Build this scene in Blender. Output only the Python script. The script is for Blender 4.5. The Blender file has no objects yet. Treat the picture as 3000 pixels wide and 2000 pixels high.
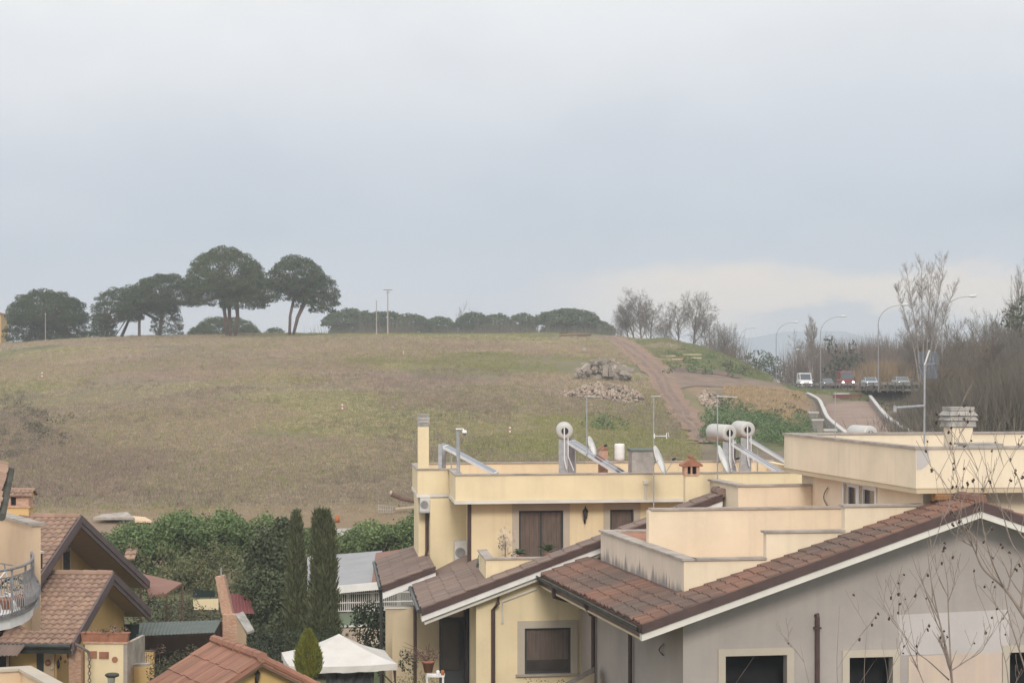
HAZE=.0004; SUNE=1.5; EXPO=0.34
SKY=[(.53,.565,.605),(.51,.55,.60),(.455,.505,.57),(.525,.56,.615),(.645,.66,.685),(.735,.74,.745),(.93,.935,.94),(1.38,1.36,1.33)]
WARM=(.655,.61,.56); BANKC=(.44,.49,.54)
import bpy, math, random
import numpy as np
from mathutils import Vector, Matrix, noise as mnoise
random.seed(7); rng = np.random.default_rng(7)
S = bpy.context.scene; COL = S.collection
f = 6600.0; HY = 1060.0          # lens in photo pixels, eye level line; the eye is the origin
R = math.radians
# ------------------------------------------------------------------ frames
class Fr:
    def __init__(s, au, av=None):
        av = au if av is None else av
        s.u = (math.cos(R(au)), math.sin(R(au))); s.v = (-math.sin(R(av)), math.cos(R(av)))
        s.D = s.u[0]*s.v[1]-s.u[1]*s.v[0]
    def w(s, a, b, z): return Vector((a*s.u[0]+b*s.v[0], a*s.u[1]+b*s.v[1], z))
    def inv(s, X, Y): return ((X*s.v[1]-Y*s.v[0])/s.D, (Y*s.u[0]-X*s.u[1])/s.D)
    def at(s, px, py, Y):
        a, b = s.inv((px-1500)/f*Y, Y); return a, b, (HY-py)/f*Y
    def onb(s, px, py, b):
        a1, b1, z1 = s.at(px, py, 1); t = b/b1; return a1*t, b, z1*t
    def ona(s, px, py, a):
        a1, b1, z1 = s.at(px, py, 1); t = a/a1; return a, b1*t, z1*t
    def onz(s, px, py, z):
        a1, b1, z1 = s.at(px, py, 1); t = z/z1; return a1*t, b1*t, z
G = Fr(10); C = Fr(10, 4.7); L = Fr(-4.3); Q = Fr(25); W0 = Fr(0)
def at(px, py, Y): return Vector(((px-1500)/f*Y, Y, (HY-py)/f*Y))
# ------------------------------------------------------------------ materials
def mat(name, col, rough=.85, var=.12, scale=3.0, col2=None, uvvar=0.0, bump=0.0, metal=0.0, spec=.3, emit=None, stretch=(1,1,1), mix2=.5, thr=None):
    m = bpy.data.materials.new(name); m.use_nodes = True
    nt = m.node_tree; n = nt.nodes; l = nt.links; p = n['Principled BSDF']
    p.inputs['Roughness'].default_value = rough; p.inputs['Metallic'].default_value = metal
    p.inputs['Specular IOR Level'].default_value = spec
    tc = n.new('ShaderNodeTexCoord'); mp = n.new('ShaderNodeMapping'); mp.inputs['Scale'].default_value = stretch
    l.new(tc.outputs['Object'], mp.inputs['Vector'])
    nz = n.new('ShaderNodeTexNoise'); nz.inputs['Scale'].default_value = scale; nz.inputs['Detail'].default_value = 6; nz.inputs['Roughness'].default_value = .62
    l.new(mp.outputs['Vector'], nz.inputs['Vector'])
    mx = n.new('ShaderNodeMix'); mx.data_type = 'RGBA'
    c2 = col2 or tuple(max(0, c*(1-2*var)) for c in col)
    mx.inputs[6].default_value = (*col, 1); mx.inputs[7].default_value = (*c2, 1)
    rp = n.new('ShaderNodeMapRange')
    lo, hi = thr or (.35, .7)
    rp.inputs[1].default_value = lo; rp.inputs[2].default_value = hi
    l.new(nz.outputs['Fac'], rp.inputs[0]); l.new(rp.outputs[0], mx.inputs[0])
    out = mx.outputs[2]
    if uvvar:
        uv = n.new('ShaderNodeUVMap'); sx = n.new('ShaderNodeSeparateXYZ'); l.new(uv.outputs['UV'], sx.inputs[0])
        hs = n.new('ShaderNodeHueSaturation')
        mr = n.new('ShaderNodeMapRange'); mr.inputs[3].default_value = 1-uvvar; mr.inputs[4].default_value = 1+uvvar
        l.new(sx.outputs['X'], mr.inputs[0]); l.new(mr.outputs[0], hs.inputs['Value'])
        mh = n.new('ShaderNodeMapRange'); mh.inputs[3].default_value = .5-uvvar*.035; mh.inputs[4].default_value = .5+uvvar*.05
        l.new(sx.outputs['Y'], mh.inputs[0]); l.new(mh.outputs[0], hs.inputs['Hue'])
        l.new(out, hs.inputs['Color']); out = hs.outputs['Color']
    l.new(out, p.inputs['Base Color'])
    if bump:
        bz = n.new('ShaderNodeTexNoise'); bz.inputs['Scale'].default_value = scale*6; bz.inputs['Detail'].default_value = 4
        l.new(tc.outputs['Object'], bz.inputs['Vector'])
        bp = n.new('ShaderNodeBump'); bp.inputs['Strength'].default_value = bump; bp.inputs['Distance'].default_value = .02
        l.new(bz.outputs['Fac'], bp.inputs['Height']); l.new(bp.outputs['Normal'], p.inputs['Normal'])
    if emit:
        p.inputs['Emission Color'].default_value = (*emit[0], 1); p.inputs['Emission Strength'].default_value = emit[1]
    return m
def plaster(name, col, dirt=(.32,.29,.24), amount=.35, streak=True):
    """painted render: cloudy tone, rain streaks running down, grime with its own shapes"""
    m = bpy.data.materials.new(name); m.use_nodes = True
    nt = m.node_tree; n = nt.nodes; l = nt.links; p = n['Principled BSDF']
    p.inputs['Roughness'].default_value = .92; p.inputs['Specular IOR Level'].default_value = .15
    tc = n.new('ShaderNodeTexCoord')
    def nz(scale, st=(1,1,1), det=5):
        mp = n.new('ShaderNodeMapping'); mp.inputs['Scale'].default_value = st; l.new(tc.outputs['Object'], mp.inputs['Vector'])
        z = n.new('ShaderNodeTexNoise'); z.inputs['Scale'].default_value = scale; z.inputs['Detail'].default_value = det; l.new(mp.outputs['Vector'], z.inputs['Vector']); return z.outputs['Fac']
    def rng_(src, a, b, c, d):
        r = n.new('ShaderNodeMapRange'); r.inputs[1].default_value=a; r.inputs[2].default_value=b; r.inputs[3].default_value=c; r.inputs[4].default_value=d; l.new(src, r.inputs[0]); return r.outputs[0]
    def mix(a, b, fac):
        x = n.new('ShaderNodeMix'); x.data_type='RGBA'
        for s_, v in ((6,a),(7,b)):
            if isinstance(v, tuple): x.inputs[s_].default_value=(*v,1)
            else: l.new(v, x.inputs[s_])
        l.new(fac, x.inputs[0]); return x.outputs[2]
    c = mix(col, tuple(x*.86 for x in col), rng_(nz(.9), .35, .7, 0, 1))
    if streak:
        c = mix(c, dirt, rng_(nz(5.0, (1,1,.06), 3), .52, .78, 0, amount))
    c = mix(c, tuple(x*1.05 for x in col), rng_(nz(14), .5, .8, 0, .35))
    l.new(c, p.inputs['Base Color'])
    bp = n.new('ShaderNodeBump'); bp.inputs['Strength'].default_value=.25; bp.inputs['Distance'].default_value=.01
    l.new(nz(60), bp.inputs['Height']); l.new(bp.outputs['Normal'], p.inputs['Normal'])
    return m
M = {}
M['yellow']   = plaster('yellow_render', (.76,.635,.42), (.55,.45,.31), .36)
M['cream']    = plaster('cream_render', (.77,.65,.485), (.56,.47,.37), .36)
M['apricot']  = plaster('apricot_render', (.68,.51,.35), (.52,.40,.28), .25)
M['ochre']    = plaster('ochre_render', (.66,.45,.20), (.48,.34,.18), .3)
M['tan']      = plaster('tan_render', (.55,.45,.31), (.42,.35,.26), .3)
M['greyren']  = plaster('grey_render', (.385,.345,.322), (.30,.275,.26), .45)
M['patch']    = plaster('pale_primer', (.51,.475,.46), (.45,.42,.40), .3)
M['patch2']   = plaster('pink_primer', (.56,.45,.38), (.62,.52,.34), .5)
M['travertine']= plaster('travertine', (.48,.425,.35), (.40,.35,.30), .4, True)
M['capstone'] = mat('capstone', (.42,.37,.32), .9, .2, 2.2, (.24,.21,.19), bump=.3)
M['concrete'] = mat('concrete', (.40,.38,.35), .9, .2, 2.5, (.22,.21,.20), bump=.3)
M['white']    = mat('white_paint', (.78,.77,.75), .6, .06, 2.0, (.66,.65,.63))
M['offwhite'] = mat('offwhite_soffit', (.66,.63,.57), .8, .08, 1.5, (.56,.53,.48))
M['canvas']   = mat('white_canvas', (.62,.60,.57), .9, .06, 1.2, (.52,.49,.46))
M['brown']    = mat('brown_metal', (.085,.052,.047), .5, .15, 3.0, metal=.0)
M['purplebrown']= mat('brown_fascia', (.135,.10,.098), .75, .12, 2.0)
M['woodbrown']= mat('brown_soffit_board', (.46,.345,.265), .8, .12, 3.0, stretch=(1,6,1))
M['darkmetal']= mat('dark_green_gutter', (.05,.055,.05), .4, .2, 3.0)
M['frame']    = mat('dark_window_frame', (.045,.052,.055), .45, .1, 3.0)
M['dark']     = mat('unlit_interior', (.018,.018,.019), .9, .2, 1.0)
M['glass']    = mat('window_glass', (.035,.033,.032), .08, .3, .8, (.07,.055,.048), spec=.6)
M['curtain']  = mat('lace_curtain', (.16,.12,.10), .9, .3, 2.0, (.10,.08,.07), stretch=(9,9,1))
M['galv']     = mat('galvanised_steel', (.42,.43,.45), .45, .15, 5.0, metal=.35)
M['alu']      = mat('aluminium', (.62,.62,.63), .4, .08, 4.0, metal=.3)
M['tank']     = mat('boiler_shell', (.50,.49,.47), .4, .1, 3.0, (.45,.43,.40), metal=.1)
M['black']    = mat('black_plastic', (.022,.022,.024), .5, .1, 3.0)
M['panel']    = mat('solar_collector', (.05,.06,.09), .15, .1, 2.0, spec=.7)
M['brick']    = mat('red_brick', (.42,.21,.13), .9, .25, 9.0, (.55,.42,.33), bump=.4, stretch=(1,1,3.4))
M['terra']    = mat('terracotta', (.37,.17,.105), .85, .2, 4.0)
M['terraroof']= mat('terracotta_tile', (.31,.15,.10), .85, .25, 2.0, (.24,.125,.09), uvvar=.14)
M['oldtile']  = mat('weathered_tile', (.195,.104,.075), .9, .2, .5, (.118,.086,.072), uvvar=.18, thr=(.40,.62))
M['sandytile'] = mat('sandy_tile', (.315,.205,.15), .9, .2, .8, (.25,.165,.125), uvvar=.16)
M['browntile']= mat('brown_tile', (.22,.155,.125), .92, .2, .8, (.16,.12,.105), uvvar=.10, bump=.3)
M['tiledeck'] = mat('roof_channel', (.13,.07,.05), .95, .2, 1.0, (.09,.055,.045))
M['moss']     = mat('mossy_gutter', (.05,.05,.04), .9, .3, 2.0, (.10,.10,.08))
M['asphalt']  = mat('asphalt', (.06,.06,.062), .9, .2, .5, (.09,.085,.08))
M['earth']    = mat('bare_earth', (.205,.128,.09), .95, .2, .5, (.27,.18,.13), bump=.5, thr=(.3,.65))
M['rut']      = mat('rut_earth', (.165,.115,.09), .95, .2, .35, (.23,.165,.13), bump=.4)
M['ramp']     = mat('graded_earth', (.23,.16,.125), .95, .2, .25, (.29,.21,.17), bump=.4)
M['darkbrown']= mat('dark_brown', (.11,.075,.06), .95, .2, .4, (.19,.13,.10), bump=.4)  # stands in for shadow on the scarp sheet; also colours the shed boards
M['rubble']   = mat('broken_masonry', (.36,.315,.27), .95, .2, 3.0, (.26,.215,.175), uvvar=.35)
M['rubble2']  = mat('broken_brick', (.345,.255,.195), .95, .2, 3.0, (.32,.28,.24), uvvar=.38)
M['plank']    = mat('pale_plank', (.56,.45,.30), .9, .15, 4.0, (.40,.36,.30), uvvar=.25)
M['oldwood']  = mat('weathered_wood', (.16,.10,.075), .9, .2, 3.0, uvvar=.3)
M['wallcap']  = mat('white_coping', (.55,.53,.50), .7, .08, .6, (.45,.43,.41))
M['cement']   = mat('cement_wall', (.30,.28,.26), .95, .2, .7, (.20,.18,.17))
M['pole']     = mat('pole_concrete', (.42,.38,.34), .85, .1, 1.0)
M['lampsteel']= mat('lamp_steel', (.30,.30,.30), .5, .1, 1.0, metal=.2)
M['lamphead'] = mat('lamp_head', (.58,.59,.61), .4, .05, 1.0)
M['pinebark'] = mat('pine_bark', (.17,.115,.085), .95, .25, 1.2, (.10,.075,.065))
M['barkgrey'] = mat('bare_bark', (.155,.135,.11), .95, .2, 1.0, (.10,.088,.073))
M['barkpale'] = mat('pale_bark', (.30,.265,.235), .95, .2, 2.0, (.18,.15,.13))
M['twig']     = mat('brown_twigs', (.135,.115,.085), .95, .2, .2, (.095,.085,.065), uvvar=.25)
M['twigred']  = mat('reddish_twigs', (.150,.112,.085), .95, .2, .2, (.105,.085,.068), uvvar=.25)
M['twigorange']= mat('willow_twigs', (.25,.175,.095), .95, .2, .2, (.18,.13,.09), uvvar=.25)
M['planebark']= mat('plane_twig', (.27,.22,.18), .9, .2, 4.0, (.17,.13,.11))
M['seed']     = mat('seed_ball', (.075,.048,.036), .95, .3, 20.0)
def leafmat(name, col, col2, var=.3, sc=.6):
    return mat(name, col, .7, .2, sc, col2, uvvar=var, spec=.2)
M['pine']     = leafmat('pine_needles', (.060,.082,.034), (.080,.102,.042), .28, .18)
M['pinedark'] = leafmat('dark_pine_needles', (.050,.069,.030), (.066,.086,.036), .24, .18)
M['hedge']    = leafmat('vine_leaves', (.112,.165,.062), (.15,.19,.078), .36, .35)
M['hedgedry'] = leafmat('dry_vine_leaves', (.15,.16,.075), (.20,.185,.10), .4, .5)
M['cypress']  = leafmat('cypress_needles', (.080,.096,.046), (.11,.115,.056), .42, .9)
M['laurel']   = leafmat('laurel_leaves', (.075,.096,.05), (.10,.118,.064), .45, .7)
M['bush']     = leafmat('bush_leaves', (.034,.048,.028), (.05,.062,.036), .42, .8)
M['thuja']    = leafmat('golden_thuja', (.20,.195,.035), (.12,.14,.03), .35, 2.5)
M['ivy']      = leafmat('ivy_leaves', (.026,.038,.020), (.042,.056,.028), .4, 1.2)
M['lime']     = leafmat('bright_green_leaves', (.105,.125,.03), (.07,.09,.028), .35, 2.0)
M['brush']    = leafmat('bank_brush', (.09,.145,.06), (.12,.165,.07), .4, .12)
M['olive']    = leafmat('olive_brush', (.075,.075,.045), (.10,.09,.055), .4, .3)
M['darkbrush']= leafmat('dark_brush', (.165,.135,.105), (.19,.155,.12), .22, .1)
M['drygrass'] = leafmat('dry_weeds', (.345,.262,.203), (.295,.22,.168), .14, .05)
M['strawgrass']= leafmat('straw_grass', (.42,.345,.205), (.36,.295,.165), .14, .05)
M['greengrass']= leafmat('green_grass', (.19,.20,.07), (.25,.235,.095), .18, .05)
M['dryshrub'] = leafmat('dry_flowerheads', (.20,.13,.10), (.12,.10,.07), .4, 2.0)
M['palestalk']= leafmat('pale_dry_stalks', (.52,.45,.40), (.42,.36,.31), .25, 2.0)
M['bankgrass']= leafmat('bank_grass', (.37,.275,.165), (.29,.22,.13), .3, .3)
M['moundgrass']= leafmat('mound_grass', (.13,.165,.07), (.20,.20,.095), .3, .12)
M['mauveweed']= leafmat('mauve_weeds', (.25,.185,.15), (.21,.155,.125), .18, .1)
M['bench']    = mat('bench_earth', (.15,.105,.08), .95, .2, .6, (.235,.17,.125), bump=.5, thr=(.35,.62))
M['lowweeds'] = leafmat('low_slope_weeds', (.235,.188,.148), (.20,.158,.125), .16, .05)
M['lowstraw'] = leafmat('low_slope_straw', (.29,.245,.155), (.25,.21,.13), .16, .05)
M['scrubdark']= leafmat('slope_scrub', (.115,.105,.078), (.14,.12,.092), .3, .2)
M['palmleaf'] = leafmat('palm_leaf', (.04,.075,.03), (.06,.09,.04), .35, 2.0)
M['tarp']     = mat('grey_tarp', (.10,.105,.11), .6, .3, 3.0, (.05,.052,.055))
M['greentarp']= mat('green_shade_cloth', (.018,.035,.032), .9, .2, 2.0)
M['greenpvc'] = mat('green_corrugated_sheet', (.085,.11,.095), .7, .15, 1.5, (.12,.14,.125))
M['greyroof'] = mat('grey_membrane', (.30,.30,.305), .8, .1, 1.0, (.25,.25,.255))
M['redroof']  = mat('red_membrane', (.24,.125,.095), .85, .1, 1.0)
M['maroon']   = mat('maroon_sheet', (.20,.065,.065), .7, .15, 1.5)
M['greenpaint']= mat('green_paint', (.22,.27,.20), .8, .1, 1.0)
M['rust']     = mat('rusted_iron', (.105,.075,.06), .8, .25, 6.0, (.17,.16,.15))
M['greymetal']= mat('grey_wrought_iron', (.26,.25,.25), .6, .2, 6.0)
M['redcar']   = mat('red_carpaint', (.20,.035,.03), .35, .05, 1.0)
M['whitecar'] = mat('white_carpaint', (.72,.72,.72), .35, .04, 1.0)
M['silvercar']= mat('silver_carpaint', (.36,.41,.45), .35, .04, 1.0, metal=.2)
M['darkcar']  = mat('dark_carpaint', (.09,.105,.11), .35, .05, 1.0)
M['greycar']  = mat('grey_carpaint', (.24,.25,.23), .4, .05, 1.0)
M['carglass'] = mat('car_glass', (.05,.065,.075), .1, .1, 1.0, spec=.7)
M['tyre']     = mat('tyre_rubber', (.02,.02,.02), .9, .1, 3.0)
M['headlamp'] = mat('lit_headlamp', (.9,.9,.85), .3, .02, 1.0, emit=((1,.97,.9), 14.0))
M['blue']     = mat('blue_antenna', (.20,.25,.32), .5, .1, 4.0)
M['orange']   = mat('orange_plastic', (.42,.13,.045), .6, .1, 4.0)
M['redwhite'] = mat('marker_red', (.50,.10,.07), .6, .1, 4.0)
M['mountain'] = mat('hazed_wooded_hills', (.20,.255,.31), .95, .2, .004, (.23,.28,.32))  # pale blue distance haze is mixed into the hill colour
M['plumbing'] = mat('white_pipe', (.72,.72,.71), .5, .05, 3.0)
M['cap_orange']= mat('orange_tile', (.46,.24,.10), .9, .2, 3.0)  # brighter orange than the other tile colours
# ------------------------------------------------------------------ mesh builder
OFF = {}
def off(o): return OFF.get(o.name, Vector((0,0,0))) if o else Vector((0,0,0))
def tag(o, label=None, cat=None, group=None, kind=None):
    for k, v in (('label',label),('category',cat),('group',group),('kind',kind)):
        if v: o[k] = v
    return o
def empty(name, loc, label, cat, group=None):
    o = bpy.data.objects.new(name, None); COL.objects.link(o); o.location = loc; o.empty_display_size = .3
    OFF[o.name] = Vector(loc); return tag(o, label, cat, group)
class MB:
    def __init__(s, F=None): s.v=[]; s.f=[]; s.uv=[]; s.F=F
    def P(s, p):
        return s.F.w(*p) if s.F else Vector(p)
    def face(s, pts, r=None, raw=False):
        i = len(s.v)
        s.v += [Vector(p) if raw else s.P(p) for p in pts]
        s.f.append(tuple(range(i, i+len(pts))))
        s.uv.append(r or (random.random(), random.random()))
    def mesh(s, pts, faces, r=None, raw=False):
        i = len(s.v); s.v += [Vector(p) if raw else s.P(p) for p in pts]
        r = r or (random.random(), random.random())
        for fc in faces: s.f.append(tuple(i+k for k in fc)); s.uv.append(r)
    def hexa(s, p, r=None, raw=False):   # 8 points: bottom 4 ccw, top 4 ccw
        s.mesh(p, [(3,2,1,0),(4,5,6,7),(0,1,5,4),(1,2,6,5),(2,3,7,6),(3,0,4,7)], r, raw)
    def box(s, a0,a1,b0,b1,z0,z1, r=None):
        s.hexa([(a0,b0,z0),(a1,b0,z0),(a1,b1,z0),(a0,b1,z0),(a0,b0,z1),(a1,b0,z1),(a1,b1,z1),(a0,b1,z1)], r)
    def prism(s, poly, d, r=None, raw=False):   # polygon (3D pts) swept by d
        n=len(poly); d=Vector(d); P=[Vector(p) if raw else s.P(p) for p in poly]
        if s.F and not raw: d = s.F.w(*d)
        s.mesh(P+[p+d for p in P], [tuple(range(n))[::-1], tuple(range(n,2*n))]+[(i,(i+1)%n,n+(i+1)%n,n+i) for i in range(n)], r, True)
    def tube(s, pts, rad, n=6, raw=False, r=None, cap=True):
        P=[Vector(p) if raw else s.P(p) for p in pts]
        if not hasattr(rad,'__len__'): rad=[rad]*len(P)
        i0=len(s.v); r = r or (random.random(), random.random())
        for k,p in enumerate(P):
            t=(P[min(k+1,len(P)-1)]-P[max(k-1,0)])
            if t.length<1e-9: t=Vector((0,0,1))
            t.normalize(); h=Vector((0,0,1)) if abs(t.z)<.9 else Vector((1,0,0))
            x=t.cross(h).normalized(); y=t.cross(x)
            for j in range(n):
                an=2*math.pi*j/n; s.v.append(p+(x*math.cos(an)+y*math.sin(an))*rad[k])
        for k in range(len(P)-1):
            for j in range(n):
                a=i0+k*n+j; b=i0+k*n+(j+1)%n; s.f.append((a,b,b+n,a+n)); s.uv.append(r)
        if cap:
            s.f.append(tuple(i0+j for j in range(n))[::-1]); s.uv.append(r)
            s.f.append(tuple(i0+(len(P)-1)*n+j for j in range(n))); s.uv.append(r)
    def lathe(s, c, axis, prof, n=20, raw=False, r=None):   # profile: (distance along axis, radius)
        c=Vector(c) if raw else s.P(c); t=Vector(axis).normalized()
        s.tube_prof(c,t,prof,n,r)
    def tube_prof(s,c,t,prof,n,r=None):
        h=Vector((0,0,1)) if abs(t.z)<.9 else Vector((1,0,0)); x=t.cross(h).normalized(); y=t.cross(x)
        i0=len(s.v); r = r or (random.random(), random.random())
        for d,rd in prof:
            for j in range(n):
                an=2*math.pi*j/n; s.v.append(c+t*d+(x*math.cos(an)+y*math.sin(an))*max(rd,1e-4))
        for k in range(len(prof)-1):
            for j in range(n):
                a=i0+k*n+j; b=i0+k*n+(j+1)%n; s.f.append((a,b,b+n,a+n)); s.uv.append(r)
    def blob(s, c, rad, seed=0, n=8, jag=.3, raw=True, r=None):
        c=Vector(c); P=[]; F=[]
        for i in range(n//2+1):
            th=math.pi*i/(n//2)
            for j in range(n):
                ph=2*math.pi*j/n; d=Vector((math.sin(th)*math.cos(ph),math.sin(th)*math.sin(ph),math.cos(th)))
                k=1+jag*mnoise.noise(d*1.7+Vector((seed*3.1,seed*1.7,seed)))
                P.append(c+Vector((d.x*rad[0],d.y*rad[1],d.z*rad[2]))*k)
        for i in range(n//2):
            for j in range(n): F.append((i*n+j,i*n+(j+1)%n,(i+1)*n+(j+1)%n,(i+1)*n+j))
        s.mesh(P,F,r,True)
    def build(s, name, m, parent=None, smooth=False, label=None):
        if len(s.v)==0: return None
        o_ = off(parent)
        me=bpy.data.meshes.new(name); me.from_pydata([tuple(v-o_) for v in s.v],[],s.f)
        uv=me.uv_layers.new(name='UVMap'); arr=np.empty((len(me.loops),2),np.float32)
        k=0
        for fc,r in zip(s.f,s.uv):
            arr[k:k+len(fc)]=r; k+=len(fc)
        uv.data.foreach_set('uv',arr.ravel())
        me.materials.append(m if not isinstance(m,str) else M[m])
        if smooth: me.polygons.foreach_set('use_smooth',[True]*len(me.polygons))
        me.validate()
        o=bpy.data.objects.new(name,me); COL.objects.link(o)
        if parent: o.parent=parent; OFF[o.name]=o_
        else: OFF[o.name]=Vector((0,0,0))
        if label: o['label']=label
        return o
def npmesh(name, V, k, m, parent=None, uv=None):
    """V: (nfaces*k,3) array of loose k-gons; uv: (nfaces,2)"""
    V=np.asarray(V,np.float32).reshape(-1,3)
    if parent: V=V-np.array(off(parent),np.float32)
    n=len(V)//k
    me=bpy.data.meshes.new(name); me.vertices.add(len(V)); me.vertices.foreach_set('co',V.ravel())
    me.loops.add(len(V)); me.loops.foreach_set('vertex_index',np.arange(len(V),dtype=np.int32))
    me.polygons.add(n); me.polygons.foreach_set('loop_start',np.arange(0,len(V),k,dtype=np.int32)); me.polygons.foreach_set('loop_total',np.full(n,k,np.int32))
    if uv is None: uv=rng.random((n,2))
    l=me.uv_layers.new(name='UVMap'); l.data.foreach_set('uv',np.repeat(uv,k,axis=0).astype(np.float32).ravel())
    me.update(calc_edges=True)
    me.materials.append(m if not isinstance(m,str) else M[m])
    o=bpy.data.objects.new(name,me); COL.objects.link(o)
    if parent: o.parent=parent
    OFF[o.name]=off(parent)
    return o
def copy_tree(o, parent=None, loc=None, rz=None, sc=None, label=None, group=None):
    c=o.copy(); COL.objects.link(c)
    if parent: c.parent=parent
    if loc is not None: c.location=loc; OFF[c.name]=Vector(loc)
    if rz is not None: c.rotation_euler=(0,0,rz)
    if sc is not None: c.scale=sc if hasattr(sc,'__len__') else (sc,sc,sc)
    if label: c['label']=label
    if group: c['group']=group
    for ch in [x for x in o.children]: copy_tree(ch,c)
    return c
def struct(o): o['kind']='structure'; return o
# ------------------------------------------------------------------ leaves
def quads(P, size, up=.0, asp=.6, N=None, spread=1.0):
    """random leaf quads at points P (n,3); size scalar or array; N optional preferred normals"""
    n=len(P); d=rng.normal(size=(n,3))
    if N is not None: d=N*1.0+d*spread*.6
    d/= np.linalg.norm(d,axis=1,keepdims=True)+1e-9
    h=rng.normal(size=(n,3)); h[:,2]+=up*2
    x=np.cross(d,h); x/=np.linalg.norm(x,axis=1,keepdims=True)+1e-9
    y=np.cross(d,x)
    s=(np.asarray(size)*rng.uniform(.6,1.3,n))[:,None]*.5
    a=x*s*asp; b=y*s
    return np.stack([P-b, P+a, P+b, P-a],1).reshape(-1,3)
def shell(c, rad, n, inner=.75, zlo=-1.0):
    """points on a lumpy ellipsoid shell; returns pts and outward normals"""
    d=rng.normal(size=(int(n*2.2),3)); d/=np.linalg.norm(d,axis=1,keepdims=True)
    d=d[d[:,2]>zlo][:n]
    r=rng.uniform(inner,1.03,len(d))[:,None]
    rad=np.asarray(rad)
    P=np.asarray(c)+d*rad*r
    N=d/rad; N/=np.linalg.norm(N,axis=1,keepdims=True)
    return P,N
def leafy(name, m, parent, lobes, per_m2, size, up=0, asp=.6, zlo=-1.0, inner=.75, spread=1.0):
    Ps=[];Ns=[];U=[]
    for c,r in lobes:
        ar=4*math.pi*((r[0]*r[1])**1.6/3+(r[0]*r[2])**1.6/3+(r[1]*r[2])**1.6/3)**(1/1.6)
        P,N=shell(c,r,max(6,int(ar*per_m2)),inner,zlo); Ps.append(P);Ns.append(N)
        t=rng.uniform(.25,.75); U.append(np.clip(np.stack([t+rng.normal(0,.18,len(P)),rng.random(len(P))],1),0,1))
    P=np.concatenate(Ps);N=np.concatenate(Ns)
    return npmesh(name, quads(P,size,up,asp,N,spread),4,m,parent,np.concatenate(U))
# ------------------------------------------------------------------ terrain
ROWS=np.concatenate([[2,10,25,50,80,100,108,113,116],np.arange(119,300,2.5),np.arange(300,450,4),[455,470,490,520,560,600,700,800,1000,1500,2200,3200]])
COLS=np.concatenate([np.arange(-1500,-60,60),np.arange(-60,1650,30),np.arange(1650,2720,12),np.arange(2730,3150,30),np.arange(3150,4501,90)])
base=[(118,-10.6),(122,-9.6),(130,-8.6),(145,-7.9),(160,-7.15),(200,-4.7),(250,-1.5),(300,1.4),(340,3.3),(380,4.65),(405,5.15),(430,5.0),(470,3.2),(520,.5),(600,-3.5),(800,-9),(1500,-13),(3200,-17)]
def leftcol(k): return [(Y,-8.6+(z+8.6)*k if 130<Y<700 else z) for Y,z in base]
tailR=[(360,-4.3),(420,-5),(520,-6),(600,-7),(800,-9),(1500,-13),(3200,-17)]
pre=[(118,-10.6),(124,-9.2),(132,-8.6)]
CT={-1500:leftcol(.78),0:leftcol(.868),280:leftcol(.95),540:leftcol(.982),960:leftcol(1),1600:leftcol(1),1750:leftcol(.985),1850:leftcol(.945),
1950:pre+[(160,-7.2),(200,-5.3),(250,-2.5),(275,-1.5),(300,.6),(330,2.7),(350,3.6),(370,3.7),(400,2.2),(440,0)]+tailR[2:],
2030:pre+[(160,-7.2),(200,-5.3),(240,-3.4),(255,-2.6),(277,-2.1),(300,.1),(328,2.2),(345,2.6),(372,1.2),(420,-3)]+tailR[2:],
2100:pre+[(160,-7.0),(200,-5.4),(240,-3.6),(255,-2.85),(277,-2.3),(300,-.3),(325,1.2),(342,1.4),(368,.2),(420,-4)]+tailR[2:],
2180:pre+[(160,-7.0),(200,-5.6),(240,-3.9),(257,-3.0),(278,-2.45),(300,-.9),(318,-.3),(336,-.5),(365,-2.5),(420,-4.6)]+tailR[2:],
2250:pre+[(160,-7.0),(200,-5.7),(240,-4.2),(258,-3.3),(278,-2.75),(296,-1.8),(311,-1.7),(332,-3.0)]+tailR,
2320:pre+[(160,-7.0),(200,-5.9),(240,-4.4),(258,-3.6),(276,-3.35),(292,-3.9)]+tailR,
2365:pre+[(160,-7.2),(200,-6.4),(235,-5.5),(255,-4.35),(266,-3.95),(280,-4.1),(300,-4.1)]+tailR,
2420:pre+[(150,-6.65),(165,-6.5),(190,-6.2),(215,-6.0),(240,-5.5),(262,-4.75),(270,-4.2),(285,-4.0),(300,-4.1)]+tailR,
2560:pre+[(150,-6.65),(165,-6.5),(190,-6.2),(215,-6.0),(240,-5.5),(262,-4.75),(270,-4.1),(280,-3.7),(300,-3.8)]+tailR,
2640:pre+[(165,-6.9),(190,-6.1),(215,-5.3),(240,-4.6),(262,-3.9),(280,-3.55),(300,-3.7)]+tailR,
2720:pre+[(150,-7.2),(170,-6.3),(200,-4.8),(225,-3.6),(250,-3.3),(280,-3.5),(300,-3.7)]+tailR,
3000:pre+[(150,-7.0),(170,-6.0),(200,-4.6),(225,-3.2),(250,-3.2),(280,-3.5),(300,-3.7)]+tailR}
CT[4500]=CT[3000]
cps=sorted(CT); Zc=np.array([np.interp(ROWS,[0,100,112]+[p[0] for p in CT[c]],[-11,-11,-11]+[p[1] for p in CT[c]]) for c in cps])
ZG=np.array([np.interp(COLS,cps,Zc[:,j]) for j in range(len(ROWS))])      # rows x cols
for _ in range(3):
    ZG[1:-1,1:-1]=(ZG[1:-1,1:-1]*2+ZG[:-2,1:-1]+ZG[2:,1:-1]+ZG[1:-1,:-2]+ZG[1:-1,2:])/6
XG=(COLS[None,:]-1500)/f*ROWS[:,None]; YG=np.repeat(ROWS[:,None],len(COLS),1)
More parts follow.
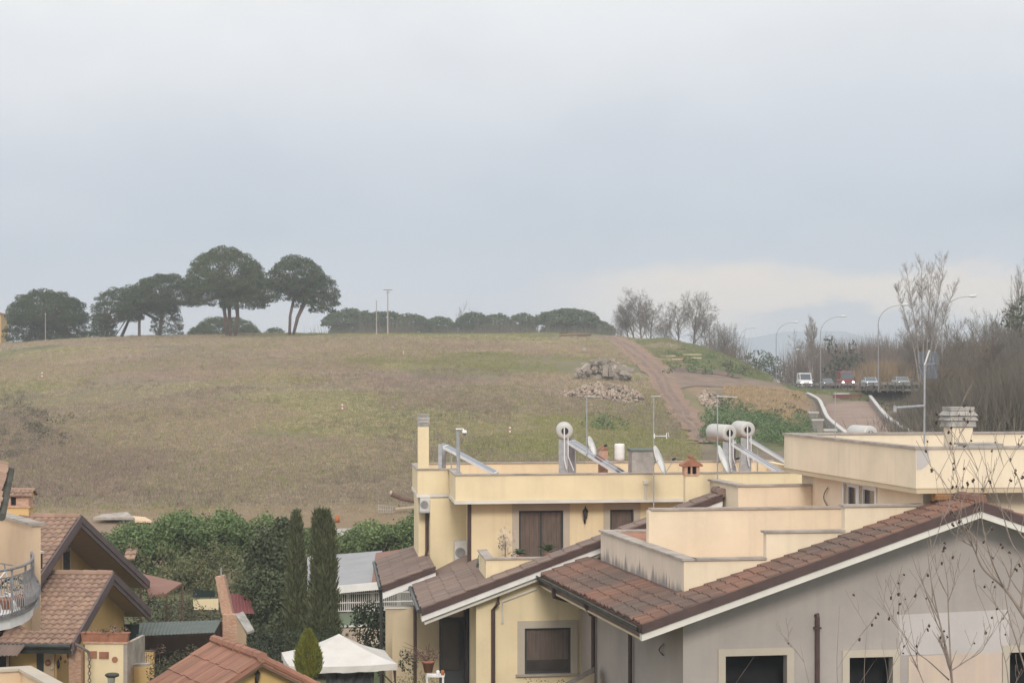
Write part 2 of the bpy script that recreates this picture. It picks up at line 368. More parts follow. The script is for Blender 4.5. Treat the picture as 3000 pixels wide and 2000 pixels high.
for j in range(len(ROWS)):
    if 122<ROWS[j]<450:
        for i in range(len(COLS)):
            v=Vector((XG[j,i],YG[j,i],0))
            if not (2370<COLS[i]<2760 and ROWS[j]>160): ZG[j,i]+=.22*mnoise.noise(v*.06)+.10*mnoise.noise(v*.23)
# the road lies on its own embankment
for j in range(len(ROWS)):
    for i in range(len(COLS)):
        if ROWS[j]>205 and ROWS[j]<620 and 40.5<XG[j,i]<56: ZG[j,i]=min(ZG[j,i],-3.3-.011*(ROWS[j]-280)-.35)
def zfun(X,Y):
    px=1500+f*X/max(Y,1)
    j=int(np.clip(np.searchsorted(ROWS,Y)-1,0,len(ROWS)-2)); i=int(np.clip(np.searchsorted(COLS,px)-1,0,len(COLS)-2))
    t=(Y-ROWS[j])/(ROWS[j+1]-ROWS[j]); u=(px-COLS[i])/(COLS[i+1]-COLS[i]); t=min(max(t,0),1); u=min(max(u,0),1)
    return float((ZG[j,i]*(1-u)+ZG[j,i+1]*u)*(1-t)+(ZG[j+1,i]*(1-u)+ZG[j+1,i+1]*u)*t)
def zarr(X,Y):
    px=1500+f*X/np.maximum(Y,1)
    j=np.clip(np.searchsorted(ROWS,Y)-1,0,len(ROWS)-2); i=np.clip(np.searchsorted(COLS,px)-1,0,len(COLS)-2)
    t=np.clip((Y-ROWS[j])/(ROWS[j+1]-ROWS[j]),0,1); u=np.clip((px-COLS[i])/(COLS[i+1]-COLS[i]),0,1)
    return (ZG[j,i]*(1-u)+ZG[j,i+1]*u)*(1-t)+(ZG[j+1,i]*(1-u)+ZG[j+1,i+1]*u)*t
def gpt(px,py,Y0=119,Y1=440,lift=0):
    """where the sight line through a photo pixel meets the ground"""
    Y=Y0
    while Y<Y1:
        X=(px-1500)/f*Y; z=(HY-py)/f*Y
        if z<=zfun(X,Y): return Vector((X,Y,zfun(X,Y)+lift))
        Y+=.4
    X=(px-1500)/f*Y1; return Vector((X,Y1,zfun(X,Y1)+lift))
def onground(px,Y,lift=0):
    X=(px-1500)/f*Y; return Vector((X,Y,zfun(X,Y)+lift))
# soil map: how bare / how green each bit of ground is
def pin(px,py,poly):
    c=False; n=len(poly)
    for k in range(n):
        x1,y1=poly[k]; x2,y2=poly[(k+1)%n]
        if (y1>py)!=(y2>py) and px<(x2-x1)*(py-y1)/(y2-y1)+x1: c=not c
    return c
bank=[(2120,1128),(2240,1136),(2345,1150),(2372,1175),(2378,1225),(2330,1240),(2290,1225),(2210,1205),(2150,1185),(2125,1160)]
scrape=[(1985,1085),(2090,1108),(2200,1116),(2330,1140),(2345,1150),(2200,1142),(2100,1140),(2040,1165),(2010,1140)]
greens=[[(1850,980),(1960,985),(2060,1010),(2150,1060),(2240,1105),(2200,1108),(2080,1098),(1960,1060)],[(1640,1000),(1790,1000),(1860,1060),(1880,1150),(1800,1040),(1700,1010)],[(1800,1190),(1900,1130),(2000,1250),(2040,1300),(1850,1300)],[(2060,1180),(2180,1200),(2390,1240),(2400,1320),(2100,1320)]]
soil=np.zeros(ZG.shape); green=np.zeros(ZG.shape)
for j in range(len(ROWS)):
    if ROWS[j]<112: green[j,:]=.9
    if not 112<ROWS[j]<445: continue
    for i in range(len(COLS)):
        px=COLS[i]; py=HY-f*ZG[j,i]/ROWS[j]
        wob=14*mnoise.noise(Vector((XG[j,i]*.35,YG[j,i]*.2,3)))
        if 1900<px<2420:
            if pin(px+wob,py+wob*.6,bank): soil[j,i]=1
            if pin(px+wob,py+wob*.5,scrape): soil[j,i]=.8
        for g in greens:
            if pin(px+wob*2,py+wob,g): green[j,i]=1
        if 112<ROWS[j]<132: soil[j,i]=max(soil[j,i],.55)
        if 950<px<1800 and 1040<py<1400: green[j,i]=max(green[j,i],.55*min(1,(px-950)/250)*max(0,.5+1.2*mnoise.noise(Vector((XG[j,i]*.05,YG[j,i]*.03,6)))))
        if px<1650 and ROWS[j]>322: green[j,i]=max(green[j,i],min(1,(ROWS[j]-322)/40)*(.55+.5*mnoise.noise(Vector((XG[j,i]*.03,YG[j,i]*.03,1)))))
for A in (soil,green):
    A[1:-1,1:-1]=(A[1:-1,1:-1]*2+A[:-2,1:-1]+A[2:,1:-1]+A[1:-1,:-2]+A[1:-1,2:])/6
def groundmat():
    m=bpy.data.materials.new('hill_soil_and_turf'); m.use_nodes=True; nt=m.node_tree; n=nt.nodes; l=nt.links; p=n['Principled BSDF']
    p.inputs['Roughness'].default_value=.97; p.inputs['Specular IOR Level'].default_value=.1
    tc=n.new('ShaderNodeTexCoord')
    def nz(sc,st=(1,1,1),det=8,ro=.6):
        mp=n.new('ShaderNodeMapping'); mp.inputs['Scale'].default_value=st; l.new(tc.outputs['Object'],mp.inputs['Vector'])
        z=n.new('ShaderNodeTexNoise'); z.inputs['Scale'].default_value=sc; z.inputs['Detail'].default_value=det; z.inputs['Roughness'].default_value=ro; l.new(mp.outputs['Vector'],z.inputs['Vector']); return z.outputs['Fac']
    def rg(s,a,b,c=0,d=1):
        r=n.new('ShaderNodeMapRange'); r.inputs[1].default_value=a;r.inputs[2].default_value=b;r.inputs[3].default_value=c;r.inputs[4].default_value=d; l.new(s,r.inputs[0]); return r.outputs[0]
    def mix(a,b,fac):
        x=n.new('ShaderNodeMix'); x.data_type='RGBA'
        for s_,v in ((6,a),(7,b)):
            if isinstance(v,tuple): x.inputs[s_].default_value=(*v,1)
            else: l.new(v,x.inputs[s_])
        l.new(fac,x.inputs[0]); return x.outputs[2]
    def attr(nm):
        a=n.new('ShaderNodeAttribute'); a.attribute_name=nm; return a.outputs['Fac']
    c=mix((.200,.158,.125),(.165,.155,.078),rg(nz(.022,(1,.55,1),6),.42,.60))
    c=mix(c,(.235,.20,.115),rg(nz(.05,(1,.5,1),7),.50,.66,0,.8))
    c=mix(c,(.105,.083,.068),rg(nz(.11,(1,.6,1),7),.55,.70,0,.7))
    c=mix(c,(.085,.115,.045),rg(nz(.07,(1.3,.6,1),7,.6),.60,.70,0,.8))
    c=mix(c,(.20,.16,.10),rg(nz(1.3),.45,.7,0,.55))
    gm=mix((.085,.115,.048),(.145,.14,.065),rg(nz(.15),.4,.65))
    g=n.new('ShaderNodeMath'); g.operation='MULTIPLY'; l.new(attr('green'),g.inputs[0]); l.new(rg(nz(.25),.3,.5,.25,1),g.inputs[1])
    c=mix(c,gm,g.outputs[0])
    sm=mix((.25,.165,.10),(.30,.215,.15),rg(nz(.5),.4,.65)); sm=mix(sm,(.14,.10,.07),rg(nz(.33,(1,1,1),6),.55,.72,0,.8))
    g2=n.new('ShaderNodeMath'); g2.operation='MULTIPLY'; l.new(attr('soil'),g2.inputs[0]); l.new(rg(nz(.4),.25,.45,.3,1),g2.inputs[1])
    c=mix(c,sm,g2.outputs[0])
    l.new(c,p.inputs['Base Color'])
    bp=n.new('ShaderNodeBump'); bp.inputs['Strength'].default_value=.6; bp.inputs['Distance'].default_value=.4; l.new(nz(1.2),bp.inputs['Height']); l.new(bp.outputs['Normal'],p.inputs['Normal'])
    return m
nr,nc=ZG.shape
me=bpy.data.meshes.new('ground')
idx=np.arange(nr*nc).reshape(nr,nc)
fc=np.stack([idx[:-1,:-1],idx[:-1,1:],idx[1:,1:],idx[1:,:-1]],-1).reshape(-1,4)
me.from_pydata(np.stack([XG,YG,ZG],-1).reshape(-1,3).tolist(),[],fc.tolist())
for nm,A in (('soil',soil),('green',green)):
    a=me.attributes.new(nm,'FLOAT','POINT'); a.data.foreach_set('value',A.ravel().astype(np.float32))
me.polygons.foreach_set('use_smooth',[True]*len(me.polygons))
me.materials.append(groundmat())
o=bpy.data.objects.new('ground',me); COL.objects.link(o); struct(o)
def sheet(name,m,left,right,nx=8,ny=40,lift=.07,jag=.5,proj=gpt):
    Lp=[proj(*p) for p in left]; Rp=[proj(*p) for p in right]
    def samp(P,t):
        d=[0]
        for k in range(1,len(P)): d.append(d[-1]+(P[k]-P[k-1]).length)
        s_=t*d[-1]
        for k in range(1,len(P)):
            if s_<=d[k]+1e-6: return P[k-1].lerp(P[k],(s_-d[k-1])/max(d[k]-d[k-1],1e-6))
        return P[-1]
    mb=MB(); V=[];F=[]
    for a in range(ny+1):
        l_=samp(Lp,a/ny); r_=samp(Rp,a/ny); w=(r_-l_)
        e0=-jag*mnoise.noise(l_*.35)/max(w.length,1); e1=jag*mnoise.noise(r_*.35+Vector((9,0,0)))/max(w.length,1)
        for b in range(nx+1):
            q=l_+w*(e0+(1+e1-e0)*b/nx); V.append((q.x,q.y,zfun(q.x,q.y)+lift+.05*mnoise.noise(q*.6)))
    for a in range(ny):
        for b in range(nx): F.append((a*(nx+1)+b,a*(nx+1)+b+1,(a+1)*(nx+1)+b+1,(a+1)*(nx+1)+b))
    mb.mesh(V,F,None,True)
    return struct(mb.build(name,m,smooth=True))
sheet('dirt_track','earth',[(1770,986),(1790,1003),(1829,1038),(1868,1075),(1898,1105),(1922,1150),(1956,1200),(1996,1250),(2034,1300)],[(1797,985),(1856,1004),(1904,1038),(1958,1075),(1976,1105),(1998,1150),(2036,1200),(2074,1250),(2114,1300)],8,90,.08,1.5)
for a,b,wd in (((1805,996),(2060,1285),9),((1840,1010),(2110,1285),9)):
    mids=[(1782,988),(1812,1006),(1856,1040),(1900,1077),(1924,1107),(1947,1152),(1984,1202),(2024,1252),(2060,1300)] if a[0]==1805 else [(1790,987),(1832,1005),(1876,1039),(1924,1076),(1947,1106),(1968,1151),(2006,1201),(2045,1251),(2085,1300)]
    sheet('wheel_rut','rut',[(x-wd*.4-(y-985)*.012,y) for x,y in mids],[(x+wd*.4+(y-985)*.012,y) for x,y in mids],2,60,.115,.9)
sheet('earth_bench','bench',[(1948,1080),(2060,1094),(2150,1108),(2255,1128)],[(1975,1142),(2060,1131),(2150,1134),(2262,1138)],6,50,.06,2.4)
sheet('scarp_shadow','darkbrown',[(1958,1074),(2060,1080),(2165,1098)],[(1966,1090),(2060,1097),(2170,1109)],3,40,.09,1.6)  # scarp sheet with the shadow at the mound foot painted in as dark colour
# the earth ramp between its coped walls
wl=[(2366,1150,266),(2398,1168,256),(2411,1192,237),(2424,1219,213),(2450,1243,190),(2490,1273,171),(2540,1303,155)]
wr=[(2549,1158,263),(2574,1190,236),(2600,1218,210),(2640,1246,189),(2692,1275,170),(2750,1302,155)]
def wallpt(p): return at(*p)
rl=[at(x,y,Y)-Vector((0,0,.7)) for x,y,Y in ((2420,1163,262),)+tuple(wl[2:])]; rr=[at(x,y,Y)-Vector((0,0,.7)) for x,y,Y in wr]
mb=MB(); V=[];F=[]; nx=8
for l_,r_ in zip(rl,rr):
    for k in range(nx+1):
        q=l_.lerp(r_,k/nx); V.append(q+Vector((0,0,.04+.10*mnoise.noise(q*.5))))
for a in range(len(rl)-1):
    for k in range(nx): F.append((a*(nx+1)+k,a*(nx+1)+k+1,(a+1)*(nx+1)+k+1,(a+1)*(nx+1)+k))
mb.mesh(V,F,None,True); struct(mb.build('earth_ramp','ramp',smooth=True))
def coped(name,pts,label,side):
    root=empty(name,wallpt(pts[0]),label,'wall','coped walls beside the earth ramp')
    body=MB();cap=MB(); P=[wallpt(p) for p in pts]
    # subdivide for a smooth curve
    D=[]
    for k in range(len(P)-1):
        p0=P[max(k-1,0)];p1=P[k];p2=P[k+1];p3=P[min(k+2,len(P)-1)]
        for q in range(6):
            t=q/6; D.append(.5*((2*p1)+(p2-p0)*t+(2*p0-5*p1+4*p2-p3)*t*t+(3*p1-p0-3*p2+p3)*t**3))
    D.append(P[-1])
    def strip(mb,w0,z0,z1):
        for k in range(len(D)-1):
            q=[]
            for p in (D[k],D[k+1]):
                kk=D.index(p); t=(D[min(kk+1,len(D)-1)]-D[max(kk-1,0)]); t.z=0; t.normalize(); nrm=Vector((-t.y,t.x,0))*w0
                q.append((p-nrm,p+nrm))
            (a0,a1),(b0,b1)=q; Z0=Vector((0,0,z0));Z1=Vector((0,0,z1))
            mb.hexa([a0+Z0,a1+Z0,b1+Z0,b0+Z0,a0+Z1,a1+Z1,b1+Z1,b0+Z1],(.5,.5),True)
    strip(body,.12,-1.7,-.10); strip(cap,.18,-.098,.03)
    body.build('wall_body','cement',root); cap.build('coping','wallcap',root)
coped('ramp_wall',wl,'curving concrete wall with white coping at the orange bank side of the earth ramp',-1)
coped('ramp_wall',wr,'curving concrete wall with white coping at the wooded side of the earth ramp',1)
# ------------------------------------------------------------------ main road, guard rail
zr=lambda Y: -3.3-.011*(Y-280)
mb=MB(); ys=list(range(205,621,15))
for y0,y1 in zip(ys[:-1],ys[1:]): mb.face([(42.3,y0,zr(y0)),(54,y0,zr(y0)),(54,y1,zr(y1)),(42.3,y1,zr(y1))],(.5,.5))
struct(mb.build('road','asphalt'))
mb=MB()
for y0,y1 in zip(ys[:-1],ys[1:]):
    for x in (42.7,47.9): mb.face([(x,y0,zr(y0)+.006),(x+.14,y0,zr(y0)+.006),(x+.14,y1,zr(y1)+.006),(x,y1,zr(y1)+.006)],(.5,.5))
struct(mb.build('road_marking','wallcap'))
gr=empty('guard_rail',(41.8,225,zr(225)),'long dark metal guard rail along the verge of the road','guard rail')
mb=MB()
for y0,y1 in zip(range(225,430,5),range(230,435,5)):
    z0,z1=zr(y0),zr(y1)
    mb.hexa([(41.75,y0,z0+.42),(41.85,y0,z0+.42),(41.85,y1,z1+.42),(41.75,y1,z1+.42),(41.75,y0,z0+.74),(41.85,y0,z0+.74),(41.85,y1,z1+.74),(41.75,y1,z1+.74)],(.5,.5))
mb.build('rail_beam','cement',gr)
for y in range(225,430,5):
    mb=MB(); mb.box(41.62,41.74,y,y+.1,zr(y)-.4,zr(y)+.7); mb.build('rail_post','rust',gr)
# ------------------------------------------------------------------ mountains
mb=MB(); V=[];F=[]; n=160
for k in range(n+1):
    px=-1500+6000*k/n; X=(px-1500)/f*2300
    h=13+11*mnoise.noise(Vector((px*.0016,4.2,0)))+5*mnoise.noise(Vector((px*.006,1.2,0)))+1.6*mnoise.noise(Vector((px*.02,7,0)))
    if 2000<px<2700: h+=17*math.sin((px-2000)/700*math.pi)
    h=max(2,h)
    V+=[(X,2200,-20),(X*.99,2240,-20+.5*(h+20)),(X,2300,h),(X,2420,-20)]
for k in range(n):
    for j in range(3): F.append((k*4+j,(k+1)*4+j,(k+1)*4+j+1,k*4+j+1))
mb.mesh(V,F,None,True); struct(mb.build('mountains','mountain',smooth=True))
# ------------------------------------------------------------------ trees
def pine_proto(name,label,loc,crown,trunks,m='pine',n_lobes=38,leaf=.24,dens=14.0,group=None,flat=.55,seed=1,limbs=True,corez=-.22):
    """crown: (dx,dz,rx,rz[,ry]) relative to loc; trunks: list of [(dx,dz,r)...]"""
    random.seed(seed)
    root=empty(name,loc,label,'tree',group); Lo=Vector(loc)
    for tr in trunks:
        mb=MB(); mb.tube([Lo+Vector((p[0],p[3] if len(p)>3 else 0,p[1])) for p in tr],[p[2] for p in tr],8,True)
        mb.build('trunk','pinebark',root,True)
    cs=crown if isinstance(crown,list) else [crown]
    lobes=[]; tops=[]; cores=[]
    for c in cs:
        dx,dz,rx,rz=c[:4]; ry=c[4] if len(c)>4 else rx; ctr=Lo+Vector((dx,0,dz))
        n=int(n_lobes*2.0*min(1.8,max(.45,(rx*ry/26)**.6)))
        for k in range(n):
            zz=1-1.22*(k+.5)/n; s_=math.sqrt(max(0,1-zz*zz)); th=k*2.39996+random.uniform(-.35,.35)
            lr=random.uniform(.115,.18)*rx*(26/max(n_lobes,26))**.3+.2
            q=ctr+Vector((rx*.84*s_*math.cos(th),ry*.84*s_*math.sin(th),rz*(.80*zz if zz>0 else .55*zz)+random.uniform(-.07,.06)*rz))
            lobes.append((q,(lr,lr,lr*flat)))
            if k%5==2: tops.append(q)
        cores.append((ctr+Vector((0,0,-.02*rz)),(rx*.84,ry*.84,rz*.83)))
    Pn=[];Nn=[];Un=[]
    for (c,r_) in lobes:
        ar=4*math.pi*r_[0]*r_[0]*.75; P,N=shell(c,r_,max(8,int(ar*dens)),.6,-.8); Pn.append(P);Nn.append(N); t=rng.uniform(.2,.8); Un.append(np.clip(np.stack([t+rng.normal(0,.15,len(P)),rng.random(len(P))],1),0,1))
    for (c,r_) in cores:
        ar=2*math.pi*r_[0]*r_[1]*1.3; P,N=shell(c,r_,int(ar*dens*1.5),.72,corez); Pn.append(P);Nn.append(N); Un.append(np.clip(np.stack([np.full(len(P),.4)+rng.normal(0,.15,len(P)),rng.random(len(P))],1),0,1))
    P=np.concatenate(Pn);N=np.concatenate(Nn); npmesh('crown',quads(P,leaf,.15,.8,N,1.2),4,m,root,np.concatenate(Un))
    if limbs and trunks:
        mb=MB()
        for k,t in enumerate(tops):
            tr=trunks[k%len(trunks)][-1]; q=Lo+Vector((tr[0],tr[3] if len(tr)>3 else 0,tr[1]))
            mid=q.lerp(t,.5)+Vector((0,0,-.25)); mb.tube([q,mid,t],[tr[2]*.7,tr[2]*.4,.05],5,True)
        mb.build('limbs','pinebark',root)
    random.seed(seed+99)
    return root
def U(px,py,Y,z0):   # photo pixel -> offsets from (px0,z0) handled by caller
    return (px-1500)/f*Y,(HY-py)/f*Y
def pine_px(label,basepx,basepy,Y,crowns,trunks,**k):
    b=at(basepx,basepy,Y); b.z=zfun(b.x,b.y)-.1
    s=Y/f
    cr=[(( (x0+x1)/2-1500)*s-b.x,(HY-ym)*s-b.z,(x1-x0)/2*s,(ym-yt)*s)+((dy,) if dy else ()) for x0,x1,yt,ym,dy in crowns]
    tr=[]
    for t in trunks:
        pts=[]
        for (x,y,r) in t: pts.append(((x-1500)*s-b.x,(HY-y)*s-b.z,r))
        pts[0]=(pts[0][0],zfun(b.x+pts[0][0],b.y)-b.z-.3,pts[0][2]); tr.append(pts)
    return pine_proto('umbrella_pine',label,b,cr,tr,group='stone pines on the crest of the hill',**k)
pine_px('low broad stone pine with crown touching the ground at the end of the crest',120,1003,392,[(12,265,837,935,0),(5,150,905,985,4),(120,268,900,990,4),(60,220,930,1003,4)],[[(120,1003,.25),(125,930,.3)],[(185,1003,.3),(190,930,.3)]],m='pinedark',seed=11)
pine_px('leaning stone pine with reddish bare trunk and crown drooping low on one side',352,992,388,[(262,425,826,925,0),(258,345,905,975,4),(270,340,935,992,3)],[[(352,992,.30),(372,950,.235),(388,905,.30),(400,880,.3)],[(310,992,.3),(318,950,.25)]],m='pinedark',seed=12)
pine_px('wide stone pine with three stems and a lower skirt of foliage beside the tallest pine',408,990,384,[(372,590,790,880,0),(330,470,820,905,5),(440,540,880,965,4),(430,530,850,905,5),(345,420,880,930,4)],[[(408,990,.25),(408,940,.235),(406,905,.3)],[(466,988,.25),(474,930,.30),(482,880,.35)]],m='pinedark',seed=13)
pine_px('tallest stone pine with a huge domed crown on three close trunks',672,978,372,[(535,782,705,835,6.8),(660,818,775,868,5),(560,700,800,880,5),(640,790,830,893,4.5)],[[(664,978,.25),(660,930,.30),(652,870,.25)],[(674,978,.25),(672,920,.30),(674,850,.34)],[(688,978,.25),(696,925,.30),(693,880,.38),(700,850,.3)]],m='pine',n_lobes=46,seed=14)
pine_px('stone pine with two crossing curved trunks and a drooping crown ending the clump',850,974,376,[(772,962,737,835,6.2),(860,1000,780,880,5),(900,985,840,905,3.5),(800,880,800,868,4)],[[(848,974,.25),(850,925,.235),(862,870,.25)],[(858,974,.235),(872,930,.30),(893,885,.38),(890,850,.3)]],m='pinedark',n_lobes=44,seed=15)
pine_px('low rounded dark pine behind the trunks of the tallest pine',655,985,440,[(545,768,921,985,4),(540,640,955,995,3),(680,775,945,995,3)],[[(655,990,.3),(655,960,.25)]],m='pine',seed=16,limbs=False)
pine_px('small dark bushy pine beside the two crossing curved trunks',805,980,445,[(770,838,955,985,2)],[[(805,985,.2),(805,965,.15)]],m='pinedark',seed=17,limbs=False)
belt=[(950,1105,904,'first flat-topped pine of the belt behind the crest, next to the gap'),(1060,1190,908,'pine of the far belt with the two utility poles standing before it'),(1150,1265,917,'low middle pine of the far belt under faint bare branches'),(1240,1335,924,'lowest pine of the far belt, in the dip of its skyline'),(1335,1440,911,'pine of the far belt just past the dip of its skyline'),(1420,1500,914,'narrow pine of the far belt between two broader ones'),(1490,1572,912,'flat pine of the far belt before the last gap'),(1572,1752,903,'broad highest pine at the end of the far belt'),(1715,1800,935,'small sloping pine at the very end of the far belt beside the bare trees')]
for k,(x0,x1,yt,lab) in enumerate(belt):
    Y=560; s=Y/f; xm=(x0+x1)/2; b=onground(xm,Y); rx=(x1-x0)/2*s*1.12
    ct=(HY-yt)*s-b.z
    pine_proto('belt_pine',lab,b,[(0,ct-3.4,rx,3.4,6),(rx*.1,ct-6.6,rx*.95,4.4,5)],[[(0,0,.36),(.2,ct*.6,.4)],[(rx*.4,0,.4),(rx*.45,ct*.55,.3)],[(-rx*.5,0,.4),(-rx*.45,ct*.55,.3)]],m='pine',n_lobes=30,leaf=.55,dens=3.6,group='pines of the belt behind the crest',seed=30+k,limbs=False,corez=-1)
struct_trunks=None
# bare trees -------------------------------------------------------
def bare_mesh(seed,H,spread,upright=.6,kids=(9,6,5,4),r0=.16,trunk_frac=.22,twig=.013,tl=.78):
    rd=random.Random(seed); tb=MB(); bb=MB(); ratio=(.66,.60,.55,.5)
    def branch(p,d,ln,r,lv):
        n=6 if lv==0 else 4 if lv<3 else 2; pts=[p]; rad=[r]; q=p.copy(); dd=d.copy()
        for k in range(n):
            dd=(dd+Vector((rd.gauss(0,.10),rd.gauss(0,.10),rd.gauss(0,.06)+.10*upright))).normalized(); q=q+dd*ln/n; pts.append(q.copy()); rad.append(max(twig*.7,r*(1-.78*(k+1)/n)))
        (tb if lv==0 else bb).tube(pts,rad,7 if lv==0 else 4 if lv<2 else 3,True,cap=False)
        if lv>=len(kids): return
        nk=kids[lv]+rd.randint(-1,1); a0=rd.uniform(0,6.28)
        for k in range(nk):
            lo=trunk_frac if lv==0 else .2; t=lo+(1-lo)*(k+rd.random())/nk; i=min(int(t*n),n-1); w=t*n-i; b=pts[i].lerp(pts[i+1],w)
            pd=(pts[i+1]-pts[i]).normalized(); an=a0+k*2.4+rd.uniform(-.5,.5); h=Vector((0,0,1)) if abs(pd.z)<.9 else Vector((1,0,0)); x=pd.cross(h).normalized(); y=pd.cross(x)
            nd=(pd+(x*math.cos(an)+y*math.sin(an))*spread*rd.uniform(.6,1.3)+Vector((0,0,.18*upright))).normalized()
            branch(b,nd,ln*ratio[lv]*rd.uniform(.7,1.15)*(1.2-.55*t),max(twig,rad[i]*.5),lv+1)
    branch(Vector((0,0,0)),Vector((rd.gauss(0,.04),rd.gauss(0,.04),1)).normalized(),H*tl,r0,0)
    return tb,bb
def bare_proto(name,loc,label,seed,H,spread,m='barkgrey',group=None,**k):
    tb,bb=bare_mesh(seed,H,spread,**k); root=empty(name,(0,0,0),label,'tree',group); 
    tb.build('trunk',m,root,True); bb.build('branches',m,root)
    root.location=loc; OFF[root.name]=Vector(loc); return root
bt1=bare_proto('bare_tree',onground(1880,398,-.3),'large spreading bare tree on the crest where the dirt track goes over',3,8.4,1.0,m='barkgrey',kids=(12,8,6,4),trunk_frac=.08,r0=.2,twig=.016,group='bare trees by the end of the crest')
bt2=copy_tree(bt1,None,onground(1840,405,-.4),2.1,(.7,.7,.72),'smaller bare tree close beside the large spreading one on the crest')
copy_tree(bt1,None,onground(1935,402,-.6),4.0,(.62,.62,.68),'low bare tree filling the space between the two bigger bare trees')
bt3=bare_proto('bare_tree',onground(2030,352,-.3),'broad open bare tree on the far edge of the green mound',8,8.0,.95,m='barkgrey',kids=(12,7,6,4),trunk_frac=.10,r0=.17,twig=.016,group='bare trees by the end of the crest')
copy_tree(bt3,None,onground(2075,350,-.4),1.2,(.75,.75,.72),'slim bare tree leaning beside the broad open one at the mound edge')
copy_tree(bt1,None,onground(1905,408,-.5),2.9,(.9,.9,.85),'wide bare tree overlapping the large spreading one on the side of the mound')
copy_tree(bt1,None,onground(1858,401,-.4),0.8,(.85,.85,.8),'bushy bare tree pressed against the near side of the large spreading one')
copy_tree(bt3,None,onground(1990,360,-.4),3.3,(.85,.85,.8),'bare tree on the mound between the spreading tree and the broad open one')
copy_tree(bt3,None,onground(2105,372,-.5),5.1,(.8,.8,.8),'last bare tree of the mound row, just before the first faint lamp')
copy_tree(bt1,None,onground(1812,420,-1),5.0,(.5,.5,.55),'bushy small bare tree against the end of the pine belt')
# tall multi-stemmed poplar and pale poplar
def poplar(loc,stems,label,H,m,tw,seed,group=None):
    rd=random.Random(seed); root=empty('poplar_tree',loc,label,'tree',group); tb=MB();bb=MB(); Lo=Vector(loc)
    for (dx,lean,h) in stems:
        pts=[];rad=[]
        for k in range(9):
            t=k/8; pts.append(Lo+Vector((dx*.25+lean*t**1.5+rd.gauss(0,.05),rd.gauss(0,.05),h*t))); rad.append(.11*(1-.85*t)+tw*.5)
        tb.tube(pts,rad,6,True)
        for k in range(46):
            t=rd.uniform(.36,1); i=min(int(t*8),7); b=pts[i].lerp(pts[i+1],t*8-i); an=rd.uniform(0,6.28); ln=(1.1-t*.6)*h*.17*rd.uniform(.6,1.2)
            d=Vector((math.cos(an)*.6,math.sin(an)*.6,.9+.3*rd.random())).normalized()
            e=b+d*ln; m1=b.lerp(e,.5)+Vector((0,0,-.12*ln)); bb.tube([b,m1,e],[tw*1.5,tw*1.0,tw*.5],3,True,cap=False)
            for q in range(11):
                s_=rd.uniform(.2,1); c=b.lerp(e,s_); d2=(d+Vector((rd.gauss(0,.5),rd.gauss(0,.5),rd.gauss(.25,.3)))).normalized(); e2=c+d2*ln*rd.uniform(.2,.45)
                bb.tube([c,e2],[tw*.9,tw*.5],3,True,cap=False)
                c2=c.lerp(e2,.6); d3=(d2+Vector((rd.gauss(0,.6),rd.gauss(0,.6),rd.gauss(.2,.3)))).normalized(); bb.tube([c2,c2+d3*ln*.16],[tw*.8,tw*.45],3,True,cap=False)
    tb.build('trunk',m,root,True); bb.build('branches',m,root); return root
poplar(onground(2708,300,-.3),[(-2,-1.9,16.6),(-.5,-.3,17.6),(.8,.9,17.0),(1.6,2.4,17.8),(-2.4,-3.2,14.6),(2.4,3.6,14.8)],'very tall bare poplar with several rising stems towering over the roadside wood',18,'barkpale',.015,5)
poplar(onground(2375,385,-.3),[(-.5,-.5,11.3),(.4,.6,11.8),(0,.1,12.3)],'pale slender bare poplar behind the curved street lamps',12,'barkpale',.022,6)
# roadside wood: copies of three bare trees sharing a group
wood=[]
protos=[bare_proto('wood_tree',(0,0,0),'bare brown tree in the dense wood beside and behind the road',s_,H,sp,m=mm,group='bare trees of the roadside wood',kids=(9,6,5,3),trunk_frac=.12,r0=.13,twig=.016,upright=.8) for s_,H,sp,mm in ((21,8.5,.72,'twig'),(22,9.5,.6,'barkgrey'),(23,7.5,.85,'twigred'))]
rd=random.Random(77); first=[True]*3
spots=[]
for k in range(92):      # right-hand mass, on the slope in front of and beside the road
    px=rd.uniform(2740,3150); Y=rd.uniform(178,268); 
    if 42<(px-1500)/f*Y<55 and Y>232: continue
    spots.append((px,Y,rd.uniform(.62,1.0)*(.8 if px<2850 else 1.05)))
for k in range(74):      # beyond the road
    px=rd.uniform(2130,3100); Y=rd.uniform(395,520); spots.append((px,Y,rd.uniform(.7,1.15)))
for k in range(22): px=rd.uniform(2640,3050); spots.append((px,rd.uniform(300,360),rd.uniform(.8,1.15)))
spots=[(px,Y,s_) for px,Y,s_ in spots if not (40.5<(px-1500)/f*Y<55.5)]
for k,(px,Y,s_) in enumerate(spots):
    p=k%3; loc=onground(px,Y,-.3)
    if first[p]:
        first[p]=False; protos[p].location=loc; protos[p].scale=(s_,s_,s_); OFF[protos[p].name]=loc
    else: copy_tree(protos[p],None,loc,rd.uniform(0,6.28),(s_*rd.uniform(.85,1.1),s_,s_*rd.uniform(.9,1.12)))
copy_tree(protos[1],None,onground(2955,235,1.2),1.1,(.8,.8,1.15),'bare tree rising highest above the wood beside the picture edge, next to the dark pine')
